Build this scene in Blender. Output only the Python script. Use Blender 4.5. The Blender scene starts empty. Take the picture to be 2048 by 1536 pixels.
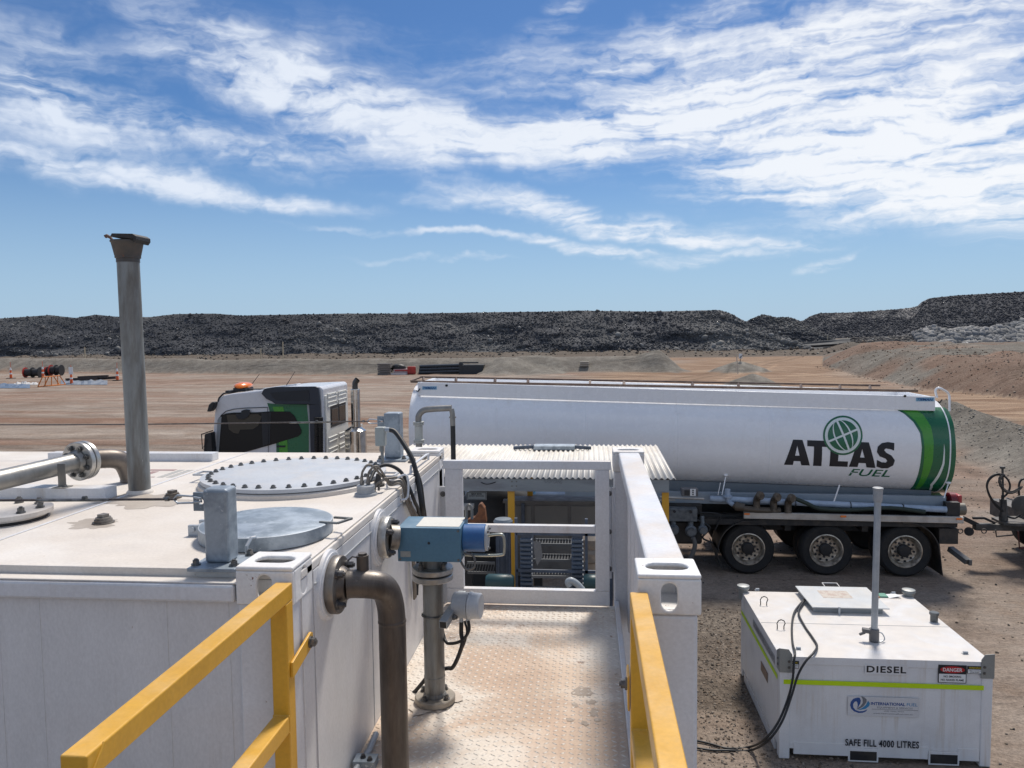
import bpy, bmesh, math, random
import numpy as np
from mathutils import Vector, Matrix, Quaternion
from mathutils.geometry import tessellate_polygon
random.seed(7); rng = np.random.default_rng(7)
sc = bpy.context.scene
COL = sc.collection
PI = math.pi
# ---------------------------------------------------------------- camera
CF, CCX, CCY, CH, ROLL = 1538.0, 1024.0, 768.0, 4.9, 0.012
YAW, PITCH = 0.0990858, 0.0656847
FW = Vector((-math.sin(YAW)*math.cos(PITCH), math.cos(YAW)*math.cos(PITCH), -math.sin(PITCH)))
RT = Vector((math.cos(YAW), math.sin(YAW), 0)); UP = RT.cross(FW)
OC = Vector((0, 0, CH))
cr, sr = math.cos(ROLL), math.sin(ROLL)
cam = bpy.data.cameras.new('camera'); cam.sensor_width = 36; cam.lens = 36*CF/2048
cam.clip_start = 0.05; cam.clip_end = 20000
co = bpy.data.objects.new('camera', cam); COL.objects.link(co)
ax = RT*cr-UP*sr; ay = RT*sr+UP*cr; az = -FW
co.matrix_world = Matrix(((ax.x, ay.x, az.x, 0), (ax.y, ay.y, az.y, 0), (ax.z, ay.z, az.z, CH), (0, 0, 0, 1)))
sc.camera = co
def ray(x, y):
    dx, dy = x-CCX, y-CCY
    a, b = dx*cr-dy*sr, dx*sr+dy*cr
    return FW*CF+RT*a-UP*b
def onz(x, y, z):
    d = ray(x, y); return OC+d*((z-CH)/d.z)
def ony(x, y, Y):
    d = ray(x, y); return OC+d*(Y/d.y)
def onx(x, y, X):
    d = ray(x, y); return OC+d*(X/d.x)
# ---------------------------------------------------------------- sun, sky, exposure
SUN_EL, SUN_AZ = math.radians(58), math.radians(17)      # azimuth from +Y towards +X
sd = Vector((math.sin(SUN_AZ)*math.cos(SUN_EL), math.cos(SUN_AZ)*math.cos(SUN_EL), math.sin(SUN_EL)))
sl = bpy.data.lights.new('sun', 'SUN'); sl.energy = 3.0; sl.angle = math.radians(11); sl.color = (1.0, 0.93, 0.84)
so = bpy.data.objects.new('sun', sl); COL.objects.link(so)
so.rotation_euler = (-sd).to_track_quat('-Z', 'Y').to_euler()
sc.view_settings.view_transform = 'Standard'; sc.view_settings.look = 'None'
sc.view_settings.exposure = 0.48; sc.view_settings.gamma = 1.0; sc.view_settings.use_curve_mapping = False
W = bpy.data.worlds.new('World'); sc.world = W; W.use_nodes = True
def NT(nt):
    nt.nodes.clear()
    def n(t, **k):
        o = nt.nodes.new(t)
        for a, b in k.items():
            if a == 'ins':
                for i, v in b.items():
                    if hasattr(v, 'is_output'): nt.links.new(v, o.inputs[i])
                    else: o.inputs[i].default_value = v
            else: setattr(o, a, b)
        return o
    return n
def build_sky():
    nt = W.node_tree; n = NT(nt)
    def M(op, a, b=0.0, c=None):
        ins = {0: a, 1: b}
        if c is not None: ins[2] = c
        return n('ShaderNodeMath', operation=op, ins=ins).outputs[0]
    tc = n('ShaderNodeTexCoord').outputs['Generated']
    sky = n('ShaderNodeTexSky', sky_type='NISHITA', sun_disc=False, sun_elevation=SUN_EL, sun_rotation=SUN_AZ,
            altitude=300, air_density=1.0, dust_density=0.5, ozone_density=3.0).outputs[0]
    sky = n('ShaderNodeHueSaturation', ins={'Saturation': 1.1, 'Value': 1.0, 'Color': sky}).outputs[0]
    sky = n('ShaderNodeVectorMath', operation='MULTIPLY', ins={0: sky, 1: (.64, .84, 1.05)}).outputs[0]
    sp = n('ShaderNodeSeparateXYZ', ins={0: tc})
    hz = n('ShaderNodeMapRange', interpolation_type='SMOOTHSTEP', ins={0: sp.outputs[2], 1: 0.0, 2: 0.26, 3: 0.75, 4: 0.0}).outputs[0]
    sky = n('ShaderNodeMix', data_type='RGBA', ins={0: hz, 6: sky, 7: (5.1, 7.1, 9.5, 1)}).outputs[2]
    azn = M('ARCTAN2', sp.outputs[0], sp.outputs[1]); eln = M('ARCSINE', sp.outputs[2])
    ae = n('ShaderNodeCombineXYZ', ins={0: azn, 1: eln}).outputs[0]
    warp = n('ShaderNodeTexNoise', noise_dimensions='3D', ins={'Vector': tc, 'Scale': 5.0, 'Detail': 5.0, 'Roughness': 0.6}).outputs['Color']
    wv = n('ShaderNodeVectorMath', operation='SUBTRACT', ins={0: warp, 1: (0.5, 0.5, 0.5)}).outputs[0]
    wv = n('ShaderNodeVectorMath', operation='MULTIPLY', ins={0: wv, 1: (0.22, 0.085, 0)}).outputs[0]
    ae = n('ShaderNodeVectorMath', operation='ADD', ins={0: ae, 1: wv}).outputs[0]
    E = [(560,175,300,80,17,1.0),(860,262,290,56,13,1.05),(1110,290,210,50,2,1.0),(1360,243,310,62,-7,1.0),(1700,262,360,95,3,1.05),
         (1930,350,290,95,9,1.0),(1800,50,420,85,-6,.82),(1360,85,280,46,-19,.62),(1150,25,110,36,-35,.5),(1470,150,230,26,-22,.5),
         (1960,125,220,60,-6,.75),(90,150,150,90,20,.6),(60,215,190,55,12,.85),(320,262,300,34,7,.85),(210,340,270,30,7,1.0),
         (500,390,220,17,4,.95),(560,315,250,38,2,.62),(250,60,60,120,35,.45),(870,352,95,42,35,.45),(1000,420,230,17,7,.6),
         (1210,435,280,28,8,1.0),(1460,473,190,13,5,.75),(900,463,380,8,4,.6),(1180,487,210,12,6,.8),(1430,507,140,16,-4,.6),
         (1640,520,70,12,-10,.75),(860,511,170,8,3,.62),(1520,382,130,10,3,.6),(700,105,420,60,6,.36),(1050,150,260,60,-12,.42),
         (1250,160,300,70,-15,.45),(1850,440,300,26,3,.6),(1700,360,330,60,6,.7),(1620,110,180,50,-25,.35),(480,90,150,50,30,.5)]
    tot = None
    for (cx, cy, a, b, ang, w) in E:
        d = ray(cx, cy).normalized(); A0 = math.atan2(d.x, d.y); E0 = math.asin(d.z)
        mp = n('ShaderNodeMapping', vector_type='TEXTURE', ins={'Vector': ae, 'Location': (A0, E0, 0), 'Rotation': (0, 0, -math.radians(ang)),
               'Scale': (a/CF*1.25, b/CF*1.3, 1)}).outputs[0]
        ln = n('ShaderNodeVectorMath', operation='LENGTH', ins={0: mp}).outputs['Value']
        mr = n('ShaderNodeMapRange', interpolation_type='SMOOTHSTEP', ins={0: ln, 1: 1.25, 2: 0.1, 3: 0.0, 4: w}).outputs[0]
        # soft union: 1-(1-a)(1-b)
        tot = mr if tot is None else n('ShaderNodeMath', operation='MAXIMUM', ins={0: M('MULTIPLY_ADD', mr, 0.35, tot) , 1: mr}).outputs[0]
    tot = M('MINIMUM', tot, 1.15)
    # sky outside the picture: unseen cirrus carried on, coverage raised to brighten ambient light
    big = n('ShaderNodeTexNoise', ins={'Vector': tc, 'Scale': 2.2, 'Detail': 4.0, 'Roughness': 0.55}).outputs['Fac']
    big = n('ShaderNodeMapRange', ins={0: big, 1: 0.34, 2: 0.6, 3: 0.0, 4: 0.95}).outputs[0]
    aab = M('ABSOLUTE', M('ADD', azn, YAW))
    o1 = n('ShaderNodeMapRange', interpolation_type='SMOOTHSTEP', ins={0: aab, 1: 0.66, 2: 0.95, 3: 0.0, 4: 1.0}).outputs[0]
    o2 = n('ShaderNodeMapRange', interpolation_type='SMOOTHSTEP', ins={0: eln, 1: 0.44, 2: 0.65, 3: 0.0, 4: 1.0}).outputs[0]
    lowcut = n('ShaderNodeMapRange', interpolation_type='SMOOTHSTEP', ins={0: eln, 1: 0.08, 2: 0.22, 3: 0.0, 4: 1.0}).outputs[0]
    out = M('MULTIPLY', M('MULTIPLY', M('MAXIMUM', o1, o2), big), lowcut)
    tot = M('MAXIMUM', tot, out)
    # fibres
    mp = n('ShaderNodeMapping', ins={'Vector': tc, 'Rotation': (0, math.radians(14), math.radians(0)), 'Scale': (1.0, 1.0, 4.6)}).outputs[0]
    wv2 = n('ShaderNodeVectorMath', operation='SCALE', ins={0: n('ShaderNodeVectorMath', operation='SUBTRACT', ins={0: warp, 1: (.5, .5, .5)}).outputs[0], 3: 0.34}).outputs[0]
    mp = n('ShaderNodeVectorMath', operation='ADD', ins={0: mp, 1: wv2}).outputs[0]
    f1 = n('ShaderNodeTexNoise', ins={'Vector': mp, 'Scale': 7.0, 'Detail': 8.0, 'Roughness': 0.56, 'Distortion': 0.5}).outputs['Fac']
    mp2 = n('ShaderNodeMapping', ins={'Vector': tc, 'Rotation': (0, math.radians(-22), 0), 'Scale': (0.8, 1.0, 6.5)}).outputs[0]
    mp2 = n('ShaderNodeVectorMath', operation='ADD', ins={0: mp2, 1: wv2}).outputs[0]
    f2 = n('ShaderNodeTexNoise', ins={'Vector': mp2, 'Scale': 11.0, 'Detail': 7.0, 'Roughness': 0.56, 'Distortion': 0.4}).outputs['Fac']
    fs = n('ShaderNodeMapRange', interpolation_type='SMOOTHSTEP', ins={0: azn, 1: -0.35, 2: 0.15, 3: 0.25, 4: 0.72}).outputs[0]
    f = M('ADD', M('MULTIPLY', f1, M('SUBTRACT', 1.0, fs)), M('MULTIPLY', f2, fs))
    f = M('MULTIPLY', M('SUBTRACT', f, 0.5), 5.4)
    dn = M('MULTIPLY', tot, M('ADD', f, 1.0))
    dn = M('ADD', dn, M('MULTIPLY', M('MAXIMUM', M('SUBTRACT', tot, 0.85), 0.0), 0.8))
    dn = n('ShaderNodeMapRange', interpolation_type='SMOOTHSTEP', ins={0: dn, 1: 0.06, 2: 1.55, 3: 0.0, 4: 0.96}).outputs[0]
    # clouds look whiter towards the sun side
    cl = n('ShaderNodeMix', data_type='RGBA', ins={0: n('ShaderNodeMapRange', ins={0: azn, 1: -0.7, 2: 0.6, 3: 0.0, 4: 1.0}).outputs[0],
          6: (9.0, 9.9, 11.4, 1), 7: (11.5, 11.7, 12.0, 1)}).outputs[2]
    fin = n('ShaderNodeMix', data_type='RGBA', ins={0: dn, 6: sky, 7: cl}).outputs[2]
    bg = n('ShaderNodeBackground', ins={'Color': fin, 'Strength': 0.06}).outputs[0]
    n('ShaderNodeOutputWorld', ins={0: bg})
build_sky()
W.cycles.sampling_method = 'MANUAL'; W.cycles.sample_map_resolution = 512
sc.cycles.max_bounces = 5; sc.cycles.diffuse_bounces = 3; sc.cycles.glossy_bounces = 3
# ---------------------------------------------------------------- helpers
ORG = {}
def tag(o, label=None, cat=None, group=None, kind=None):
    if label: o['label'] = label
    if cat: o['category'] = cat
    if group: o['group'] = group
    if kind: o['kind'] = kind
    return o
def thing(name, label, cat, loc=(0, 0, 0), group=None):
    o = bpy.data.objects.new(name, None); COL.objects.link(o); o.location = loc; o.empty_display_size = .1
    ORG[o] = Vector(loc); return tag(o, label, cat, group)
def copy_tree(o, d, label=None):
    c = o.copy(); COL.objects.link(c); ORG[c] = ORG.get(o, Vector())+Vector(d)
    if o.parent is None: c.location = o.location+Vector(d)
    if label: c['label'] = label
    for ch in list(o.children):
        k = copy_tree(ch, (0, 0, 0)); k.parent = c; ORG[k] = ORG[c]
    return c
class MB:
    def __init__(s): s.v = []; s.f = []
    def add(s, vs, fs):
        k = len(s.v); s.v += [Vector(p) for p in vs]; s.f += [tuple(i+k for i in f) for f in fs]; return s
    def box(s, x0, x1, y0, y1, z0, z1):
        return s.add([(x0,y0,z0),(x1,y0,z0),(x1,y1,z0),(x0,y1,z0),(x0,y0,z1),(x1,y0,z1),(x1,y1,z1),(x0,y1,z1)],
                     [(0,3,2,1),(4,5,6,7),(0,1,5,4),(1,2,6,5),(2,3,7,6),(3,0,4,7)])
    def bar(s, p0, p1, w, h, up=(0, 0, 1)):
        p0, p1 = Vector(p0), Vector(p1); d = (p1-p0).normalized(); u = Vector(up); r = d.cross(u)
        if r.length < 1e-4: r = d.cross(Vector((0, 1, 0)))
        r.normalize(); u = r.cross(d); r = r*w/2; u = u*h/2
        vs = [p+a*r+b*u for p in (p0, p1) for a, b in ((-1,-1),(1,-1),(1,1),(-1,1))]
        return s.add(vs, [(0,1,2,3),(7,6,5,4),(0,4,5,1),(1,5,6,2),(2,6,7,3),(3,7,4,0)])
    def cyl(s, p0, p1, r, n=20, r2=None, caps=True, rot=0.0):
        p0, p1 = Vector(p0), Vector(p1); r2 = r if r2 is None else r2
        q = (p1-p0).to_track_quat('Z', 'Y'); k = len(s.v)
        for p, rr in ((p0, r), (p1, r2)):
            s.v += [p+q@Vector((rr*math.cos(2*PI*i/n+rot), rr*math.sin(2*PI*i/n+rot), 0)) for i in range(n)]
        s.f += [(k+i, k+(i+1)%n, k+n+(i+1)%n, k+n+i) for i in range(n)]
        if caps: s.f += [tuple(k+i for i in range(n))[::-1], tuple(k+n+i for i in range(n))]
        return s
    def tube(s, pts, r, n=12, smooth=0, closed=False, caps=True):
        P = [Vector(p) for p in pts]
        if smooth: P = spline(P, smooth)
        k = len(s.v); m = len(P); ref = None
        rr = r if callable(r) else (lambda t: r)
        for i in range(m):
            a = P[(i-1) % m] if (closed or i > 0) else P[i]; b = P[(i+1) % m] if (closed or i < m-1) else P[i]
            d = (b-a).normalized()
            if ref is None:
                ref = d.orthogonal().normalized()
            ref = (ref-d*ref.dot(d)).normalized(); o = d.cross(ref)
            R = rr(i/(m-1))
            s.v += [P[i]+ref*(R*math.cos(2*PI*j/n))+o*(R*math.sin(2*PI*j/n)) for j in range(n)]
        for i in range(m if closed else m-1):
            a, b = k+i*n, k+((i+1) % m)*n
            s.f += [(a+j, a+(j+1) % n, b+(j+1) % n, b+j) for j in range(n)]
        if not closed and caps:
            s.f += [tuple(k+j for j in range(n))[::-1], tuple(k+(m-1)*n+j for j in range(n))]
        return s
    def lathe(s, base, axis, prof, n=24, caps=True):
        base = Vector(base); q = Vector(axis).to_track_quat('Z', 'Y'); k = len(s.v); m = len(prof)
        for r, h in prof:
            s.v += [base+q@Vector((max(r, 1e-4)*math.cos(2*PI*i/n), max(r, 1e-4)*math.sin(2*PI*i/n), h)) for i in range(n)]
        for j in range(m-1):
            s.f += [(k+j*n+i, k+j*n+(i+1) % n, k+(j+1)*n+(i+1) % n, k+(j+1)*n+i) for i in range(n)]
        if caps: s.f += [tuple(k+i for i in range(n))[::-1], tuple(k+(m-1)*n+i for i in range(n))]
        return s
    def prism(s, poly, f0, f1):
        """poly: 2D points; f0/f1 map (a,b) to 3D for the two faces"""
        n = len(poly); k = len(s.v)
        s.v += [Vector(f0(*p)) for p in poly]+[Vector(f1(*p)) for p in poly]
        for t in tessellate_polygon([[Vector((p[0], p[1], 0)) for p in poly]]):
            s.f += [(k+t[0], k+t[1], k+t[2]), (k+n+t[2], k+n+t[1], k+n+t[0])]
        s.f += [(k+i, k+(i+1) % n, k+n+(i+1) % n, k+n+i) for i in range(n)]
        return s
    def sphere(s, c, rx, ry=None, rz=None, n=16, m=10):
        ry = ry or rx; rz = rz or rx; k = len(s.v); c = Vector(c)
        for j in range(m+1):
            t = PI*j/m
            s.v += [c+Vector((rx*math.sin(t)*math.cos(2*PI*i/n), ry*math.sin(t)*math.sin(2*PI*i/n), rz*math.cos(t))) for i in range(n)]
        for j in range(m):
            s.f += [(k+j*n+i, k+(j+1)*n+i, k+(j+1)*n+(i+1) % n, k+j*n+(i+1) % n) for i in range(n)]
        return s
    def plate(s, c, u, v, w, h, t, hw, hh, n=28):
        """plate of size w x h (dirs u,v), thickness t inward along -(u x v), with a slotted hole of half size hw x hh"""
        c, u, v = Vector(c), Vector(u).normalized(), Vector(v).normalized(); nn = u.cross(v)
        ca = [math.atan2(b*h/2, a*w/2) for a, b in ((1, 1), (-1, 1), (-1, -1), (1, -1))]
        an = sorted([2*PI*i/n-PI+.001 for i in range(n)]+ca)
        O, I = [], []
        for t_ in an:
            ct, st = math.cos(t_), math.sin(t_)
            m_ = min((w/2)/abs(ct) if abs(ct) > 1e-9 else 9e9, (h/2)/abs(st) if abs(st) > 1e-9 else 9e9); O.append((ct*m_, st*m_))
            r_ = min(hw, hh); ex, ey = hw-r_, hh-r_
            lo, hi = 0.0, max(hw, hh)*1.5
            for _ in range(24):
                md = (lo+hi)/2; x, y = ct*md, st*md
                dx = max(abs(x)-ex, 0); dy = max(abs(y)-ey, 0)
                if dx*dx+dy*dy < r_*r_: lo = md
                else: hi = md
            I.append((ct*lo, st*lo))
        N = len(an); k = len(s.v)
        for off in (0, -t):
            for L in (O, I): s.v += [c+u*a+v*b+nn*off for a, b in L]
        for i in range(N):
            j = (i+1) % N
            s.f += [(k+i, k+j, k+N+j, k+N+i), (k+2*N+j, k+2*N+i, k+3*N+i, k+3*N+j),
                    (k+i, k+2*N+i, k+2*N+j, k+j), (k+N+j, k+3*N+j, k+3*N+i, k+N+i)]
        return s
    def build(s, name, mat, parent=None, smooth=False, bevel=0, seg=2, loc=None, label=None):
        o0 = ORG.get(parent, Vector()) if parent is not None else (Vector(loc) if loc is not None else Vector())
        me = bpy.data.meshes.new(name); me.from_pydata([tuple(p-o0) for p in s.v], [], s.f); me.update()
        bm = bmesh.new(); bm.from_mesh(me); bmesh.ops.recalc_face_normals(bm, faces=bm.faces); bm.to_mesh(me); bm.free()
        me.materials.append(mat)
        if smooth: me.shade_smooth(); me.set_sharp_from_angle(angle=math.radians(38))
        o = bpy.data.objects.new(name, me); COL.objects.link(o)
        if parent is not None: o.parent = parent; ORG[o] = o0
        else: o.location = o0; ORG[o] = o0
        if bevel:
            b = o.modifiers.new('bevel', 'BEVEL'); b.width = bevel; b.segments = seg; b.limit_method = 'ANGLE'; b.angle_limit = math.radians(40)
            b.harden_normals = False
        if label: o['label'] = label
        return o
def spline(P, k):
    out = []; n = len(P)
    for i in range(n-1):
        p0, p1, p2, p3 = P[max(i-1, 0)], P[i], P[i+1], P[min(i+2, n-1)]
        for j in range(k):
            t = j/k; out.append(0.5*((2*p1)+(p2-p0)*t+(2*p0-5*p1+4*p2-p3)*t*t+(3*p1-p0-3*p2+p3)*t**3))
    out.append(P[-1]); return out
def one(name, mb, mat, label, cat, group=None, **k):
    return tag(mb.build(name, mat, **k), label, cat, group)
BOLT = {}
def bolt_at(parent, p, axis, r, h, mat, name='bolt', rot=0.0):
    key = (round(r, 4), round(h, 4), mat.name)
    if key not in BOLT:
        m = MB().cyl((0, 0, 0), (0, 0, h*.22), r*1.35, 14).cyl((0, 0, h*.22), (0, 0, h*.8), r, 6).cyl((0, 0, h*.8), (0, 0, h), r*.55, 10)
        me = bpy.data.meshes.new(name); me.from_pydata([tuple(v) for v in m.v], [], m.f); me.materials.append(mat); BOLT[key] = me
    o = bpy.data.objects.new(name, BOLT[key]); COL.objects.link(o); o.parent = parent
    o.location = Vector(p)-ORG[parent]; o.rotation_mode = 'QUATERNION'
    o.rotation_quaternion = Vector(axis).to_track_quat('Z', 'Y')@Quaternion((0, 0, 1), rot)
    return o
def bolt_ring(parent, c, axis, R, n, r, h, mat, ph=0.0):
    q = Vector(axis).to_track_quat('Z', 'Y')
    for i in range(n):
        a = 2*PI*i/n+ph
        bolt_at(parent, Vector(c)+q@Vector((R*math.cos(a), R*math.sin(a), 0)), axis, r, h, mat, rot=a)
# text as flat meshes
def text_tris(s, size=1.0, off=0.0, shear=0.0, space=1.0):
    cu = bpy.data.curves.new('t', 'FONT'); cu.body = s; cu.size = size; cu.offset = off; cu.shear = shear; cu.space_character = space
    cu.align_x = 'CENTER'; cu.align_y = 'CENTER'; cu.fill_mode = 'FRONT'; cu.resolution_u = 3
    o = bpy.data.objects.new('t', cu); COL.objects.link(o); bpy.context.view_layer.update()
    dg = bpy.context.evaluated_depsgraph_get(); me = bpy.data.meshes.new_from_object(o.evaluated_get(dg))
    vs = [(v.co.x, v.co.y) for v in me.vertices]; fs = [tuple(p.vertices) for p in me.polygons]
    bpy.data.objects.remove(o); bpy.data.curves.remove(cu); bpy.data.meshes.remove(me)
    xs = [a for a, b in vs]; ys = [b for a, b in vs]; cx, cy = (min(xs)+max(xs))/2, (min(ys)+max(ys))/2
    return [(a-cx, b-cy) for a, b in vs], fs, max(xs)-min(xs), max(ys)-min(ys)
def text_on(parent, name, s, mat, c, u, v, w, h, off=0.0, shear=0.0, space=1.0):
    """letters fitted to a w x h box centred at c in the plane u,v"""
    vs, fs, tw, th = text_tris(s, 1.0, off, shear, space); c, u, v = Vector(c), Vector(u), Vector(v)
    m = MB(); m.add([c+u*(a*w/tw)+v*(b*h/th) for a, b in vs], fs)
    me = bpy.data.meshes.new(name); me.from_pydata([tuple(p-ORG[parent]) for p in m.v], [], m.f); me.materials.append(mat)
    o = bpy.data.objects.new(name, me); COL.objects.link(o); o.parent = parent; ORG[o] = ORG[parent]; return o
# ---------------------------------------------------------------- materials
def mat(name, col, rough=0.5, metal=0.0, col2=None, scale=3.0, lo=0.4, hi=0.65, bump=0.0, bscale=60.0, dust=None, dscale=2.5, dlo=.35, dhi=.75,
        stretch=(1, 1, 1), fine=0.06, spec=0.5, coat=0.0, spots=None, sscale=14.0, sth=.66, detail=6.0, runs=None, rlo=.54, rhi=.74, rw=.6):
    m = bpy.data.materials.new(name); m.use_nodes = True; nt = m.node_tree; n = NT(nt)
    ob = n('ShaderNodeTexCoord').outputs['Object']
    ob = n('ShaderNodeMapping', ins={'Vector': ob, 'Scale': stretch}).outputs[0]
    c = n('ShaderNodeRGB'); c.outputs[0].default_value = (*col, 1); c = c.outputs[0]
    def mix(f, a, b): return n('ShaderNodeMix', data_type='RGBA', ins={0: f, 6: a, 7: b}).outputs[2]
    def noise(s, d=detail, r=.6, dist=0.0): return n('ShaderNodeTexNoise', ins={'Vector': ob, 'Scale': s, 'Detail': d, 'Roughness': r, 'Distortion': dist}).outputs['Fac']
    def ramp(v, a, b, w=1.0): return n('ShaderNodeMapRange', interpolation_type='SMOOTHSTEP', ins={0: v, 1: a, 2: b, 3: 0.0, 4: w}).outputs[0]
    if col2: c = mix(ramp(noise(scale, dist=.3), lo, hi), c, (*col2, 1))
    if spots: c = mix(ramp(noise(sscale, 8, .7), sth, sth+.05), c, (*spots, 1))
    if runs:
        rv = n('ShaderNodeTexNoise', ins={'Vector': n('ShaderNodeMapping', ins={'Vector': ob, 'Scale': (9, 9, .42)}).outputs[0], 'Scale': 1.6, 'Detail': 7.0, 'Roughness': .62}).outputs['Fac']
        g_ = ramp(noise(1.1, 4), .42, .62)
        c = mix(n('ShaderNodeMath', operation='MULTIPLY', ins={0: ramp(rv, rlo, rhi, rw), 1: g_}).outputs[0], c, (*runs, 1))
    if dust:
        nz = n('ShaderNodeSeparateXYZ', ins={0: n('ShaderNodeNewGeometry').outputs['True Normal']}).outputs[2]
        up = ramp(nz, .35, .95)
        f = n('ShaderNodeMath', operation='MULTIPLY', ins={0: up, 1: ramp(noise(dscale, 8, .62, .6), dlo, dhi, .92)}).outputs[0]
        c = mix(f, c, (*dust, 1))
    if fine:
        fv = n('ShaderNodeMapRange', ins={0: noise(90, 3), 1: .3, 2: .7, 3: 1-fine, 4: 1+fine}).outputs[0]
        fv2 = n('ShaderNodeMapRange', ins={0: noise(4.3, 5), 1: .3, 2: .7, 3: 1-fine*.9, 4: 1+fine*.6}).outputs[0]
        fv = n('ShaderNodeMath', operation='MULTIPLY', ins={0: fv, 1: fv2}).outputs[0]
        c = n('ShaderNodeVectorMath', operation='SCALE', ins={0: c, 3: fv}).outputs[0]
    rg = n('ShaderNodeMapRange', ins={0: noise(7), 1: .3, 2: .7, 3: max(rough-.08, .03), 4: min(rough+.1, 1)}).outputs[0]
    b = n('ShaderNodeBsdfPrincipled', ins={'Base Color': c, 'Roughness': rg, 'Metallic': metal, 'Specular IOR Level': spec, 'Coat Weight': coat, 'Coat Roughness': .12})
    if bump:
        bp = n('ShaderNodeBump', ins={'Strength': min(bump, 1.0), 'Distance': .003, 'Height': noise(bscale, 4)}).outputs[0]
        nt.links.new(bp, b.inputs['Normal'])
    n('ShaderNodeOutputMaterial', ins={0: b.outputs[0]}); return m
WH = mat('white_paint', (.68, .69, .715), .38, col2=(.60, .61, .63), scale=1.6, lo=.45, hi=.8, dust=(.66, .58, .50), dscale=3, spots=(.36, .29, .24), sscale=30, sth=.69, bump=.2, bscale=25, coat=.1, runs=(.46, .40, .34), rlo=.52)
WROOF = mat('dusty_white_roof', (.69, .655, .61), .6, col2=(.60, .54, .475), scale=1.4, lo=.35, hi=.62, dust=(.63, .575, .515), dscale=5, dlo=.3, dhi=.8, spots=(.38, .29, .22), sscale=9, sth=.66, bump=.2, bscale=30)
WWALL = mat('white_side_wall', (.65, .65, .66), .42, col2=(.57, .57, .575), scale=1.1, lo=.42, hi=.75, stretch=(1.5, 1.5, .8), spots=(.34, .28, .24), sscale=26, sth=.70, bump=.3, bscale=9, runs=(.42, .37, .32), rlo=.54, rw=.45)
WRED = mat('white_paint_chipped', (.78, .775, .765), .42, col2=(.66, .63, .60), scale=5, lo=.45, hi=.75, dust=(.72, .66, .6), spots=(.16, .045, .03), sscale=24, sth=.635, bump=.3, bscale=40)
GALV = mat('galvanised_steel', (.36, .41, .46), .48, .45, col2=(.22, .26, .30), scale=9, lo=.40, hi=.62, bump=.2, spots=(.52, .56, .6), sscale=40, sth=.62)
GALVL = mat('galvanised_plate', (.42, .46, .50), .42, .35, col2=(.33, .37, .41), scale=4, lo=.35, hi=.7, dust=(.50, .49, .48), bump=.15)
LIDM = mat('grey_painted_lid', (.50, .53, .565), .5, .05, col2=(.42, .45, .49), scale=3.5, lo=.35, hi=.7, dust=(.53, .52, .51), dscale=5, spots=(.30, .30, .30), sscale=24, sth=.72, bump=.15)
STAIN = mat('stainless_pipe', (.30, .295, .28), .42, .65, col2=(.20, .19, .175), scale=5, lo=.4, hi=.7, stretch=(1, 1, .5), bump=.15)
OLDP = mat('weathered_pipe', (.26, .27, .265), .5, .45, col2=(.15, .14, .125), scale=4.5, lo=.38, hi=.62, stretch=(3, 3, .55), spots=(.42, .43, .41), sscale=16, sth=.66, bump=.3, bscale=40)
BROWNP = mat('oily_brown_pipe', (.098, .082, .070), .42, .35, col2=(.052, .041, .034), scale=5, lo=.4, hi=.65, stretch=(3, 3, .6), dust=(.24, .21, .18), spots=(.14, .12, .10), sscale=12, sth=.64, bump=.3, bscale=30)
FLG = mat('flange_steel', (.25, .235, .215), .45, .6, col2=(.13, .11, .095), scale=10, lo=.4, hi=.66, dust=(.30, .265, .225), bump=.3)
FLGL = mat('bright_flange_steel', (.50, .49, .465), .36, .75, col2=(.30, .285, .26), scale=9, lo=.4, hi=.7, bump=.2)
BOLTM = mat('bolt_zinc', (.20, .20, .20), .4, .75, col2=(.10, .10, .095), scale=30, lo=.4, hi=.6)
BOLTB = mat('bolt_dark', (.07, .072, .08), .45, .5, col2=(.16, .15, .14), scale=40)
YEL = mat('safety_yellow', (.64, .345, .028), .42, col2=(.56, .295, .022), scale=2.2, lo=.4, hi=.75, dust=(.66, .44, .19), dscale=4, dlo=.4, dhi=.8, spots=(.16, .10, .05), sscale=30, sth=.71, bump=.15, coat=.12)
BLU = mat('blue_enamel', (.066, .155, .24), .42, col2=(.082, .19, .27), scale=5, lo=.3, hi=.7, dust=(.27, .35, .41), spots=(.03, .06, .10), sscale=18, sth=.73, bump=.12)
BLU2 = mat('bright_blue_enamel', (.022, .10, .27), .38, col2=(.03, .13, .31), scale=5)
GREYP = mat('grey_casting_paint', (.36, .38, .40), .5, col2=(.30, .32, .34), scale=6, dust=(.42, .41, .39), bump=.15)
BLACK = mat('black_rubber', (.014, .015, .017), .5, fine=.15)
BLACKD = mat('dusty_black_cable', (.045, .042, .040), .6, dust=(.12, .10, .085), fine=.12)
BRAID = mat('braided_conduit', (.21, .185, .155), .55, .2, bump=.6, bscale=160, col2=(.14, .12, .10), scale=12)
DARK = mat('dark_chassis', (.016, .017, .019), .6, col2=(.045, .038, .033), scale=4, dust=(.06, .05, .042))
TYRE = mat('tyre_rubber', (.011, .012, .014), .8, col2=(.020, .019, .018), scale=5, bump=.2)
RIM = mat('alloy_rim', (.60, .55, .47), .35, .6, col2=(.27, .235, .195), scale=8)
CHROME = mat('chrome', (.62, .60, .57), .14, 1.0, col2=(.48, .45, .42), scale=5, fine=.02)
TANKW = mat('tanker_white', (.86, .87, .89), .25, col2=(.82, .83, .86), scale=.7, lo=.4, hi=.8, fine=.02, coat=.35, dust=(.66, .62, .58), dlo=.5, dhi=.9, runs=(.58, .55, .51), rlo=.5, rw=.2, bump=.06, bscale=3)
CABW = mat('cab_white', (.62, .63, .66), .3, fine=.02, coat=.3)
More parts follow.
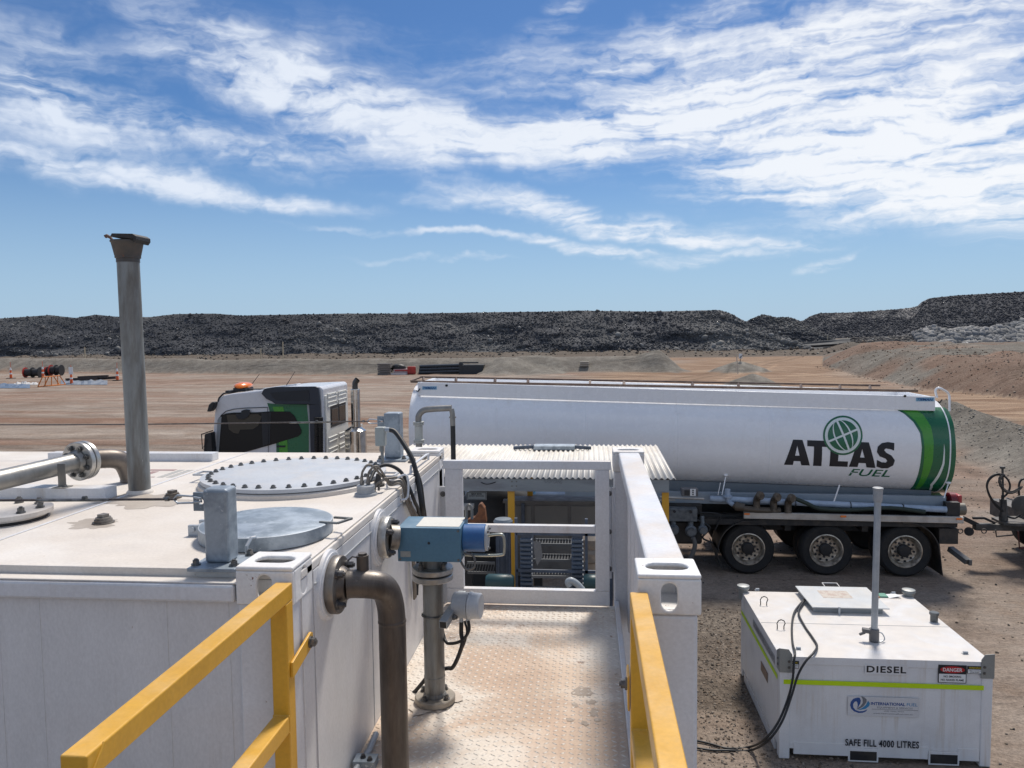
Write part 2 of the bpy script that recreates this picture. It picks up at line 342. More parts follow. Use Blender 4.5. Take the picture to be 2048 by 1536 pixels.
CABLIT = mat('cab_rear_sunlit', (.70, .69, .64), .4, fine=.03)  # cab white again, with warm sunlight put into the rear wall colour
PIPEB = mat('pale_blue_pipe', (.36, .45, .57), .4, col2=(.28, .35, .45), scale=3)
GRN = mat('dark_green_vinyl', (.008, .125, .055), .3, fine=.02, coat=.3)
LGRN = mat('lime_green_vinyl', (.055, .29, .028), .3, fine=.02, coat=.3)
WVIN = mat('white_vinyl', (.72, .78, .76), .3, fine=.02)
BVIN = mat('black_vinyl', (.008, .012, .02), .35, fine=.02)
GLASS = mat('dark_cab_glass', (.010, .014, .018), .08, fine=.0, spec=.3)
AMB = mat('amber_lens', (.80, .19, .02), .25, coat=.5)
ALU = mat('aluminium_rail', (.50, .49, .47), .42, .5, col2=(.40, .38, .36), scale=4)
ROOFC = mat('corrugated_roof', (.72, .69, .63), .5, .1, col2=(.55, .50, .43), scale=1.3, lo=.4, hi=.72, stretch=(1.5, .5, 1), spots=(.40, .34, .28), sscale=9, sth=.68)
REDP = mat('red_paint', (.42, .035, .025), .5, col2=(.30, .03, .02), scale=3)
ORG_ = mat('orange_plastic', (.75, .12, .02), .5)
WHP = mat('white_sign', (.72, .74, .75), .5, fine=.03)
PINK = mat('faded_orange_plastic', (.62, .20, .13), .6)
TEAL = mat('teal_pump_paint', (.012, .05, .056), .4)
SLATE = mat('slate_blue_steel', (.075, .10, .145), .5, .1, col2=(.05, .065, .09), scale=6, dust=(.12, .12, .125))
STEELD = mat('dull_steel_cabinet', (.15, .15, .15), .45, .4, col2=(.11, .11, .11), scale=3)
HIVIS = mat('hi_vis_tape', (.50, .72, .0), .45, fine=.02)
BOXW = mat('cube_white', (.70, .715, .735), .36, col2=(.62, .63, .645), scale=1.8, lo=.45, hi=.75, dust=(.67, .62, .56), dscale=2, dlo=.15, dhi=.6, fine=.04, coat=.1, runs=(.50, .44, .37), rlo=.48, rw=.7, spots=(.42, .37, .32), sscale=20, sth=.70, bump=.12, bscale=14)
NAVY = mat('navy_print', (.02, .075, .26), .5, fine=0)
SKYB = mat('blue_print', (.03, .22, .45), .5, fine=0)
GREYI = mat('grey_print', (.16, .17, .19), .5, fine=0)
REDI = mat('red_print', (.45, .01, .015), .5, fine=0)
YELI = mat('yellow_print', (.55, .42, .03), .5, fine=0)
WOOD = mat('weathered_timber', (.32, .25, .18), .8, col2=(.2, .15, .11), scale=8)
CLAY = mat('rusty_leather', (.22, .085, .035), .7, col2=(.12, .05, .025), scale=12)
RUST = mat('rusty_rail', (.085, .055, .045), .65, col2=(.15, .10, .075), scale=6)
GRIME = mat('dried_spill', (.33, .27, .22), .75, col2=(.42, .36, .30), scale=9, fine=.1)
# ================================================================ terrain
def vhash(ix, iy, s):
    h = (ix.astype(np.int64)*374761393+iy.astype(np.int64)*668265263+s*974634721) & 0x7fffffff
    h = (h ^ (h >> 13))*1274126177 & 0x7fffffff
    return ((h ^ (h >> 16)) & 0xffff)/65535.0
def vnoise(x, y, s=0):
    ix, iy = np.floor(x), np.floor(y); fx, fy = x-ix, y-iy; fx = fx*fx*(3-2*fx); fy = fy*fy*(3-2*fy)
    a, b = vhash(ix, iy, s), vhash(ix+1, iy, s); c, d = vhash(ix, iy+1, s), vhash(ix+1, iy+1, s)
    return (a*(1-fx)+b*fx)*(1-fy)+(c*(1-fx)+d*fx)*fy
def fbm(x, y, oc=4, s=0, g=.5):
    t = 0; a = 1; w = 0
    for i in range(oc): t = t+a*vnoise(x*2**i, y*2**i, s+i*17); w += a; a *= g
    return t/w
def sstep(v, a, b):
    t = np.clip((v-a)/(b-a), 0, 1); return t*t*(3-2*t)
def dpoly(x, y, P):
    best = np.full(x.shape, 1e9)
    for (x0, y0), (x1, y1) in zip(P[:-1], P[1:]):
        dx, dy = x1-x0, y1-y0; t = np.clip(((x-x0)*dx+(y-y0)*dy)/(dx*dx+dy*dy), 0, 1)
        best = np.minimum(best, np.hypot(x-x0-t*dx, y-y0-t*dy))
    return best
BERM = [(-260, 140), (-130, 116), (-86, 107.6), (-35, 93.4), (-10, 91.2), (7.0, 91.0)]
ROADP = [(75, 262), (66, 215), (40, 150), (24, 108), (13, 84), (12, 66), (20, 44), (34, 24)]
MOUND = [(60, 200), (40, 136), (30.5, 104), (28.6, 97), (27.2, 80), (25.8, 62), (27.5, 51), (34, 45), (60, 36), (140, 20)]
WIND2 = [(18.6, 42), (17.6, 36), (16.8, 31.5), (16.2, 27), (18, 22), (26, 17)]
def heap(x, y, cx, cy, r, h, s):
    d = np.hypot(x-cx, y-cy)*(1+.35*(fbm(x/1.3+s, y/1.3, 3, s)-.5)); return h*np.clip(1-d/r, 0, 1)**.9
HEAPS = [(8.6, 90.0, 3.2, .9, 3), (-9.5, 87.0, 3.2, 1.5, 5), (-6.2, 87.4, 3.8, .8, 6), (17.0, 89.0, 3.4, 1.25, 9), (13.2, 63.5, 2.7, 1.25, 12), (-7.0, 96.0, 2.0, .6, 14)]
def inside_mound(x, y):
    ys = np.array([p[1] for p in MOUND][::-1]); xs = np.array([p[0] for p in MOUND][::-1])
    return x > np.interp(y, ys, xs)
def ground_z(x, y, fine=True):
    z = .05*(fbm(x/9, y/9, 3, 1)-.5)
    far = sstep(np.hypot(x, y), 25, 60); z = z+far*(.25+.35*(fbm(x/22, y/9, 3, 2)-.5))
    # berm
    d = dpoly(x, y, BERM); z = z+1.75*np.clip((3.6-d*(1+.2*(fbm(x/3, y/3, 3, 4)-.5)))/2.4, 0, 1)*(1+.12*(fbm(x/6, y/6, 2, 8)-.5))
    for h in HEAPS: z = z+heap(x, y, *h)
    # brown spoil at the toe of the rock pile
    d = np.abs(y-154-6*(fbm(x/20, x*0+3, 2, 21)-.5)); zz = 1.1*np.clip(1-d/7, 0, 1)*(.3+1.1*fbm(x/5, y/4, 3, 22)); z = z+zz*(x < 60)
    # red mound
    d = dpoly(x, y, MOUND); ins = inside_mound(x, y)
    hh = 2.2*np.clip(d/4.6, 0, 1)**.8*(.78+.5*fbm(x/7, y/7, 4, 31))+.75*(fbm(x/2.2, y/2.2, 4, 32)-.5)*np.clip(d/2, 0, 1)
    z = z+np.where(ins, hh*(1-.5*sstep(y, 90, 150)), 0)
    z = z+np.where(ins & (y > 30), 0.5*sstep(np.hypot(x-45, y-105), 25, 5), 0)
    # near windrow beside the turning area
    d = dpoly(x, y, WIND2); z = z+.85*np.clip(1-d/2.6, 0, 1)*(.7+.7*fbm(x/1.2, y/1.2, 4, 41))
    # wheel ruts
    rx = x-.25*y
    z = z+sstep(np.hypot(x, y), 8, 14)*.03*(fbm(x/1.1, y/.45, 3, 51)-.5)
    return z
def make_ground():
    th = np.concatenate([np.arange(-180, -52, 4.0), np.arange(-52, 42, .115), np.arange(42, 180, 4.0)])*PI/180
    rr = np.concatenate([np.geomspace(.6, 6, 18)[:-1], np.geomspace(6, 130, 330)[:-1], np.geomspace(130, 420, 70)[:-1], np.geomspace(420, 7000, 24)])
    T, R = np.meshgrid(th, rr); x = R*np.sin(T); y = R*np.cos(T); z = ground_z(x, y)
    nr, nt_ = x.shape; V = np.stack([x, y, z], -1).reshape(-1, 3)
    i = np.arange(nr-1)[:, None]*nt_; j = np.arange(nt_)[None, :]; jn = (j+1) % nt_
    F = np.stack([i+j, i+jn, i+nt_+jn, i+nt_+j], -1).reshape(-1, 4)
    me = bpy.data.meshes.new('ground'); me.vertices.add(len(V)); me.vertices.foreach_set('co', V.ravel())
    me.loops.add(F.size); me.loops.foreach_set('vertex_index', F.ravel()[::1].astype(np.int32))
    me.polygons.add(len(F)); me.polygons.foreach_set('loop_start', np.arange(0, F.size, 4, dtype=np.int32))
    me.polygons.foreach_set('loop_total', np.full(len(F), 4, dtype=np.int32)); me.update(); me.validate()
    # soil kinds: R red dirt, G grey gravelly soil, B orange haul road
    st = fbm(x/30+7, y/2.6, 4, 61)
    red = sstep(st, .46, .60)*sstep(y, 20, 26)*sstep(y, 62, 40)*.85+sstep(fbm(x/40, y/3.0, 4, 66), .56, .66)*sstep(y, 40, 60)*.5
    red = np.maximum(red, sstep(fbm(x/6, y/5, 3, 64), .6, .7)*.45*sstep(y, 14, 20))
    ins = inside_mound(x, y); dm = dpoly(x, y, MOUND)
    red = np.where(ins & (y > 20), .9*sstep(fbm(x/11, y/11, 3, 71)+.10*np.clip(dm/6, 0, 1), .42, .56), red)
    grey = np.where(ins & (y > 20), 1-red, 0)
    grey = np.maximum(grey, sstep(dpoly(x, y, BERM), 4.2, 3.2)*.92)
    for h in HEAPS: grey = np.maximum(grey, sstep(np.hypot(x-h[0], y-h[1]), h[2]*1.1, h[2]*.9))
    grey = np.maximum(grey, sstep(dpoly(x, y, WIND2)+.8*(fbm(x/2, y/2, 3, 77)-.5), 3.4, 1.6))
    grey = np.maximum(grey, sstep(y, 112, 122)*.0)
    gravel = .7*sstep(fbm(x/1.7, y/1.7, 4, 81)+.25*sstep(np.hypot(x-1.6, (y-10.5)*.6), 2.6, .4), .62, .74)*sstep(y, 16, 13)
    road = sstep(dpoly(x, y, ROADP)+5*(fbm(x/8, y/8, 3, 85)-.5), 15, 9)*(~ins)
    road = np.maximum(road, sstep(y, 96, 110)*(~ins)*sstep(fbm(x/40, y/5, 3, 88), .3, .5))
    brown = sstep(np.abs(y-153), 15, 11)*.9
    gravel = np.maximum(gravel, np.where(ins & (y > 20), .15+.45*fbm(x/3, y/3, 3, 99), 0)); gravel = np.maximum(gravel, .45*sstep(dpoly(x, y, WIND2)+1.2*(fbm(x/1.2, y/1.2, 3, 78)-.5), 2.2, .6)); red = np.maximum(red, .8*sstep(np.abs(dpoly(x, y, BERM)-4.6-1.0*(fbm(x/14, y/3, 2, 79)-.3)), 1.1, .3)*(y < 100))
    C = np.stack([red*(1-brown*.6), np.clip(grey, 0, 1), road*(1-grey)*(1-brown), np.maximum(gravel, brown)], -1).reshape(-1, 4).astype(np.float32)
    at = me.color_attributes.new('soil', 'FLOAT_COLOR', 'POINT'); at.data.foreach_set('color', C.ravel())
    tr = np.zeros_like(x); r_ = random.Random(5)
    TRK = [[(4.9, 8.2), (6.2, 11.5), (8.4, 15), (12, 20)], [(5.6, 7.5), (7.4, 11.5), (10, 15.5), (15, 21)], [(-30, 22), (-10, 26), (6, 31), (14, 44), (12, 70), (24, 105)], [(4, 22), (12, 27), (13, 45), (9, 75), (22, 104), (40, 148)]]
    for k in range(16):
        y0 = r_.uniform(24, 84); x0 = r_.uniform(-70, -20); P = [(x0, y0)]; a = r_.uniform(-.25, .25)
        for q in range(6): x0 += r_.uniform(9, 16); a += r_.uniform(-.22, .22); y0 += x0*0+12*math.sin(a)*.6; P.append((x0, y0))
        TRK.append(P)
    for k, P in enumerate(TRK):
        d = dpoly(x, y, P); w = .16 if k < 2 else .26; s_ = np.exp(-((d-.95)/w)**2); sg = 1 if k % 3 else -1
        if k < 2: s_ = s_*(.55+.45*np.sign(np.sin(y*22+x*14)))
        tr = tr+sg*s_*(.5+.5*fbm(x/5, y/5, 2, 200+k))
    tr = np.clip(tr, -1, 1)
    ta = me.attributes.new('track', 'FLOAT', 'POINT'); ta.data.foreach_set('value', tr.astype(np.float32).ravel())
    me.shade_smooth()
    m = bpy.data.materials.new('dry_soil'); m.use_nodes = True; nt = m.node_tree; n = NT(nt)
    at = n('ShaderNodeAttribute', attribute_name='soil'); sp = n('ShaderNodeSeparateColor', ins={0: at.outputs['Color']})
    P = n('ShaderNodeNewGeometry').outputs['Position']
    def mix(f, a, b): return n('ShaderNodeMix', data_type='RGBA', ins={0: f, 6: a, 7: b}).outputs[2]
    def noise(s, sc_=(1, 1, 1), d=6, r=.6, dist=0.): return n('ShaderNodeTexNoise', ins={'Vector': n('ShaderNodeMapping', ins={'Vector': P, 'Scale': sc_}).outputs[0], 'Scale': s, 'Detail': d, 'Roughness': r, 'Distortion': dist}).outputs['Fac']
    def ramp(v, a, b, lo=0., hi=1.): return n('ShaderNodeMapRange', interpolation_type='SMOOTHSTEP', ins={0: v, 1: a, 2: b, 3: lo, 4: hi}).outputs[0]
    streak = noise(.32, (.42, 1, 1), 10, .66, 1.6); mott = noise(.9, (1, 1, 1), 10, .68); grit = noise(26, (1, 1, 1), 5, .75); peb = noise(9, (1, 1, 1), 6, .8)
    tan = mix(ramp(streak, .32, .70), (.215, .165, .130, 1), (.325, .275, .230, 1))
    tan = mix(ramp(mott, .5, .75, 0, .55), tan, (.195, .13, .085, 1))
    redc = mix(ramp(streak, .3, .7), (.180, .098, .064, 1), (.255, .165, .118, 1))
    gry = mix(ramp(mott, .4, .66), (.165, .150, .128, 1), (.235, .218, .188, 1))
    roadc = mix(ramp(noise(.5, (.3, 1, 1), 8, .6, .8), .38, .62), (.205, .130, .085, 1), (.305, .218, .150, 1))
    dk = mix(ramp(peb, .4, .62), (.045, .040, .034, 1), (.13, .112, .09, 1))
    c = mix(sp.outputs[0], tan, redc)
    c = mix(sp.outputs[2], c, roadc)
    c = mix(sp.outputs[1], c, gry)
    al = n('ShaderNodeMath', operation='MULTIPLY', ins={0: at.outputs['Alpha'], 1: .85}).outputs[0]
    c = mix(al, c, dk)
    tk = n('ShaderNodeMapRange', ins={0: n('ShaderNodeAttribute', attribute_name='track').outputs['Fac'], 1: -1.0, 2: 1.0, 3: .62, 4: 1.34}).outputs[0]
    c = n('ShaderNodeVectorMath', operation='SCALE', ins={0: c, 3: tk}).outputs[0]
    g = n('ShaderNodeMath', operation='MULTIPLY', ins={0: ramp(grit, .3, .7, .78, 1.2), 1: ramp(peb, .28, .7, .78, 1.18)}).outputs[0]
    c = n('ShaderNodeVectorMath', operation='SCALE', ins={0: c, 3: g}).outputs[0]
    b1 = n('ShaderNodeBump', ins={'Strength': 1.0, 'Distance': .05, 'Height': mott}).outputs[0]
    b2 = n('ShaderNodeBump', ins={'Strength': .9, 'Distance': .03, 'Height': peb, 'Normal': b1}).outputs[0]
    b3 = n('ShaderNodeBump', ins={'Strength': .8, 'Distance': .35, 'Height': noise(.5, (.22, 1, 1), 8, .65, 1.), 'Normal': b2}).outputs[0]
    b = n('ShaderNodeBsdfPrincipled', ins={'Base Color': c, 'Roughness': .95, 'Specular IOR Level': .15, 'Normal': b3})
    n('ShaderNodeOutputMaterial', ins={0: b.outputs[0]})
    me.materials.append(m)
    o = bpy.data.objects.new('ground', me); COL.objects.link(o); tag(o, 'dry tan and red mine dirt with grey berms and an orange haul road', kind='structure')
make_ground()
def gz(x, y): return float(ground_z(np.array([float(x)]), np.array([float(y)]))[0])
def gp(px, py, z0=.3):
    """point on the ground seen at a pixel"""
    z = z0
    for _ in range(6):
        p = onz(px, py, z); z = gz(p.x, p.y)
    return Vector((p.x, p.y, z))
# ---------------------------------------------------------------- rocks
def ico():
    bm = bmesh.new(); bmesh.ops.create_icosphere(bm, subdivisions=1, radius=1.0)
    v = np.array([tuple(p.co) for p in bm.verts]); f = np.array([[q.index for q in p.verts] for p in bm.faces]); bm.free(); return v, f
IV, IF = ico()
def rockmat():
    m = bpy.data.materials.new('broken_rock'); m.use_nodes = True; n = NT(m.node_tree)
    a = n('ShaderNodeAttribute', attribute_name='tone').outputs['Color']
    P = n('ShaderNodeNewGeometry').outputs['Position']
    nz = n('ShaderNodeTexNoise', ins={'Vector': P, 'Scale': 2.2, 'Detail': 6.0, 'Roughness': .7}).outputs['Fac']
    f = n('ShaderNodeMapRange', ins={0: nz, 1: .3, 2: .7, 3: .8, 4: 1.2}).outputs[0]
    c = n('ShaderNodeVectorMath', operation='SCALE', ins={0: a, 3: f}).outputs[0]
    b = n('ShaderNodeBsdfPrincipled', ins={'Base Color': c, 'Roughness': .85, 'Specular IOR Level': .3})
    n('ShaderNodeOutputMaterial', ins={0: b.outputs[0]}); return m
ROCKM = rockmat()
def raw_mesh(name, V, F, col=None, mt=None, smooth=False):
    me = bpy.data.meshes.new(name); me.vertices.add(len(V)); me.vertices.foreach_set('co', np.ascontiguousarray(V, dtype=np.float32).ravel())
    k = F.shape[1]; me.loops.add(F.size); me.loops.foreach_set('vertex_index', np.ascontiguousarray(F, dtype=np.int32).ravel())
    me.polygons.add(len(F)); me.polygons.foreach_set('loop_start', np.arange(0, F.size, k, dtype=np.int32)); me.polygons.foreach_set('loop_total', np.full(len(F), k, dtype=np.int32))
    me.update()
    if col is not None:
        at = me.color_attributes.new('tone', 'FLOAT_COLOR', 'POINT'); at.data.foreach_set('color', np.concatenate([col, np.ones((len(col), 1))], 1).astype(np.float32).ravel())
    if smooth: me.shade_smooth()
    me.materials.append(mt or ROCKM); o = bpy.data.objects.new(name, me); COL.objects.link(o); return o
def rocks(name, P, S, C, label, seed=1, flat=.7, kind='stuff'):
    r = np.random.default_rng(seed); N = len(P); nv = len(IV)
    sc3 = S[:, None]*np.stack([r.uniform(.7, 1.4, N), r.uniform(.6, 1.1, N), r.uniform(flat*.6, flat*1.25, N)], -1)
    V = IV[None]*(1+r.uniform(-.32, .28, (N, nv, 1)))*sc3[:, None]
    q = r.normal(size=(N, 4)); q /= np.linalg.norm(q, axis=1)[:, None]; a, b, c, d = q.T
    Rm = np.stack([1-2*(c*c+d*d), 2*(b*c-a*d), 2*(b*d+a*c), 2*(b*c+a*d), 1-2*(b*b+d*d), 2*(c*d-a*b), 2*(b*d-a*c), 2*(c*d+a*b), 1-2*(b*b+c*c)], -1).reshape(N, 3, 3)
    V = np.einsum('nij,nkj->nki', Rm, V)+P[:, None]
    F = (IF[None]+(np.arange(N)*nv)[:, None, None]).reshape(-1, 3)
    col = np.repeat(C, nv, 0)
    o = raw_mesh(name, V.reshape(-1, 3), F, col); tag(o, label, kind=kind); return o
def px_az(px, py=660):
    d = ray(px, py); return math.atan2(d.x, d.y)
def crest_curve(pts, D):
    """image outline -> (x, height) list at forward distance D"""
    out = []
    for px, py in pts:
        p = ony(px, py, D); out.append((p.x, p.z))
    return np.array([a for a, _ in out]), np.array([b for _, b in out])
def pile(name, label, crest, D0, slope, back, base, seed, amp, step=.8, tone=(.052, .055, .062), tone2=(.10, .10, .10), patch=None):
    """long tipped heap: toe at y = D0, face rising at the given slope up to the crest outline"""
    xs = hs = None; out = []
    for px, py in crest:
        D = D0+14
        for _ in range(8): p = ony(px, py, D); D = D0+max(p.z-base, .2)/slope
        out.append((p.x, p.z))
    xs = np.array([a for a, _ in out]); hs = np.array([b for _, b in out])
    X = np.arange(xs[0], xs[-1], step); H = np.interp(X, xs, hs)-base
    nt_ = int(max(H)/step*1.6)+2; T = np.linspace(-.06, 1, nt_)
    XX, TT = np.meshgrid(X, T); HH = np.interp(XX, X, H)
    n1 = fbm(XX/9, TT*4, 4, seed)-.5; n2 = fbm(XX/1.6, TT*HH/1.6, 3, seed+5)-.5
    run = HH/slope
    Y = D0+TT*run+(n1*6+n2*amp)*np.clip(1.1-TT, .15, 1); Z = base+TT*HH+n2*amp*.5*np.clip(TT*5, 0, 1)*(1.1-TT)
    # rounded top and a flat back
    bk = [(Y[-1]+3, Z[-1]+.15*n2[-1]-.2), (Y[-1]+12, Z[-1]-3.5), (Y[-1]+back*1.2, Z[-1]*0+base-1)]
    Yb = np.vstack([Y]+[b[0][None] for b in bk]); Zb = np.vstack([Z]+[b[1][None] for b in bk]); XB = np.vstack([XX]+[X[None]]*3)
    nr, nc = XB.shape; V = np.stack([XB, Yb, Zb], -1).reshape(-1, 3)
    i = np.arange(nr-1)[:, None]*nc; j = np.arange(nc-1)[None]; F = np.stack([i+j, i+j+1, i+nc+j+1, i+nc+j], -1).reshape(-1, 4)
    t1, t2 = np.array(tone), np.array(tone2)
    Tb = np.vstack([TT]+[TT[-1:]]*3)
    m = sstep(fbm(XB/14, Tb*2.5, 4, seed+9), .42, .66)
    if patch is not None: m = np.clip(m+patch(XB, Tb), 0, 1)
    w = fbm(XB/.9, Tb*14, 3, seed+11)[..., None]
    col = (t1*(1-m[..., None])+t2*m[..., None])*(.55+.9*w)
    o = raw_mesh(name, V, F, col.reshape(-1, 3)); tag(o, label, kind='structure')
    def surf(u, t):
        """u,t arrays -> points on the face"""
        x = u; h = np.interp(x, X, H); a = fbm(x/9, t*4, 4, seed)-.5; b = fbm(x/1.6, t*h/1.6, 3, seed+5)-.5
        return np.stack([x, D0+t*h/slope+(a*6+b*amp)*np.clip(1.1-t, .15, 1), base+t*h+b*amp*.5*(1.1-t)], -1), fbm(x/14, t*2.5, 4, seed+9)
    return o, surf, X
def scatter(name, label, surf, x0, x1, N, smin, smax, tone, tone2, seed, pw=3.0, patch=None, tlo=-.02, thi=1.0, light=.03, tp=1.15):
    r = np.random.default_rng(seed); u = r.uniform(x0, x1, N); t = tlo+(thi-tlo)*r.uniform(0, 1, N)**tp
    P, m = surf(u, t); m = sstep(m, .42, .66)
    if patch is not None: m = np.clip(m+patch(u, t), 0, 1)
    S = smin+(smax-smin)*r.uniform(0, 1, N)**pw*(1.15-.5*t); k = r.uniform(.7, 1.35, N)[:, None]
    C = (np.array(tone)*(1-m[:, None])+np.array(tone2)*m[:, None])*k
    lt = r.uniform(0, 1, N) < light*(1+2.5*m); C[lt] = np.array((.20, .20, .195))*r.uniform(.6, 1.2, lt.sum())[:, None]
    return rocks(name, P, S, C, label, seed)
BASE = .2
crestA = [(-900,640),(-400,634),(0,637),(60,633),(100,630),(150,636),(190,629),(240,634),(300,634),(350,628),(430,627),(480,631),(580,629),(700,627),(830,627),(1000,624),(1100,623),(1160,621),(1300,623),(1440,620),(1462,627),(1485,640),(1520,656),(1560,672),(1610,690),(1650,704)]
xg = ony(1450, 660, 178).x; xm = ony(960, 660, 178).x
def patchA(x, t):
    return .95*sstep(x+10*(t-.5), xg-17, xg-2)+.55*sstep(np.abs(x-xm+3*(fbm(x/4, t*3, 2, 9)-.5)), 11, 5)-.35
_, sfA, XA = pile('rock_pile', 'long dark waste rock stockpile across the horizon behind the grey berm', crestA, 158, .72, 60, BASE, 101, 1.1, patch=patchA)
DKT, LGT = (.046, .05, .058), (.115, .117, .118)
x0v, x1v = ony(-120, 660, 178).x, ony(1655, 660, 178).x
scatter('loose_rocks', 'dark broken rocks covering the face of the long stockpile', sfA, x0v, x1v, 50000, .07, .30, DKT, LGT, 11, patch=patchA, light=.012)
scatter('large_boulders', 'bigger pale boulders scattered along the foot of the long stockpile', sfA, x0v, x1v, 700, .3, .85, (.06, .06, .065), (.17, .165, .155), 12, patch=patchA, tlo=-.08, light=.16, tp=1.7)
crestB = [(1380,700),(1440,676),(1488,646),(1510,634),(1530,629),(1545,633),(1556,635),(1575,634),(1590,637),(1605,645),(1625,655),(1650,668),(1690,690)]
_, sfB, XB_ = pile('rock_mound', 'dark rock mound peeping between the long stockpile and the far dump', crestB, 205, .75, 40, BASE, 131, .8)
scatter('mound_rocks', 'dark rubble on the mound between the stockpile and the far dump', sfB, XB_[0], XB_[-1], 7000, .12, .5, DKT, (.09, .09, .09), 14)
crestC = [(1560,650),(1610,640),(1624,631),(1640,626),(1700,625),(1760,621),(1800,618),(1838,613),(1850,602),(1862,596),(1880,594),(1920,590),(1960,588),(2000,586),(2048,583),(2150,578),(2300,574),(2600,570),(3000,590)]
def patchC(x, t):
    v = 0
    for px, wd, a in ((1690, 6.5, .35), (1765, 5, .25), (1822, 6, .55)):
        xc = ony(px, 640, 335).x; v = v+1.6*sstep(np.abs(x-xc-(t-.9)*22), wd, wd*.6)*sstep(t, .70, .76)
    return v-1.0
_, sfC, XC = pile('far_waste_dump', 'tall far waste dump with pale haul chutes at the right of the horizon', crestC, 318, .6, 160, 0, 151, 1.6, step=1.1, tone=(.05, .053, .062), tone2=(.20, .19, .18), patch=patchC)
scatter('dump_rocks', 'dark rubble on the slope of the tall far dump', sfC, XC[0], ony(2120, 640, 335).x, 14000, .2, .6, (.048, .051, .06), (.19, .18, .17), 15, light=.01, patch=patchC)
crestD = [(1560,690),(1700,676),(1800,672),(1835,664),(1860,655),(1880,657),(1900,664),(1920,659),(1945,657),(1975,660),(2010,654),(2030,648),(2048,642),(2120,636),(2300,640)]
_, sfD, XD = pile('pale_rock_heap', 'heap of pale grey boulders below the far dump on the right', crestD, 196, .6, 16, .3, 171, 1.0, tone=(.10, .10, .098), tone2=(.22, .22, .21))
scatter('pale_boulders', 'pale grey broken boulders heaped below the far dump', sfD, ony(1830, 660, 200).x, ony(2130, 660, 200).x, 3600, .3, 1.7, (.15, .155, .16), (.26, .255, .25), 16, light=.1, pw=2.2)
scatter('pale_rubble', 'low pale rubble trailing left from the boulder heap', sfD, ony(1700, 660, 200).x, ony(1840, 660, 200).x, 900, .2, .6, (.13, .12, .11), (.2, .19, .18), 18)
# loose stones on the nearby ground and along the toe of the berms
def stones(name, label, N, fn, smin, smax, tones, seed):
    r = np.random.default_rng(seed); x, y = fn(r, N); z = ground_z(x, y)
    S = smin+(smax-smin)*r.uniform(0, 1, N)**4; P = np.stack([x, y, z+S*.1], -1)
    T = np.array(tones); C = T[r.integers(0, len(T), N)]*r.uniform(.6, 1.4, N)[:, None]
    rocks(name, P, S, C, label, seed, .6)
def near(r, N):
    a = r.normal(1.75, .65, N); return np.abs(a)+.25, r.uniform(7.6, 13.6, N)
stones('gravel', 'coarse grey gravel spilled between the platform and the white cube tank', 8500, near, .006, .026, [(.19, .165, .14), (.24, .20, .165), (.14, .12, .10), (.20, .15, .11)], 31)
stones('pebbles', 'small stones strewn over the dirt round the tanker', 7000, lambda r, N: (r.uniform(1, 19, N), r.uniform(7, 30, N)), .006, .035, [(.16, .13, .1), (.1, .09, .08), (.22, .18, .14)], 32)
def moundpts(r, N):
    y = r.uniform(44, 100, N); ys = np.array([p[1] for p in MOUND][::-1]); xs = np.array([p[0] for p in MOUND][::-1]); return np.interp(y, ys, xs)+r.uniform(-1, 12, N)**1.0, y
stones('mound_stones', 'stones and clods on the red dirt mound beside the haul road', 3600, lambda r, N: (lambda y: (np.interp(y, [p[1] for p in MOUND][::-1], [p[0] for p in MOUND][::-1])+r.uniform(-1, 13, N), y))(r.uniform(44, 100, N)), .02, .12, [(.19, .13, .09), (.22, .17, .13), (.17, .14, .115)], 33)
stones('windrow_stones', 'grey stones on the low gravel bank right of the tanker', 3500, lambda r, N: (r.normal(16.9, 1.3, N), r.uniform(21, 43, N)), .01, .06, [(.2, .185, .16), (.24, .22, .19), (.16, .15, .13)], 35)
stones('spoil_rocks', 'brown spoil lumps below the long stockpile', 4200, lambda r, N: (r.uniform(-120, 60, N), r.normal(155, 5, N)), .06, .38, [(.09, .07, .055), (.13, .105, .085), (.07, .065, .06), (.2, .18, .15)], 34)
# ================================================================ container platform and tank
ZC, XR, XW = 4.21, .318, -.88
YN, YF = 2.18, 4.62
ZF = 3.30
RZ = 4.178
def casting(parent, x0, y0, front=True, side=None):
    x1, y1, z1, z0 = x0+.18, y0+.165, ZC, ZC-.118; t = .014
    m = MB(); cx, cy, cz = (x0+x1)/2, (y0+y1)/2, (z0+z1)/2
    m.plate((cx, cy, z1), (1, 0, 0), (0, 1, 0), .18, .165, t, .062, .030 if not front else .034)
    if front: m.plate((cx, y0, cz-t/2), (1, 0, 0), (0, 0, 1), .18, .118-t, t, .023, .040)
    else: m.box(x0, x1, y0, y0+t, z0, z1-t)
    if side == 'R': m.plate((x1, cy+t/2, cz-t/2), (0, 1, 0), (0, 0, 1), .165-t, .118-t, t, .025, .040)
    else: m.box(x1-t, x1, y0+t, y1, z0, z1-t)
    m.box(x0, x0+t, y0+t, y1, z0, z1-t); m.box(x0+t, x1-t, y1-t, y1, z0, z1-t); m.box(x0+t, x1-t, y0+t, y1-t, z0, z0+t)
    return m.build('corner_casting', WRED, parent, bevel=.006, seg=3)
T = thing('tank_container', 'white dusty steel tank container filling the left foreground, open platform at its right end', 'tank container', (-2.7, 3.4, 0))
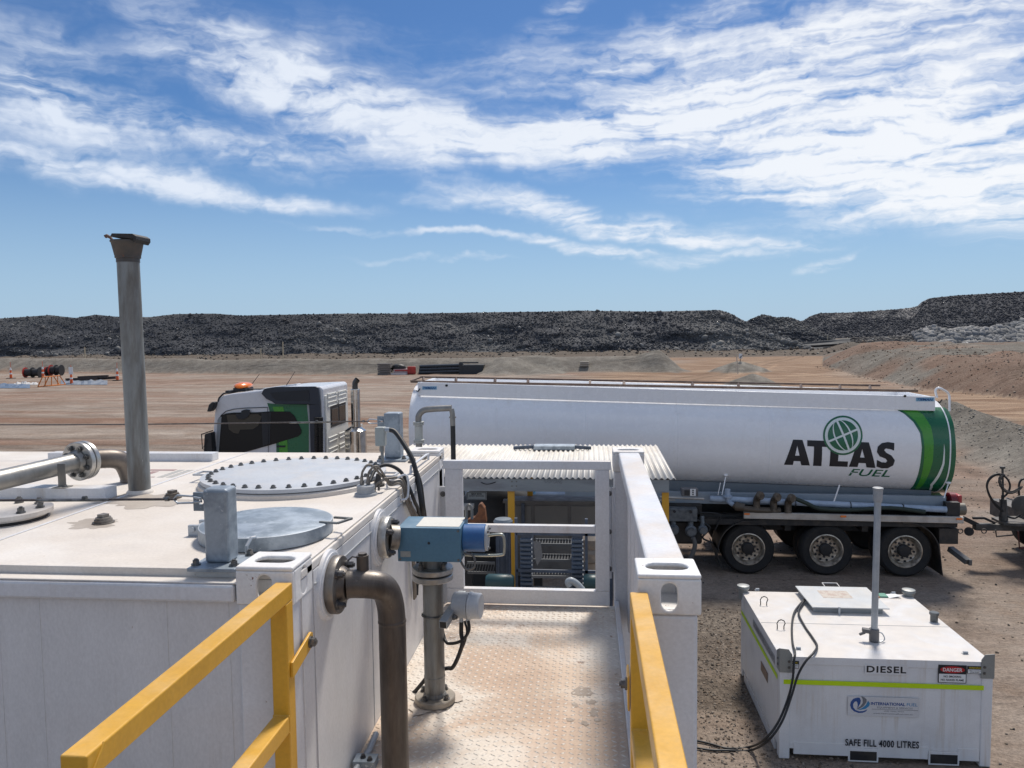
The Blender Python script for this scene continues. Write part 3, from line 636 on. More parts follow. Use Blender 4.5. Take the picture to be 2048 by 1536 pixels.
# body
m = MB(); m.box(-5.74, XW-.004, 2.25, 4.55, .2, RZ-.03); m.build('tank_body', WWALL, T)
m = MB(); m.box(-5.72, XW-.002, 2.245, 4.585, RZ-.028, RZ); rp = m.build('roof_plate', WROOF, T, bevel=.004)
m = MB()
for x in (-2.115,): m.box(x-.006, x+.006, 2.27, 4.56, RZ, RZ+.004)
m.build('weld_seam', WH, rp, bevel=.002)
m = MB(); m.box(XW-.05, XW-.010, 2.36, 4.42, RZ+.0005, RZ+.008); m.build('roof_edge_strip', WROOF, rp, bevel=.003)
m = MB(); m.box(-5.55, -1.07, 2.183, 2.243, 4.095, 4.150); m.build('top_rail', WH, T, bevel=.008)
m = MB(); m.box(-5.55, -1.06, 2.2435, 2.30, 4.151, RZ+.003); m.box(-5.55, -1.06, 2.19, 2.2425, 4.1505, 4.156); m.build('roof_lip', WROOF, T, bevel=.004)
m = MB(); m.box(-5.55, -1.062, 2.205, 2.249, .9, 4.0945); m.build('front_wall', WWALL, T)
m = MB()
for x in (-1.72, -1.30, -1.10, -1.86): m.box(x-.0025, x+.0025, 2.2035, 2.206, .9, 4.09)
m.build('wall_seam', WWALL, T)
m = MB(); m.box(XW-.003, XW, 2.345, 4.42, .3, RZ-.03); sw = m.build('side_wall', WWALL, T)
m = MB(); m.box(XW, XW+.0015, 2.985, 2.9885, 3.3, RZ-.03); m.box(XW-.001, XW+.004, 2.35, 4.42, 4.10, 4.106); m.build('panel_joint', GREYP, sw)
# castings and posts
for (x, y, fr, sd_) in ((-1.062, YN, True, 'R'), (.137, YN, True, None), (-1.062, 4.455, False, 'R'), (.140, 4.455, False, None)):
    casting(T, x, y, fr, sd_)
m = MB(); m.box(-1.058, -.889, YN+.006, 2.33, .3, ZC-.1185); m.build('corner_post', WH, T, bevel=.004)
m = MB(); m.box(.150, .308, YN+.006, 2.33, .0, ZC-.1185); m.build('corner_post', WH, T, bevel=.012, seg=3)
m = MB(); m.box(-1.05, -.884, 4.46, 4.61, .3, ZC-.1185); m.build('corner_post', WH, T, bevel=.004)
m = MB(); m.box(.146, .30, 4.462, 4.61, .0, ZC-.1185); m.build('corner_post', WH, T, bevel=.008)
m = MB(); m.box(.172, .292, 2.346, 4.454, 4.135, 4.204); m.build('side_beam', WH, T, bevel=.010, seg=3)
# pressed end wall under the beam
m = MB(); pr = []; y = 2.331; k = 0
while y < 4.46:
    pr += [(y, .262), (min(y+.05, 4.461), .222)] if k % 2 == 0 else [(y, .222), (min(y+.05, 4.461), .262)]
    y += .16; k += 1
n0 = len(m.v)
for (yy, xx) in pr: m.v += [Vector((xx, yy, 3.2)), Vector((xx, yy, 4.134))]
for i in range(len(pr)-1): m.f.append((n0+2*i, n0+2*i+2, n0+2*i+3, n0+2*i+1))
ew = m.build('end_wall', WH, T); so_ = ew.modifiers.new('s', 'SOLIDIFY'); so_.thickness = .004
m = MB(); m.box(.146, .172, 2.331, 4.455, 3.2, 3.33); m.build('floor_edge_beam', WH, T, bevel=.004)
m = MB(); m.box(-1.05, -.886, 2.3305, 2.341, 3.92, 4.075); m.build('gusset_plate', WH, T, bevel=.003)
m = MB()
for z in (3.911, 3.723, 3.53): m.cyl((-.905, YN+.007, z), (-.905, YN+.003, z), .009, 16)
m.build('plug_button', WHP, T)
# hinge plates with bolts beside the gate
m = MB(); m.box(.132, .1455, 4.448, 4.461, 3.50, 4.0); m.box(.100, .1315, 4.4495, 4.4585, 3.46, 4.0); hp = m.build('hinge_plate', WH, T, bevel=.003)
for z in (3.965, 3.74, 3.52): bolt_at(T, (.118, 4.449, z), (0, -1, 0), .011, .014, BOLTM)
m = MB(); m.box(-.882, -.842, 4.445, 4.456, 3.3, 4.0); m.build('hinge_plate', WH, T, bevel=.003)
bolt_at(T, (-.862, 4.445, 3.955), (0, -1, 0), .012, .016, BOLTM)
# chequer plate platform
m = MB(); m.box(XW+.001, .1455, 1.1, 4.44, ZF-.012, ZF); fl = m.build('platform_floor', mat('chequer_plate', (.64, .585, .515), .72, .0, col2=(.54, .42, .32), scale=1.7, lo=.42, hi=.62, dust=(.47, .34, .25), dscale=1.8, dlo=.48, dhi=.66, spots=(.28, .19, .14), sscale=9, sth=.64, bump=.25, fine=.1), T)
V, F = [], []
p = .033
for i in range(int(1.03/p)):
    for j in range(int(2.9/p)):
        x = XW+.016+i*p; y = 1.55+j*p
        if y > 4.42 or x > .135: continue
        a = .62 if (i+j) % 2 == 0 else -.62
        ca, sa = math.cos(a), math.sin(a); L, Wd = .0150, .0046; k = len(V)
        def q(u, v, z): return (x+u*ca-v*sa, y+u*sa+v*ca, z)
        V += [q(-L, 0, ZF), q(0, -Wd, ZF), q(L, 0, ZF), q(0, Wd, ZF), q(-L*.5, 0, ZF+.0027), q(L*.5, 0, ZF+.0027)]
        F += [(k, k+1, k+4), (k+1, k+5, k+4), (k+1, k+2, k+5), (k+2, k+3, k+5), (k+3, k+4, k+5), (k+3, k, k+4)]
me = bpy.data.meshes.new('tread_lugs'); me.from_pydata([(a+2.7, b-3.4, c) for a, b, c in V], [], F); me.materials.append(mat('highlit_worn_lugs', (.70, .655, .59), .5, .15, col2=(.50, .39, .30), scale=5, lo=.45, hi=.7))  # paler lug colour paints a highlight on each lug, besides wear
lg = bpy.data.objects.new('tread_lugs', me); COL.objects.link(lg); lg.parent = T; lg['kind'] = 'stuff'
# dried patch of spilt mud on the floor
def blotch(parent, name, mt, cx, cy, r, z, seed, sx=1, sy=1, n=40):
    r_ = random.Random(seed); ph = [r_.uniform(0, 6.28) for _ in range(6)]
    m = MB(); m.v.append(Vector((cx, cy, z)))
    for i in range(n):
        a = 2*PI*i/n; R = r*(1+.22*math.sin(2*a+ph[0])+.13*math.sin(5*a+ph[1])+.1*math.sin(9*a+ph[2])+.08*math.sin(15*a+ph[3]))
        m.v.append(Vector((cx+R*math.cos(a)*sx, cy+R*math.sin(a)*sy, z)))
    m.f += [(0, i+1, (i+1) % n+1) for i in range(n)]
    return m.build(name, mt, parent)
for i, (px, py, r) in enumerate(((1165, 1384, .033), (1182, 1404, .016), (1150, 1410, .012), (1188, 1425, .018), (1140, 1440, .011), (1195, 1440, .010), (1170, 1447, .012))):
    q = onz(px, py, ZF); blotch(T, 'dried_mud', GRIME, q.x, q.y, r, ZF+.0012+.0001*i, 3+i, 1.15, 1.6)
# roof fittings --------------------------------------------------
def cover(label, cx, cy, R, z0, ztop, mt, nb, rb, name='manhole_cover', ringw=.02):
    m = MB(); m.lathe((cx, cy, z0), (0, 0, 1), [(R-.02, 0), (R-.02, ztop-.018-z0), (R, ztop-.0175-z0), (R, ztop-.001-z0), (R-.003, ztop-z0)], 72)
    o = m.build(name, mt, T, smooth=True)
    if label: o['label'] = label
    return o
MX, MY, MR = -1.455, 3.675, .445
mc = cover('large round grey manhole cover ringed with bolts', MX, MY, MR, RZ, RZ+.046, LIDM, 0, 0)
m = MB(); m.lathe((MX, MY, RZ), (0, 0, 1), [(MR+.012, 0), (MR+.010, .018), (MR+.001, .023)], 72); m.build('cover_rim', WROOF, mc, smooth=True)
bolt_ring(mc, (MX, MY, RZ+.046), (0, 0, 1), MR-.038, 38, .0105, .015, BOLTM, .05)
for sx in (-1, 1):
    m = MB(); a = Vector((MX+sx*(MR-.01), MY-.045, RZ+.036)); b = a+Vector((sx*.075, 0, 0)); c = b+Vector((0, .09, 0)); d = a+Vector((0, .09, 0))
    m.bar(a, b, .012, .008).bar(b, c, .012, .008).bar(c, d, .012, .008); m.build('lift_handle', LIDM, mc)
LX, LY, LR = -1.165, 2.655, .232
ld = cover('smaller round galvanised hatch lid nearer the camera', LX, LY, LR, RZ+.006, RZ+.052, LIDM, 0, 0, name='hatch_lid')
m = MB(); m.lathe((LX, LY, RZ), (0, 0, 1), [(LR+.001, .004), (LR+.002, .050), (LR-.004, .0525)], 72)
m.build('lid_band', GALV, ld, smooth=True)
m = MB(); a = Vector((LX+LR-.03, LY-.01, RZ+.054)); b = a+Vector((.075, -.03, .004)); c = b+Vector((.03, .07, 0)); d = a+Vector((.03, .07, 0))
m.bar(a, b, .010, .007).bar(b, c, .010, .007).bar(c, d, .010, .007); m.build('lift_handle', OLDP, ld)
m = MB(); m.tube([(LX+.045, LY-LR-.035, RZ), (LX+.045, LY-LR-.035, RZ+.035), (LX+.05, LY-LR-.012, RZ+.055), (LX+.055, LY-LR+.01, RZ+.052)], .006, 8); m.build('lid_latch', GALVL, ld, smooth=True)
m = MB(); m.box(LX-LR-.055, LX-LR+.01, LY-.03, LY-.014, RZ, RZ+.04).box(LX-LR-.055, LX-LR+.01, LY+.05, LY+.066, RZ, RZ+.04); m.cyl((LX-LR-.035, LY-.036, RZ+.025), (LX-LR-.035, LY+.07, RZ+.025), .009, 12)
m.build('lid_hinge', GALVL, ld, bevel=.002)
# left blind flange
BX, BY, BR = -2.335, 2.84, .165
bf = cover('round white blind flange at the left with hex bolts', BX, BY, BR, RZ+.012, RZ+.040, WROOF, 0, 0, name='blind_flange')
m = MB(); m.lathe((BX, BY, RZ), (0, 0, 1), [(BR-.02, 0), (BR-.02, .0115)], 40); m.build('flange_gasket', DARK, bf)
bolt_ring(bf, (BX, BY, RZ+.040), (0, 0, 1), BR-.04, 8, .0125, .026, BOLTM, .3)
# hex plugs
for (px, py) in ((207, 1046), (345, 996)):
    q = onz(px, py, RZ); m = MB(); m.cyl((q.x, q.y, RZ), (q.x, q.y, RZ+.006), .040, 28).cyl((q.x, q.y, RZ+.006), (q.x, q.y, RZ+.016), .033, 24).cyl((q.x, q.y, RZ+.016), (q.x, q.y, RZ+.024), .028, 24).cyl((q.x, q.y, RZ+.024), (q.x, q.y, RZ+.036), .021, 4, rot=.5)
    m.build('hex_plug', FLG, T)
blotch(T, 'oil_stain', mat('old_oil_stain', (.36, .31, .26), .55, col2=(.42, .37, .32), scale=6), -1.93, 2.79, .075, RZ+.0005, 5, 1.35, 1.0, 64)
blotch(T, 'oil_stain', mat('old_oil_stain_b', (.40, .345, .29), .55, col2=(.45, .40, .34), scale=6), -1.97, 3.20, .13, RZ+.0009, 9, 1.45, 1.1, 64)
# printed warning decal on the roof
dk = mat('faded_red_print', (.34, .22, .21), .6); dg = mat('faded_grey_print', (.42, .42, .40), .6)
q = onz(330, 945, RZ); m = MB(); m.box(q.x-.13, q.x+.02, q.y-.14, q.y-.125, RZ+.0005, RZ+.001).box(q.x-.13, q.x+.02, q.y+.05, q.y+.09, RZ+.0005, RZ+.001)
m.box(q.x-.13, q.x-.115, q.y-.12, q.y+.045, RZ+.0005, RZ+.001).box(q.x-.09, q.x-.05, q.y-.10, q.y+.03, RZ+.0005, RZ+.001); m.build('roof_decal', dk, T)
m = MB()
for i in range(7):
    for j in range(2): m.box(q.x+.035+.05*j, q.x+.07+.05*j, q.y-.14+.033*i, q.y-.118+.033*i, RZ+.0005, RZ+.001)
m.build('roof_decal', dg, T)
# anchor pads (channels) on the roof
def channel(x0, x1, y0, y1, z1):
    m = MB(); m.box(x0, x1, y0, y1, RZ, z1); m.box(x1, x1+.001, y0+.006, y1-.006, RZ+.004, z1-.004)
    return m.build('roof_channel', WH, T, bevel=.004)
channel(-5.4, -2.15, 3.20, 3.285, RZ+.052); channel(-3.2, -2.18, 4.24, 4.32, RZ+.045)
# small coaming vent and the sensor boss near the right edge
q = onz(732, 990, RZ); m = MB(); m.lathe((q.x, q.y, RZ), (0, 0, 1), [(.052, 0), (.050, .010), (.041, .012), (.041, .022), (.039, .0225), (.039, .032), (.041, .0325), (.041, .044), (.038, .046)], 32); m.build('sensor_boss', GREYP, T, smooth=True)
qb = q
for (px, py) in ((848, 918), (760, 945), (825, 925)):
    q = onz(px, py, RZ); m = MB(); m.cyl((q.x, q.y, RZ), (q.x, q.y, RZ+.008), .026, 20).cyl((q.x, q.y, RZ+.008), (q.x, q.y, RZ+.024), .018, 6); m.build('hex_plug', FLG, T)
m = MB(); a = onx(852, 884+12, XW-.03); m.tube([(XW-.03, 4.28, RZ+.002), (XW-.03, 4.28, RZ+.042), (XW-.03, 4.22, RZ+.046), (XW-.03, 3.85, RZ+.046), (XW-.03, 3.83, RZ+.003)], .0065, 8, caps=True); m.build('cable_rail', WH, T, smooth=True)
# wall flange pads
def wallpad(y, z):
    m = MB(); m.lathe((XW, y, z), (1, 0, 0), [(.118, 0), (.116, .012), (.106, .014), (.106, .018)], 44); m.build('flange_pad', WH, T, smooth=True)
wallpad(2.475, 4.062); wallpad(3.105, 4.055)

# ---------------- vent stack
VX, VY = -2.085, 3.36
V_ = thing('vent_stack', 'tall weathered vent stack with an open hinged rain cap standing on the tank roof', 'vent pipe', (VX, VY, RZ))
m = MB(); m.cyl((VX, VY, RZ), (VX-.008, VY, 5.26), .048, 36); m.build('pipe', OLDP, V_, smooth=True)
m = MB(); m.lathe((VX, VY, RZ), (0, 0, 1), [(.059, 0), (.058, .008), (.052, .014), (.049, .018)], 32); m.build('base_collar', WROOF, V_, smooth=True)
TX = VX-.008
m = MB(); m.lathe((TX, VY, 5.245), (0, 0, 1), [(.050, 0), (.050, .018), (.055, .020), (.055, .030), (.056, .032), (.068, .088), (.072, .092), (.072, .098), (.068, .099), (.06, .09)], 32); m.build('cap_body', mat('rusty_cap', (.075, .072, .07), .6, .3, col2=(.10, .085, .075), scale=20, spots=(.2, .08, .04), sscale=25, sth=.66), V_, smooth=True)
m = MB(); m.prism([(-.045, .112), (-.036, .126), (.062, .122), (.078, .112), (.078, .096), (.066, .080), (.064, .100), (-.03, .108)], lambda a, b: (TX+a, VY-.06, 5.245+b), lambda a, b: (TX+a, VY+.06, 5.245+b)); m.build('rain_flap', DARK, V_, bevel=.003)
m = MB(); m.tube([(TX-.055, VY-.02, 5.34), (TX-.068, VY-.02, 5.358), (TX-.085, VY-.02, 5.366), (TX-.092, VY-.02, 5.362)], lambda t: .006+.003*t, 8); m.build('counterweight', mat('rust_brown', (.14, .08, .06), .7), V_, smooth=True)

# ---------------- left pipe with flange and elbow
Pp = thing('roof_pipe', 'stainless pipe with bolted flange running across the roof to an elbow behind the stack', 'pipe', (-2.4, 3.5, RZ))
f0 = ony(160, 922, 3.43); L0 = ony(0, 960, 3.02); dr = (f0-L0).normalized()
m = MB(); m.tube([L0-dr*2.6, L0, f0], .0445, 28); m.build('pipe', STAIN, Pp, smooth=True)
for k, (d0, mt_) in enumerate(((0, FLGL), (.030, FLGL))):
    a = f0+dr*(d0-.018); m = MB(); m.lathe(a, dr, [(.090, 0), (.093, .003), (.093, .021), (.090, .024)], 40); fo = m.build('flange', mt_, Pp, smooth=True)
    if k == 0: bolt_ring(fo, a, -dr, .068, 8, .010, .018, BOLTM, .4)
m = MB(); a = f0-dr*.022; m.lathe(a, -dr, [(.058, 0), (.052, .012), (.046, .02)], 28); m.build('pipe_collar', STAIN, Pp, smooth=True)
e0 = f0+dr*.02; e1 = ony(222, 917, 3.55); e2 = ony(247, 926, 3.60); e3 = ony(260, 952, 3.62); e4 = Vector((e3.x, e3.y, RZ))
m = MB(); m.tube([e0, e1, e2, e3, e4], .047, 24, smooth=6); m.build('elbow', mat('brown_grey_pipe', (.19, .165, .145), .45, .5, col2=(.12, .10, .085), scale=5), Pp, smooth=True)
m = MB(); q = ony(128, 968, 3.25); m.box(q.x-.018, q.x+.02, 3.235, 3.239, RZ+.0525, RZ+.052+.105); m.box(q.x-.018, q.x+.045, 3.19, 3.25, RZ+.0525, RZ+.056); br = m.build('pipe_bracket', STAIN, Pp, bevel=.001)
bolt_at(Pp, (q.x+.03, 3.215, RZ+.056), (0, 0, 1), .009, .012, BOLTM)

# ---------------- anchor posts and safety ropes
def anchor(px_unused, x0, x1, y0, y1, z1, label, lugz):
    o = thing('anchor_post', label, 'anchor post', ((x0+x1)/2, (y0+y1)/2, RZ), 'galvanised safety line posts')
    m = MB(); m.box(x0, x1, y0, y1, RZ+.012, z1); m.build('post', GALV, o, bevel=.010, seg=3)
    m = MB(); m.box(x0-.030, x1+.045, y0-.055, y1+.025, RZ+.0005, RZ+.012); m.build('base_plate', GALV, o, bevel=.002)
    for a, b in ((x0-.018, y0-.02), (x1+.026, y0-.02), (x1+.026, y1+.02)): bolt_at(o, (a, b, RZ+.012), (0, 0, 1), .011, .020, BOLTM)
    yc = (y0+y1)/2
    m = MB(); m.plate((x0-.022, yc-.004, lugz), (1, 0, 0), (0, 0, 1), .052, .060, .008, .009, .009, 16); m.build('lug', GALV, o, bevel=.001)
    return o
anchor(0, -1.205, -1.125, 2.272, 2.345, 4.425, 'mottled galvanised post bolted near the front corner of the tank roof', 4.378)
anchor(0, -1.172, -1.078, 4.30, 4.39, 4.452, 'galvanised post at the back corner behind the bolted manhole', 4.40)
def rope(xa, y, z, label, zl, nm='safety_rope'):
    o = thing(nm, label, 'safety rope', (xa, y, z), 'steel safety ropes')
    m = MB(); m.tube([(-5.6, y, zl), (-3.2, y, zl-.012), (xa-.075, y, z)], .0042 if y < 3 else .0038, 8, smooth=6); m.build('rope', mat('rope_sheath', (.055, .045, .045), .6, col2=(.10, .085, .08), scale=30, bump=.5, bscale=300), o, smooth=True)
    m = MB()
    for k in (.10, .38): m.cyl((xa-k, y, z+.0005), (xa-k-.012, y, z), .0075, 10)
    m.tube([(xa-.30, y-.005, z-.004), (xa-.55, y-.005, z-.008)], .0045, 8)
    m.build('rope_clamp', BOLTM, o, smooth=True)
    m = MB(); m.tube([(xa-.085, y, z), (xa-.07, y-.004, z+.013), (xa-.02, y, z+.010), (xa-.004, y, z), (xa-.02, y, z-.011), (xa-.07, y-.004, z-.012)], .0036, 8, closed=True)
    m.tube([(xa-.012, y-.006, z+.008), (xa+.012, y-.012, z+.006), (xa+.014, y-.012, z-.004), (xa-.01, y-.006, z-.008)], .0036, 8); m.build('shackle', GALVL, o, smooth=True)
rope(-1.232, 2.303, 4.386, 'near dark steel rope stretched across the roof to the front galvanised post', 4.374)
rope(-1.197, 4.345, 4.400, 'far thin steel rope passing in front of the truck cab to the back post', 4.392)

# ---------------- elbow drop pipe
E_ = thing('drop_pipe', 'oily brown pipe elbow bolted to the tank wall and dropping past the platform', 'pipe', (-.72, 2.55, 2.6))
c = Vector((XW+.0185, 2.475, 4.062))
m = MB(); m.lathe(c, (1, 0, 0), [(.094, 0), (.097, .004), (.097, .026), (.094, .030)], 48); fg = m.build('flange', FLG, E_, smooth=True)
bolt_ring(fg, c+Vector((.030, 0, 0)), (1, 0, 0), .074, 4, .012, .030, BOLTB, PI/4)
px_ = -.690; yv = 2.565
m = MB(); m.lathe(c+Vector((.030, 0, 0)), (1, 0, 0), [(.062, 0), (.058, .010), (.050, .022)], 32)
m.tube([c+Vector((.045, 0, 0)), c+Vector((.075, .01, 0)), (px_-.030, 2.51, 4.050), (px_-.008, 2.54, 4.020), (px_, yv, 3.965), (px_+.004, yv+.005, 3.90)], .0475, 32, smooth=8)
m.build('elbow', BROWNP, E_, smooth=True)
m = MB(); m.cyl((px_+.004, yv+.005, 3.903), (px_+.006, yv+.005, 2.4), .0475, 36); m.build('pipe', BROWNP, E_, smooth=True)
m = MB(); m.lathe((px_+.004, yv+.005, 3.897), (0, 0, 1), [(.0478, 0), (.0492, .003), (.0492, .009), (.0478, .012)], 32); m.build('weld_bead', BROWNP, E_, smooth=True)
q = Vector((-.765, 2.50, 4.098)); m = MB(); m.cyl(q, q+Vector((0, 0, .058)), .0205, 24).cyl(q+Vector((0, 0, .058)), q+Vector((0, 0, .066)), .0155, 6); m.build('test_plug', BROWNP, E_, smooth=True)
m = MB(); m.tube([q+Vector((-.02, 0, .05)), q+Vector((-.035, 0, .052)), q+Vector((-.05, -.005, .040))], .003, 6); m.build('plug_tether', BOLTB, E_, smooth=True)

# ---------------- actuated valve riser
R_ = thing('valve_riser', 'upright grey flanged riser pipe with a blue actuator box bolted to the tank wall', 'valve', (-.665, 3.18, ZF))
c = Vector((XW+.0185, 3.105, 4.055))
m = MB(); m.lathe(c, (1, 0, 0), [(.084, 0), (.087, .004), (.087, .030), (.084, .034)], 44); fg = m.build('flange', FLGL, R_, smooth=True)
bolt_ring(fg, c+Vector((.034, 0, 0)), (1, 0, 0), .066, 4, .012, .030, BOLTB, PI/4+.2)
m = MB(); m.cyl(c+Vector((.030, 0, 0)), (-.80, 3.12, 4.050), .052, 30); m.build('pipe_stub', FLG, R_, smooth=True)
RX, RY = -.672, 3.205
bx0, bx1 = ony(795, 1085, 3.10).x, ony(921, 1085, 3.10).x
bz1, bz0 = ony(860, 1056, 3.10).z, ony(860, 1124, 3.10).z
m = MB(); m.box(bx0, bx1, 3.10, 3.30, bz0, bz1); ab = m.build('actuator_box', BLU, R_, bevel=.003)
m = MB(); m.box(bx0+.075, bx1-.008, 3.12, 3.28, bz1+.0005, bz1+.002); m.build('data_label', mat('pale_label', (.62, .60, .54), .55), ab)
m = MB(); m.cyl(((bx0+bx1)/2+.0, 3.0995, (bz0+bz1)/2+.008), ((bx0+bx1)/2, 3.098, (bz0+bz1)/2+.008), .0055, 14); m.build('port_plug', BVIN, ab)
zc_ = (bz0+bz1)/2+.012
for a in (bx0+.010, bx1-.010):
    for b in (bz0+.010, bz1-.012): bolt_at(ab, (a, 3.0998, b), (0, -1, 0), .0038, .004, BOLTM, name='cover_screw')
m = MB(); m.box(bx0+.012, bx0+.055, 3.0985, 3.0998, bz0+.020, bz0+.044); m.build('rating_plate', mat('rating_plate', (.30, .33, .34), .35, .6), ab)
for a, b in ((.05, 40), (.05, -40), (.05, 180)): 
    q = Vector((bx1+.105, 3.18+.044*math.sin(math.radians(b)), zc_+.044*math.cos(math.radians(b)))); bolt_at(R_, q, (1, 0, 0), .005, .009, BOLTM, name='cap_screw')
m = MB(); m.cyl((bx1+.001, 3.18, zc_), (bx1+.095, 3.18, zc_), .058, 40); ac = m.build('actuator_cylinder', BLU2, R_, smooth=True, bevel=.004)
m = MB(); m.cyl((bx1+.0955, 3.18, zc_), (bx1+.105, 3.18, zc_), .054, 36); m.build('end_cap', GREYP, ac, smooth=True)
m = MB(); p0 = Vector((bx1+.105, 3.18, zc_+.01)); m.tube([p0, p0+Vector((.045, 0, .006)), p0+Vector((.066, 0, -.004)), p0+Vector((.068, 0, -.065)), p0+Vector((.055, 0, -.082)), p0+Vector((-.02, 0, -.086)), p0+Vector((-.10, .0, -.084))], .0062, 10, smooth=5); m.build('air_line', mat('air_line_metal', (.40, .41, .36), .3, .8), R_, smooth=True)
m = MB(); m.tube([(bx1-.01, 3.12, bz0+.01), (bx1+.02, 3.11, bz0-.03), (bx1+.055, 3.11, bz0-.02), (bx1+.05, 3.12, bz0+.022), (bx1+.01, 3.13, bz0+.03)], .0048, 10, smooth=6); m.build('air_hose', mat('grey_hose', (.13, .12, .11), .5), R_, smooth=True)
m = MB(); q = Vector((bx1-.03+.03, 3.26, bz1)); m.cyl(q, q+Vector((0, 0, .035)), .007, 10); m.tube([q+Vector((0, 0, .03)), q+Vector((.002, 0, .055)), q+Vector((.014, 0, .062)), q+Vector((.024, 0, .045)), q+Vector((.025, 0, .0))], .0062, 10, smooth=5); m.build('air_hose', mat('grey_hose_b', (.2, .19, .17), .45, .3), R_, smooth=True)
m = MB(); m.cyl((RX, RY, bz0), (RX, RY, bz0-.075), .0435, 32); m.build('pipe', OLDP, R_, smooth=True)
zt = bz0-.062
for k, (dz, mt_) in enumerate(((0, FLGL), (-.031, FLGL))):
    m = MB(); m.lathe((RX, RY, zt+dz-.013), (0, 0, 1), [(.085, 0), (.088, .003), (.088, .021), (.085, .024)], 44); fg = m.build('flange', mt_, R_, smooth=True)
    if k == 0: bolt_ring(fg, (RX, RY, zt+.011), (0, 0, 1), .067, 4, .0105, .026, BOLTM, PI/4+.15)
    else: bolt_ring(fg, (RX, RY, zt-.031-.013), (0, 0, -1), .067, 4, .0095, .012, BOLTM, PI/4+.15)
m = MB(); m.cyl((RX, RY, zt-.043), (RX, RY, ZF+.02), .0445, 36); m.build('pipe', OLDP, R_, smooth=True)
m = MB(); m.lathe((RX, RY, ZF+.028), (0, 0, 1), [(.052, 0), (.050, .012), (.046, .02)], 32); m.build('weld_collar', OLDP, R_, smooth=True)
m = MB(); m.lathe((RX, RY, ZF+.115), (0, 0, 1), [(.045, 0), (.0463, .002), (.0463, .006), (.045, .008)], 32); m.build('weld_collar', OLDP, R_, smooth=True)
m = MB(); m.lathe((RX, RY, ZF+.006), (0, 0, 1), [(.085, 0), (.088, .003), (.088, .022), (.084, .026)], 44); fg = m.build('flange', mat('dusty_flange', (.27, .24, .20), .5, .3, col2=(.36, .32, .27), scale=8, dust=(.33, .29, .24)), R_, smooth=True)
bolt_ring(fg, (RX, RY, ZF+.032), (0, 0, 1), .067, 4, .0105, .022, BOLTM, PI/4+.25)
blotch(R_, 'sealant_ring', mat('sealant', (.55, .48, .41), .8, bump=.5), RX, RY, .104, ZF+.0045, 2)
m = MB(); m.tube([(RX+.049*math.cos(a), RY+.049*math.sin(a), zt-.20) for a in [2*PI*i/20 for i in range(20)]], .004, 8, closed=True); m.build('pipe_clamp', BOLTM, R_, smooth=True)

# ---------------- instrument head on bracket
H_ = thing('transmitter', 'grey round level transmitter head on a strut bracket clamped to the riser', 'instrument', (-.5, 3.1, 3.7))
h0 = ony(913, 1209, 3.12); m = MB(); m.lathe(h0+Vector((-.012, .0, 0)), (1, -.12, .0), [(.048, 0), (.0535, .004), (.0535, .066)], 36); m.build('housing', GREYP, H_, smooth=True)
m = MB(); m.lathe(h0+Vector((.055, -.008, 0)), (1, -.12, 0), [(.053, 0), (.057, .003), (.057, .012), (.054, .014), (.053, .048), (.049, .052)], 36); m.build('cover', mat('light_grey_cap', (.47, .49, .51), .4, coat=.2), H_, smooth=True)
b0 = ony(886, 1250, 2.98); b1 = ony(925, 1188, 3.24)
m = MB(); m.bar(b0, b1, .034, .034); m.build('strut_bracket', mat('strut_grey', (.33, .35, .36), .4, .3), H_, bevel=.003)
m = MB(); e = (b0-b1).normalized(); m.bar(b0+e*.001, b0-e*.02, .026, .026); m.build('strut_end', DARK, H_)
for k in (.30, .55): bolt_at(H_, b0.lerp(b1, k)+Vector((.019, -.004, -.006)), (1, -.3, 0), .009, .018, BOLTM)
g0 = h0+Vector((.02, -.005, -.052))
m = MB(); m.cyl(g0, g0-Vector((0, 0, .03)), .0085, 10).cyl(g0+Vector((.028, 0, .002)), g0+Vector((.028, 0, -.02)), .008, 10); m.build('cable_gland', GALVL, H_, smooth=True)
q0 = g0-Vector((0, 0, .02)); fr = ony(893, 1340, 3.16); fl_ = ony(818, 1392, 3.30)
m = MB(); m.tube([q0, q0+Vector((.0, -.005, -.05)), ony(925, 1285, 3.1), ony(917, 1312, 3.11), ony(905, 1335, 3.13), fr+Vector((-.01, .06, -.02)), Vector((-.70, 3.27, 3.40)), fl_, Vector((-.868, 3.36, 3.33))], .0088, 10, smooth=6); m.build('signal_cable', BLACK, H_, smooth=True)
m = MB(); m.tube([g0+Vector((.028, 0, -.01)), ony(938, 1260, 3.1), ony(925, 1280, 3.1), ony(903, 1287, 3.14), ony(890, 1280, 3.2), (RX+.02, RY+.05, 3.66)], .0066, 10, smooth=6); m.build('signal_cable', BLACK, H_, smooth=True)
m = MB(); m.tube([q0+Vector((.012, .01, 0)), ony(934, 1262, 3.12), ony(928, 1288, 3.12), ony(917, 1310, 3.12)], .005, 8, smooth=6); m.build('signal_cable', BLACK, H_, smooth=True)

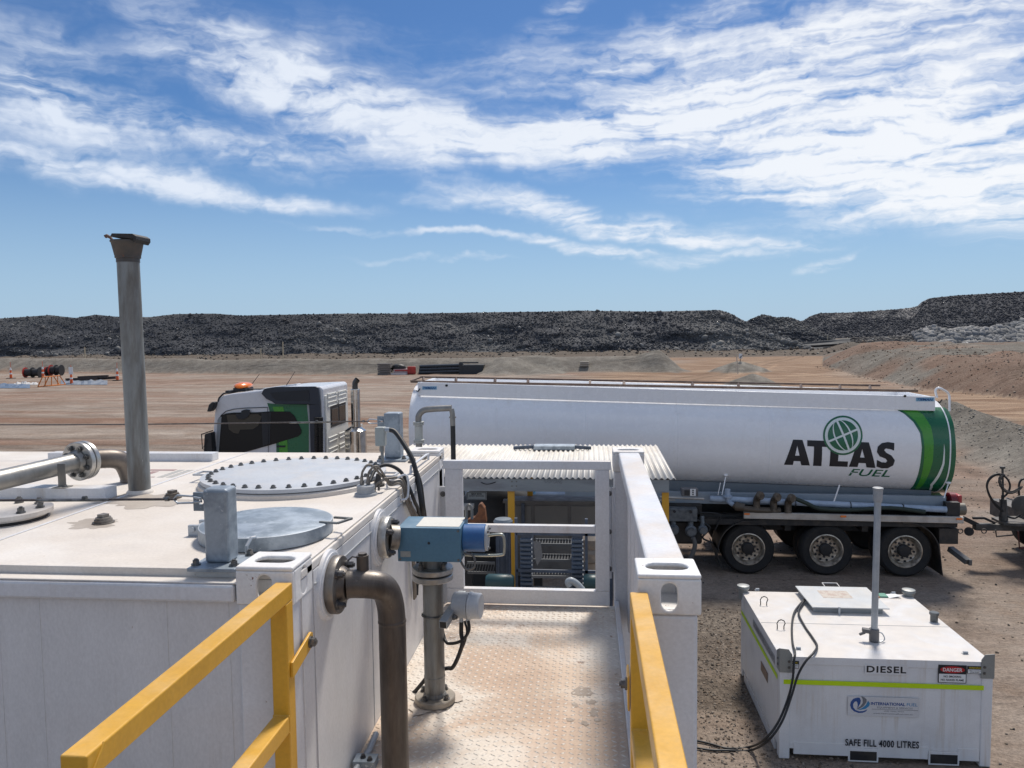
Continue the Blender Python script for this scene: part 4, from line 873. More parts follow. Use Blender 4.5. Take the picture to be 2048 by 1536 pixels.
# ---------------- junction box with cables over the tank edge
J = thing('junction_box', 'small grey junction box on a stem with a black conduit arching over the tank edge', 'junction box', (-1.085, 3.95, RZ))
q = ony(763, 880, 3.95); jx, jy = q.x, 3.95
m = MB(); m.box(jx-.030, jx+.022, jy-.022, jy+.028, 4.315, 4.415); jb = m.build('box', mat('box_grey_green', (.34, .36, .34), .5), J, bevel=.006)
m = MB(); m.cyl((jx, jy, 4.315), (jx, jy, 4.285), .012, 14).cyl((jx+.002, jy, 4.285), (jx+.004, jy, RZ), .0085, 14).cyl((jx+.004, jy, RZ+.04), (jx+.004, jy, RZ), .014, 6); m.build('stem', OLDP, J, smooth=True)
m = MB(); m.cyl((jx+.022, jy, 4.400), (jx+.045, jy, 4.400), .014, 14); m.build('gland', GALVL, J, smooth=True)
end = onx(847, 1046, XW+.03)
m = MB(); m.tube([(jx+.04, jy, 4.400), (jx+.075, jy, 4.388), ony(810, 892, 3.90), ony(826, 922, 3.86), ony(836, 965, 3.82), ony(843, 1010, 3.79), (end.x, end.y, end.z-.02), (end.x, end.y, 3.6)], .0125, 14, smooth=6); m.build('conduit', BLACK, J, smooth=True)
m = MB(); m.tube([ony(829, 930, 3.90), ony(842, 965, 3.86), ony(848, 1010, 3.84), (end.x+.006, end.y+.03, end.z-.01), (end.x+.006, end.y+.03, 3.6)], .0065, 10, smooth=6); m.build('conduit', BLACKD, J, smooth=True)
S = thing('sensor_cables', 'bundle of braided sensor cables rising from the roof boss and tied down the side wall', 'cables', (qb.x, qb.y, RZ))
bz = RZ+.046
ringp = onx(795, 965, XW-.012)
m = MB()
for (dx, dy) in ((-.018, .0), (.010, .006)):
    m.cyl((qb.x+dx, qb.y+dy, bz), (qb.x+dx, qb.y+dy, bz+.020), .010, 6).cyl((qb.x+dx, qb.y+dy, bz+.020), (qb.x+dx, qb.y+dy, bz+.038), .0075, 12)
m.build('cable_fitting', FLG, S, smooth=True)
for k, (dx, dy, hh, o1) in enumerate(((-.018, 0, .055, 0), (.010, .006, .048, .006), (.030, .035, .045, .022), (.045, .05, .055, -.01))):
    st_ = Vector((qb.x+dx, qb.y+dy, bz+.03 if k < 2 else RZ+.01))
    m = MB(); m.tube([st_, st_+Vector((.004, .01, hh*.6)), st_+Vector((.035, .03, hh)) if k < 2 else st_+Vector((.03, .02, hh)), Vector((ringp.x-.03, ringp.y-.03, RZ+.035+o1)), Vector((ringp.x+.02, ringp.y+.0+o1, RZ+.03+o1*.5)),
        onx(812+k*2, 1003, XW+.018)+Vector((o1*.4, 0, 0)), onx(826+k*4, 1040, XW+.02), Vector((XW+.022, 3.62+k*.012, 3.9)), Vector((XW+.022, 3.64+k*.012, 3.6))], .0056, 8, smooth=6)
    m.build('cable', BRAID, S, smooth=True)
m = MB(); m.tube([ony(740, 962, 3.45), ony(752, 938, 3.52), ony(775, 930, 3.56), ony(800, 942, 3.58), ony(815, 968, 3.58), ony(828, 1000, 3.60), onx(838, 1040, XW+.02), Vector((XW+.02, 3.70, 3.6))], .0088, 12, smooth=6); m.build('conduit', BLACK, S, smooth=True)
m = MB()
for (px, py) in ((818, 1010), (813, 992)):
    q = onx(px+4, py, XW+.018); m.tube([q+Vector((0, .020*math.cos(a), .016*math.sin(a))) for a in [2*PI*i/12 for i in range(12)]], .002, 6, closed=True)
m.build('cable_tie', BLACK, S)
m = MB(); q = ringp; m.tube([(XW-.06, q.y, RZ+.002), (XW-.06, q.y, RZ+.03), (XW-.01, q.y, RZ+.055), (XW+.03, q.y+.02, RZ+.06), (XW+.03, q.y+.02, RZ-.04), (XW+.002, q.y, RZ-.05)], .0055, 8, smooth=3); m.build('cable_loop', WH, S, smooth=True)
for (px, py, r) in ((742, 965, .024), (757, 972, .03)):
    q = onz(px, py, RZ); m = MB(); m.cyl((q.x, q.y, RZ), (q.x, q.y, RZ+.012), r, 20).cyl((q.x, q.y, RZ+.012), (q.x, q.y, RZ+.028), r*.65, 6).cyl((q.x, q.y, RZ+.028), (q.x, q.y, RZ+.06), r*.5, 14, r2=r*.35); m.build('gland', BLACKD, S, smooth=True)

# ---------------- gate
G = thing('gate', 'white welded steel gate closing the far end of the platform', 'gate', (-.35, 4.42, ZF))
gx0, gx1, gy0, gy1 = -.838, .085, 4.39, 4.435
m = MB(); m.box(gx0-.012, .126, gy0, gy1, 4.113, 4.163); m.build('top_rail', WH, G, bevel=.004)
m = MB(); m.box(gx0, gx0+.102, gy0+.001, gy1-.001, 3.405, 4.1125); m.build('stile', WH, G, bevel=.003)
m = MB(); m.box(.036, .117, gy0+.001, gy1-.001, 3.405, 4.1125); m.build('stile', WH, G, bevel=.003)
m = MB(); m.box(gx0+.1025, .0355, gy0+.001, gy1-.001, 3.742, 3.785); m.build('middle_rail', WH, G, bevel=.003)
m = MB(); m.box(gx0, .117, gy0, gy1, 3.318, 3.4045); m.build('bottom_rail', WH, G, bevel=.004)

# ---------------- yellow handrails
def handrail(x, label, yb, left, zt=4.163):
    o = thing('handrail', label, 'handrail', (x, yb, ZF), 'yellow handrails')
    y0, y1, s = yb-.945, yb, .0252
    m = MB(); m.box(x-s, x+s, y0-(.9 if not left else 0), y1, zt-.0505, zt); m.build('top_rail', YEL, o, bevel=.004, seg=3)
    m = MB(); m.box(x-s, x+s, y1-2*s, y1, 3.0, zt-.051); m.build('post', YEL, o, bevel=.004, seg=3)
    ys = y0 if left else y0-.9
    m = MB(); m.box(x-s, x+s, ys, ys+2*s, 2.6, zt-.051); m.build('post', YEL, o, bevel=.004, seg=3)
    m = MB(); m.box(x-s+.0008, x+s-.0008, ys+2*s+.0005, y1-2*s-.0005, 3.735, 3.785); m.build('middle_rail', YEL, o, bevel=.004, seg=3)
    for (yy, zz) in ((y1-2*s, 3.785), (y1-2*s, 3.735), (y1-2*s-.001, zt-.052)):
        m = MB(); m.tube([(x-s, yy, zz), (x+s, yy, zz)], .0035, 8); m.build('weld_bead', YEL, o, smooth=True)
    if left: m = MB(); m.tube([(x+s, y0+.002, zt-.0505), (x+s+.0005, y0+.05, zt-.001)], .003, 8); m.build('weld_bead', YEL, o, smooth=True)
    return o
hl = handrail(-.9035, 'yellow square tube handrail on the left of the steps', 2.165, True, 4.170)
m = MB(); m.prism([(2.13, 3.94), (2.13, 3.895), (2.15, 3.895), (2.30, 3.925), (2.30, 3.965), (2.285, 3.972)], lambda a, b: (-.878, a, b), lambda a, b: (-.870, a, b)); m.build('fixing_bracket', YEL, hl, bevel=.0015)
bolt_at(hl, (-.870, 2.272, 3.945), (1, 0, 0), .0135, .022, BOLTM)
hr = handrail(.1395, 'yellow square tube handrail on the right of the steps', 2.165, False)
m = MB(); m.prism([(2.13, 3.93), (2.13, 3.83), (2.165, 3.82), (2.22, 3.86), (2.22, 3.92), (2.19, 3.94)], lambda a, b: (.112, a, b), lambda a, b: (.1065, a, b)); m.build('fixing_bracket', YEL, hr, bevel=.0015)
bolt_at(hr, (.106, 2.185, 3.885), (-1, 0, 0), .0135, .022, BOLTM)
m = MB(); m.box(-.95, -.885, .2, 2.17, 3.08, 3.285); m.build('stair_stringer', YEL, hl, bevel=.004)
m = MB(); m.box(.147, .20, .2, 2.17, 3.08, 3.285); m.build('stair_stringer', YEL, hr, bevel=.004)
# conduit clamp low on the platform
K = thing('floor_strut', 'grey conduit clamped on a short strut at the foot of the tank wall', 'conduit', (-.84, 2.8, ZF))
m = MB(); m.tube([ony(752, 1468, 2.88), ony(738, 1500, 2.78), ony(708, 1545, 2.62), Vector((-.83, 2.45, 3.34))], .012, 12); m.build('conduit', GALVL, K, smooth=True)
m = MB(); q = ony(752, 1495, 2.72); m.box(-.872, -.79, 2.66, 2.72, 3.302, 3.335); m.build('strut', GALV, K, bevel=.002)
bolt_at(K, (-.84, 2.69, 3.335), (0, 0, 1), .008, .014, BOLTB); bolt_at(K, (-.81, 2.675, 3.335), (0, 0, 1), .008, .014, BOLTB)
# breather pipe behind the far corner
B_ = thing('breather_pipe', 'thin grey pipe with a flanged valve and hose rising behind the far corner casting', 'pipe', (-1.11, 4.95, 3))
q = ony(838, 890, 4.95); x = q.x
m = MB(); m.cyl((x, 4.95, 2.6), (x, 4.95, 4.27), .022, 16); m.tube([(x, 4.95, 4.26), (x, 4.95, 4.33), (x+.004, 4.95, 4.37), (x+.035, 4.95, 4.402), (x+.10, 4.95, 4.412), ony(903, 816, 4.95)], .0205, 14, smooth=5); m.build('pipe', STAIN, B_, smooth=True)
m = MB()
for z in (4.318, 4.305, 4.20, 4.188): m.lathe((x, 4.95, z), (0, 0, 1), [(.035, 0), (.036, .002), (.036, .009), (.034, .010)], 24)
m.cyl((x, 4.95, 4.20), (x, 4.95, 4.30), .027, 16); m.build('valve', mat('pvc_grey', (.42, .43, .40), .45), B_, smooth=True)
q = ony(903, 818, 4.95); m = MB(); m.tube([q, q+Vector((.006, 0, -.03)), q+Vector((.007, 0, -.11))], .017, 12).cyl(q+Vector((.006, 0, -.05)), q+Vector((.006, 0, -.058)), .024, 14); m.build('hose_tail', STAIN, B_, smooth=True)
m = MB(); m.cyl(q+Vector((.007, 0, -.11)), (q.x+.007, 4.95, 3.1), .0165, 14); m.build('hose', BLACK, B_, smooth=True)
# ================================================================ tanker trailer
TY, TB = 16.85, 1.23
def tzc(x): return 2.49-.033*(x-7.0)
TA = .985; TN = 2.45
def tsurf(x, z, off=0.0):
    a, b = TA+off, TB+off
    t = min(abs(z-tzc(x))/a, .999); return TY-b*(1-t**TN)**(1/TN)
def tpt(px, py):
    Y = 15.66
    for _ in range(5):
        p = ony(px, py, Y); Y = tsurf(p.x, p.z)
    return p
def ring_pt(x, a, s=1.0, off=0.0):
    c, q = math.cos(a), math.sin(a); e = 2/TN
    return Vector((x, TY+(TB+off)*s*math.copysign(abs(c)**e, c), tzc(x)+(TA+off)*s*math.copysign(abs(q)**e, q)))
TR = thing('tanker_trailer', 'long white fuel tanker trailer with green tail and black lettering parked behind the platform', 'tanker trailer', (3.0, 16.85, 0))
m = MB(); n = 72; secs = [(-3.71-.07*math.sin(t), math.cos(t)) for t in (1.5, 1.2, .9, .6, .35, .15)]+[(-3.71, 1.0), (-3.69, 1.0)]+[(x, 1.0) for x in np.linspace(-3.5, 6.8, 14)]+[(7.0, 1.0)]+[(7.02+.07*math.sin(t), math.cos(t)) for t in (.15, .35, .6, .9, 1.2, 1.5)]
for x, s in secs: m.v += [ring_pt(x, 2*PI*i/n, s) for i in range(n)]
for j in range(len(secs)-1): m.f += [(j*n+i, j*n+(i+1) % n, (j+1)*n+(i+1) % n, (j+1)*n+i) for i in range(n)]
m.f += [tuple(range(n)), tuple((len(secs)-1)*n+i for i in range(n))[::-1]]
shell = m.build('tank_shell', TANKW, TR, smooth=True)
def rimring(x):
    m = MB(); k = 0
    for (xx, of) in ((x-.014, .0), (x-.012, .008), (x+.012, .008), (x+.014, .0)): m.v += [ring_pt(xx, 2*PI*i/n, 1, of) for i in range(n)]
    for j in range(3): m.f += [(j*n+i, j*n+(i+1) % n, (j+1)*n+(i+1) % n, (j+1)*n+i) for i in range(n)]
    return m.build('end_rim', TANKW, shell, smooth=True)
rimring(-3.71); rimring(7.01)
for x_ in (-1.9, -.05, 1.8, 3.6, 5.2):
    m = MB()
    for (xx, of) in ((x_-.012, .0), (x_-.006, .0035), (x_+.006, .0035), (x_+.012, .0)): m.v += [ring_pt(xx, 2*PI*i/n, 1, of) for i in range(n)]
    for j in range(3): m.f += [(j*n+i, j*n+(i+1) % n, (j+1)*n+(i+1) % n, (j+1)*n+i) for i in range(n)]
    m.build('weld_seam', TANKW, shell, smooth=True)
# coaming along the top
ctop = lambda x: 3.55-.0335*(x-6.87)
m = MB(); xs = [-3.60, 6.80]
def coam(y0, y1, name):
    m = MB(); x0, x1 = -3.58, 6.83
    m.add([(x0, y0, ctop(x0)-.285), (x1, y0, ctop(x1)-.285), (x1, y1, ctop(x1)-.285), (x0, y1, ctop(x0)-.285), (x0, y0, ctop(x0)), (x1, y0, ctop(x1)), (x1, y1, ctop(x1)), (x0, y1, ctop(x0))],
          [(0,3,2,1),(4,5,6,7),(0,1,5,4),(1,2,6,5),(2,3,7,6),(3,0,4,7)]); return m.build(name, TANKW, TR, bevel=.01)
coam(15.90, 15.95, 'coaming'); coam(17.75, 17.80, 'coaming')
m = MB()
for x in (-3.58, 6.78): m.box(x, x+.05, 15.951, 17.749, ctop(x)-.3, ctop(x)-.01)
m.build('coaming_end', TANKW, TR, bevel=.01)
# rusty guard rails seen above the coaming (raised walkway rails)
m = MB(); a = ony(822, 760, 16.3); b = ony(1760, 775, 16.3); m.bar(ony(840, 754, 16.6), ony(1760, 771, 16.6), .05, .035)
m.build('walkway_rail', RUST, TR)
m = MB(); m.bar(ony(822, 763, 16.2), ony(1835, 782, 16.2), .06, .05); m.bar(ony(822, 762, 16.2), ony(842, 754, 16.6), .04, .03); m.build('walkway_rail', mat('brown_rail', (.12, .075, .055), .6, col2=(.19, .13, .09), scale=4), TR)
for px in (847, 912, 990, 1056, 1180, 1248, 1385, 1477, 1602, 1680, 1740):
    t = (px-840)/920; q = ony(px, 754+17*t+2, 16.55); w = ony(px, 762+19*t, 16.22)
    m = MB(); m.bar(q, w, .05, .04, up=(0, 1, 0)); m.build('rail_stanchion', RUST, TR)
# grab hoop at the rear top
m = MB(); m.tube([ony(1874, 795, 16.1), ony(1871, 782, 16.1), ony(1876, 776, 16.1), ony(1884, 778, 16.1), ony(1897, 788, 16.3), ony(1899, 803, 16.3), ony(1899, 822, 16.3)], .022, 10, smooth=5); m.build('grab_hoop', TANKW, TR, smooth=True)
m = MB()
for px, py in ((836, 777), (1880, 799)):
    m.tube([ony(px-4, py+4, 15.88), ony(px, py+6, 15.87), ony(px+4, py, 15.88)], .012, 8)
for px, py in ((893, 771), (1810, 792)): m.sphere(ony(px, py, 15.89), .03, .02, .025, 10, 6)
m.build('rope_hook', BLACK, TR)
# vinyl graphics wrapped on the shell
def slice_bm(vs2, fs, step=.035):
    bm = bmesh.new(); B = [bm.verts.new((a, 0, b)) for a, b in vs2]
    for f in fs:
        try: bm.faces.new([B[i] for i in f])
        except ValueError: pass
    zs = [b for _, b in vs2]; z = math.floor(min(zs)/step)*step
    while z < max(zs):
        bmesh.ops.bisect_plane(bm, geom=bm.verts[:]+bm.edges[:]+bm.faces[:], plane_co=(0, 0, z), plane_no=(0, 0, 1)); z += step
    bmesh.ops.triangulate(bm, faces=bm.faces)
    V = [(v.co.x, v.co.z) for v in bm.verts]; bm.verts.index_update(); F = [tuple(v.index for v in f.verts) for f in bm.faces]; bm.free(); return V, F
def wrap(name, mt, loops, off, scale=None, parent=None):
    """loops: [outer, hole...] in picture-free (x, z) coordinates of the shell side"""
    tri = tessellate_polygon([[Vector((a, b, 0)) for a, b in L] for L in loops]); vs = [p for L in loops for p in L]
    return wrap_raw(name, mt, vs, [tuple(t) for t in tri], off, parent)
def wrap_raw(name, mt, vs, fs, off, parent=None):
    V, F = slice_bm(vs, fs); me = bpy.data.meshes.new(name); o0 = ORG[TR]
    P = []
    for a, b in V:
        y = tsurf(a, b, off); P.append((a-o0.x, y-o0.y, b-o0.z))
    me.from_pydata(P, [], F); me.update(); bm = bmesh.new(); bm.from_mesh(me)
    for f in bm.faces:
        if f.normal.y > 0: f.normal_flip()
    bm.to_mesh(me); bm.free(); me.materials.append(mt); me.shade_smooth()
    o = bpy.data.objects.new(name, me); COL.objects.link(o); o.parent = shell if parent is None else parent; ORG[o] = o0; return o
def g5(pts):   # outlines measured on an enlarged view, turned into shell coordinates
    out = []
    for a, b in pts:
        p = tpt(1500+a/3.737, 740+b/3.737); out.append((p.x, p.z))
    return out
wrap('tail_graphic', GRN, [g5([(1030,268),(1240,272),(1452,279),(1480,300),(1500,345),(1520,400),(1530,470),(1538,560),(1540,640),(1532,720),(1520,790),(1498,850),(1465,905),(1438,940),(1300,936),(1143,929),(1200,885),(1245,810),(1272,700),(1284,580),(1270,470),(1222,390),(1150,325),(1085,290)])], .003)
wrap('tail_stripe', LGRN, [g5([(1085,273),(1200,275),(1290,330),(1350,420),(1372,540),(1365,680),(1330,790),(1270,880),(1215,933),(1165,930),(1235,875),(1275,800),(1297,690),(1303,580),(1285,460),(1235,380),(1165,320),(1115,288)])], .006)
wrap('tail_swoosh', WVIN, [g5([(1448,545),(1455,600),(1452,700),(1418,790),(1365,860),(1300,920),(1270,935),(1345,855),(1398,785),(1436,700),(1446,620)])], .009)
A1 = [(253,708),(322,520),(392,522),(447,714),(383,712),(375,682),(327,680),(320,710)]; H1 = [(353,566),(370,640),(337,640)]
A2 = [(738,723),(800,537),(888,541),(937,732),(870,728),(864,697),(812,694),(803,725)]; H2 = [(838,590),(856,655),(822,653)]
LET = [[A1, H1], [[(428,524),(592,530),(592,576),(539,574),(533,718),(470,716),(478,572),(428,569)]], [[(601,600),(664,600),(657,681),(732,684),(728,724),(592,719)]], [A2, H2],
       [[(1078,545),(1076,602),(1050,592),(1015,586),(1002,598),(1018,618),(1058,640),(1082,675),(1070,712),(1030,734),(985,735),(945,722),(948,672),(985,690),(1015,692),(1025,678),(1012,662),(968,645),(948,612),(955,572),(985,546),(1030,538)]]]
for k, L in enumerate(LET): wrap('letter', BVIN, [g5(l) for l in L], .0025+.0007*k)
def circ(cx, cy, r, n=40, ry=None, rot=0.0, a0=0, a1=2*PI): 
    return [(cx+r*math.cos(t)*math.cos(rot)-(ry or r)*math.sin(t)*math.sin(rot), cy+r*math.cos(t)*math.sin(rot)+(ry or r)*math.sin(t)*math.cos(rot)) for t in [a0+(a1-a0)*i/n for i in range(n)]]
gx, gy = 693, 488
wrap('globe_logo', GRN, [g5(circ(gx, gy, 148))], .006)
wrap('globe_ring', WVIN, [g5(circ(gx, gy, 134))], .009)
wrap('globe_disc', GRN, [g5(circ(gx, gy, 113))], .012)
def strip(p0, p1, w):
    (a, b), (c, d) = p0, p1; L = math.hypot(c-a, d-b); nx, ny = -(d-b)/L*w/2, (c-a)/L*w/2; return [(a+nx, b+ny), (c+nx, d+ny), (c-nx, d-ny), (a-nx, b-ny)]
def arcband(rx, w, side):
    """meridian line of the globe"""
    th = 1.17; out = []; inn = []
    for i in range(17):
        t = -PI/2+PI*i/16; out.append((side*rx*math.cos(t), 122*math.sin(t))); inn.append((side*(rx-w)*math.cos(t), 122*math.sin(t)))
    P = out+inn[::-1][1:-1]; q = th-PI/2
    return [(gx+a*math.cos(q)-b*math.sin(q), gy+a*math.sin(q)+b*math.cos(q)) for a, b in P]
th = 1.17
wrap('globe_line', WVIN, [g5(strip((gx-122*math.cos(th), gy-122*math.sin(th)), (gx+122*math.cos(th), gy+122*math.sin(th)), 15))], .015)
wrap('globe_line', WVIN, [g5(strip((gx-122*math.sin(th), gy+122*math.cos(th)), (gx+122*math.sin(th), gy-122*math.cos(th)), 15))], .0155)
wrap('globe_line', WVIN, [g5(arcband(66, 11, 1))], .016); wrap('globe_line', WVIN, [g5(arcband(66, 11, -1))], .0162)
vs, fs, tw, th_ = text_tris('FUEL', 1, .012, .35, 1.05)
wrap_raw('fuel_lettering', GRN, [g5([(890+a*310/tw, 769+5*a-b*52/th_)])[0] for a, b in vs], fs, .003)
# maker plates
def plate_tx(px, py, w, h, s, Y, par, fg=SKYB, bgm=None, tilt=0.0):
    c = ony(px, py, Y); 
    if bgm: m = MB(); m.box(c.x-w/2-.02, c.x+w/2+.02, Y+.001, Y+.004, c.z-h/2-.012, c.z+h/2+.012); m.build('maker_plate', bgm, par)
    text_on(par, 'maker_name', s, fg, (c.x, Y-.003, c.z), (1, 0, -.03), (0, 0, 1), w, h, .03, .25)
LB = mat('light_blue_vinyl', (.22, .45, .62), .4)
plate_tx(859, 776, .27, .045, 'TIEMAN', 15.895, TR, NAVY, LB); plate_tx(1850, 799, .30, .048, 'TIEMAN', 15.895, TR, NAVY, LB)
plate_tx(1055, 984, .30, .07, 'TIEMAN', 15.45, TR, SKYB, LB)
# under-tank skirt, pipes, frame
def px_bar(name, mt, p0, p1, Y, h, d, **k):
    a, b = ony(*p0, Y), ony(*p1, Y); m = MB(); m.bar(a, b, d, h); return m.build(name, mt, TR, **k)
px_bar('belly_skirt', mat('skirt_blue_grey', (.26, .31, .36), .45), (930, 986), (1890, 1004), 15.85, .24, .10, bevel=.01)
m = MB(); m.bar((-3.3, 16.85, tzc(-3.3)-1.02), (6.85, 16.85, tzc(6.85)-1.02), 1.6, .34); m.build('saddle', mat('saddle_grey', (.16, .19, .22), .5), TR)
px_bar('sill', ALU, (930, 1000), (1350, 1000), 15.7, .03, .03)
for (p0, p1, Y, r) in (((1420, 997), (1892, 1019), 15.62, .062), ((935, 984), (1130, 988), 15.62, .05)):
    m = MB(); m.cyl(ony(*p0, Y), ony(*p1, Y), r, 18); m.build('product_pipe', PIPEB, TR, smooth=True)
m = MB(); m.cyl(ony(1320, 994, 15.5), ony(1408, 998, 15.5), .025, 12); m.build('lever_bar', ALU, TR, smooth=True)
for px in (1590, 1700, 1805):
    m = MB(); q = ony(px, 1011-(1700-px)*.04, 15.62); m.tube([q+Vector((0, .07*math.cos(a), .07*math.sin(a))) for a in [2*PI*i/14 for i in range(14)]], .010, 6, closed=True); m.build('pipe_strap', BLACK, TR)
# aluminium side rail with markers
ra, rb = ony(1487, 1030, 15.52), ony(1926, 1040, 15.52)
m = MB(); m.bar(ra, rb, .06, .13); sr_ = m.build('side_rail', ALU, TR, bevel=.006)
m = MB(); m.bar(ra+Vector((0, -.036, .045)), rb+Vector((0, -.036, .045)), .008, .018).bar(ra+Vector((0, -.036, -.045)), rb+Vector((0, -.036, -.045)), .008, .018); m.build('rail_lip', ALU, sr_)
for px, py in ((1494, 1028), (1687, 1033), (1919, 1038)):
    q = ony(px, py, 15.475); m = MB(); m.box(q.x-.055, q.x+.055, 15.472, 15.488, q.z-.02, q.z+.02); m.build('marker_light', AMB, TR, bevel=.006)
# chassis
m = MB(); m.box(1.0, 7.1, 15.75, 15.95, 1.0, 1.18).box(1.0, 7.1, 17.75, 17.95, 1.0, 1.18).box(1.0, 7.1, 16.35, 16.5, .72, 1.3).box(1.0, 7.1, 17.2, 17.35, .72, 1.3)
for x in (1.2, 2.3, 4.0, 5.5, 7.0): m.box(x-.06, x+.06, 15.8, 17.9, .85, 1.12)
m.build('chassis', DARK, TR)
m = MB(); m.box(2.2, 7.15, 15.56, 15.72, 1.02, 1.13); m.build('mudguard_rail', DARK, TR)
WX = (3.185, 4.70, 6.20)
def arc_guard(x, a0, a1, name='mudguard'):
    m = MB(); R = .60; N = 14; k = 0
    for i in range(N+1):
        a = a0+(a1-a0)*i/N
        for (yy, rr) in ((15.50, R), (15.50, R+.02), (16.25, R+.02), (16.25, R)): m.v.append(Vector((x+rr*math.cos(a), yy, .50+rr*math.sin(a))))
    for i in range(N): m.f += [(i*4+j, i*4+(j+1) % 4, (i+1)*4+(j+1) % 4, (i+1)*4+j) for j in range(4)]
    m.f += [(0, 1, 2, 3), (N*4+3, N*4+2, N*4+1, N*4)]
    return m.build(name, DARK, TR, smooth=True)
arc_guard(WX[0], PI*.45, PI*1.0); arc_guard(WX[2], 0.0, PI*.55)
m = MB(); m.box(WX[2]+.60, WX[2]+.95, 15.52, 16.3, .70, 1.0); m.build('mudguard_bracket', DARK, TR)
for x0, x1, z0, z1 in ((WX[0]-.66, WX[0]-.50, .10, .56), (WX[2]+.62, WX[2]+.70, .06, .72)):
    m = MB(); m.add([(x0, 15.55, z1), (x0, 16.25, z1), (x1, 16.25, z0), (x1, 15.55, z0)], [(0, 1, 2, 3)]); f = m.build('mud_flap', DARK, TR); s = f.modifiers.new('s', 'SOLIDIFY'); s.thickness = .015
m = MB(); m.bar(ony(1900, 1097, 15.7), ony(1936, 1124, 15.3), .12, .10).bar(ony(1936, 1124, 15.3), ony(1942, 1124, 15.3), .1, .11); m.build('rear_step', mat('grey_step', (.10, .10, .10), .5), TR, bevel=.005)
m = MB(); m.box(7.0, 7.25, 15.9, 17.8, 1.05, 1.32); m.build('rear_crossmember', DARK, TR, bevel=.01)
m = MB(); q = ony(1905, 1000, 16.1); m.lathe((q.x-.11, 16.1, q.z), (1, 0, 0), [(.11, 0), (.155, .03), (.155, .14), (.12, .17)], 20); m.build('rear_reflector_drum', mat('wine_red', (.16, .012, .02), .35), TR, smooth=True)
m = MB(); q = ony(1911, 1000, 16.1); m.box(q.x, q.x+.09, 16.0, 16.25, q.z-.14, q.z+.12); m.build('tail_lamp', mat('faded_red_lamp', (.42, .05, .05), .35), TR, bevel=.03)
m = MB(); m.cyl(ony(1895, 1016, 15.75), ony(1912, 1018, 15.75), .07, 16).cyl(ony(1912, 1018, 15.75), ony(1928, 1018, 15.75), .12, 16); m.build('rear_coupling', mat('dull_coupling', (.16, .15, .13), .5, .4), TR, smooth=True)
m = MB(); m.box(6.95, 7.22, 15.62, 15.75, 1.22, 1.5); m.build('rear_box', DARK, TR, bevel=.01)
def tri_bracket(px, py0, py1):
    m = MB(); m.tube([tpt(px, py0)+Vector((0, -.03, 0)), ony(px-7, py1, 15.6)], .012, 8); m.sphere(tpt(px, py0)+Vector((0, -.04, .02)), .05, .04, .03, 12, 6); return m.build('vent_outlet', TANKW, TR, smooth=True)
tri_bracket(1451, 952, 990); tri_bracket(1895, 967, 996)
m = MB(); m.tube([ony(1441, 965, 15.6), ony(1436, 990, 15.6)], .008, 6).tube([ony(1679, 970, 15.62), ony(1668, 1003, 15.62)], .014, 6); m.build('vent_stay', TANKW, TR)
m = MB(); m.cyl(ony(1455, 978, 15.55), ony(1455, 991, 15.55), .055, 18).cyl(ony(1455, 991, 15.55), ony(1455, 994, 15.55), .095, 20).tube([ony(1455, 994, 15.55), ony(1457, 1003, 15.55), ony(1467, 1010, 15.5)], .045, 14, smooth=4); m.build('dip_elbow', PIPEB, TR, smooth=True)
# hose couplings along the catwalk
CPL = mat('brass_coupling', (.14, .115, .09), .5, .4, col2=(.07, .06, .05), scale=12)
for px, py in ((1522, 992), (1556, 995), (1585, 997)):
    q = ony(px, py, 15.35); m = MB(); m.tube([ony(px-9, py+28, 15.5), ony(px-8, py+6, 15.5), q], .07, 14, smooth=4); m.lathe(q, (.6, -1, 0), [(.085, -.06), (.085, .0), (.075, .02)], 18); m.build('hose_coupling', CPL, TR, smooth=True)
m = MB(); m.tube([ony(1590, 997, 15.4), ony(1612, 1006, 15.4), ony(1640, 1017, 15.45), ony(1700, 1020, 15.5), ony(1780, 1016, 15.5), ony(1850, 1024, 15.5)], .04, 12, smooth=6); m.build('delivery_hose', mat('green_black_hose', (.015, .03, .024), .55), TR, smooth=True)
m = MB(); m.tube([ony(1468, 1010, 15.45), ony(1480, 1016, 15.42), ony(1520, 1020, 15.5), ony(1560, 1021, 15.55)], .06, 12, smooth=4); m.lathe(ony(1470, 1012, 15.42), (1, -.2, -.1), [(.085, 0), (.09, .05), (.075, .12), (.075, .18)], 18); m.build('delivery_hose', mat('brown_hose', (.08, .065, .05), .55), TR, smooth=True)
# pump and metering gear
q = ony(1380, 986, 15.2); m = MB(); m.box(q.x-.16, q.x+.16, 15.2, 15.4, q.z-.07, q.z+.08); mb = m.build('meter_box', mat('meter_grey', (.12, .12, .13), .4), TR, bevel=.01)
m = MB(); m.box(q.x-.11, q.x+.05, 15.192, 15.199, q.z-.045, q.z+.055); m.build('meter_display', BVIN, mb)
m = MB(); q2 = ony(1386, 985, 15.18); m.box(q2.x-.055, q2.x+.055, 15.185, 15.19, q2.z-.07, q2.z+.07); cpn = m.build('button_panel', WHP, mb)
m = MB()
for k in (-.04, 0, .04): m.cyl((q2.x, 15.184, q2.z+k), (q2.x, 15.178, q2.z+k), .015, 12)
m.build('meter_buttons', BVIN, mb)
MAN = mat('manifold_grey', (.13, .145, .16), .5, .3, col2=(.07, .08, .09), scale=8)
q = ony(1368, 1032, 15.3); m = MB(); m.box(q.x-.30, q.x+.27, 15.35, 15.55, q.z-.13, q.z+.14); m.build('manifold_body', MAN, TR, bevel=.02)
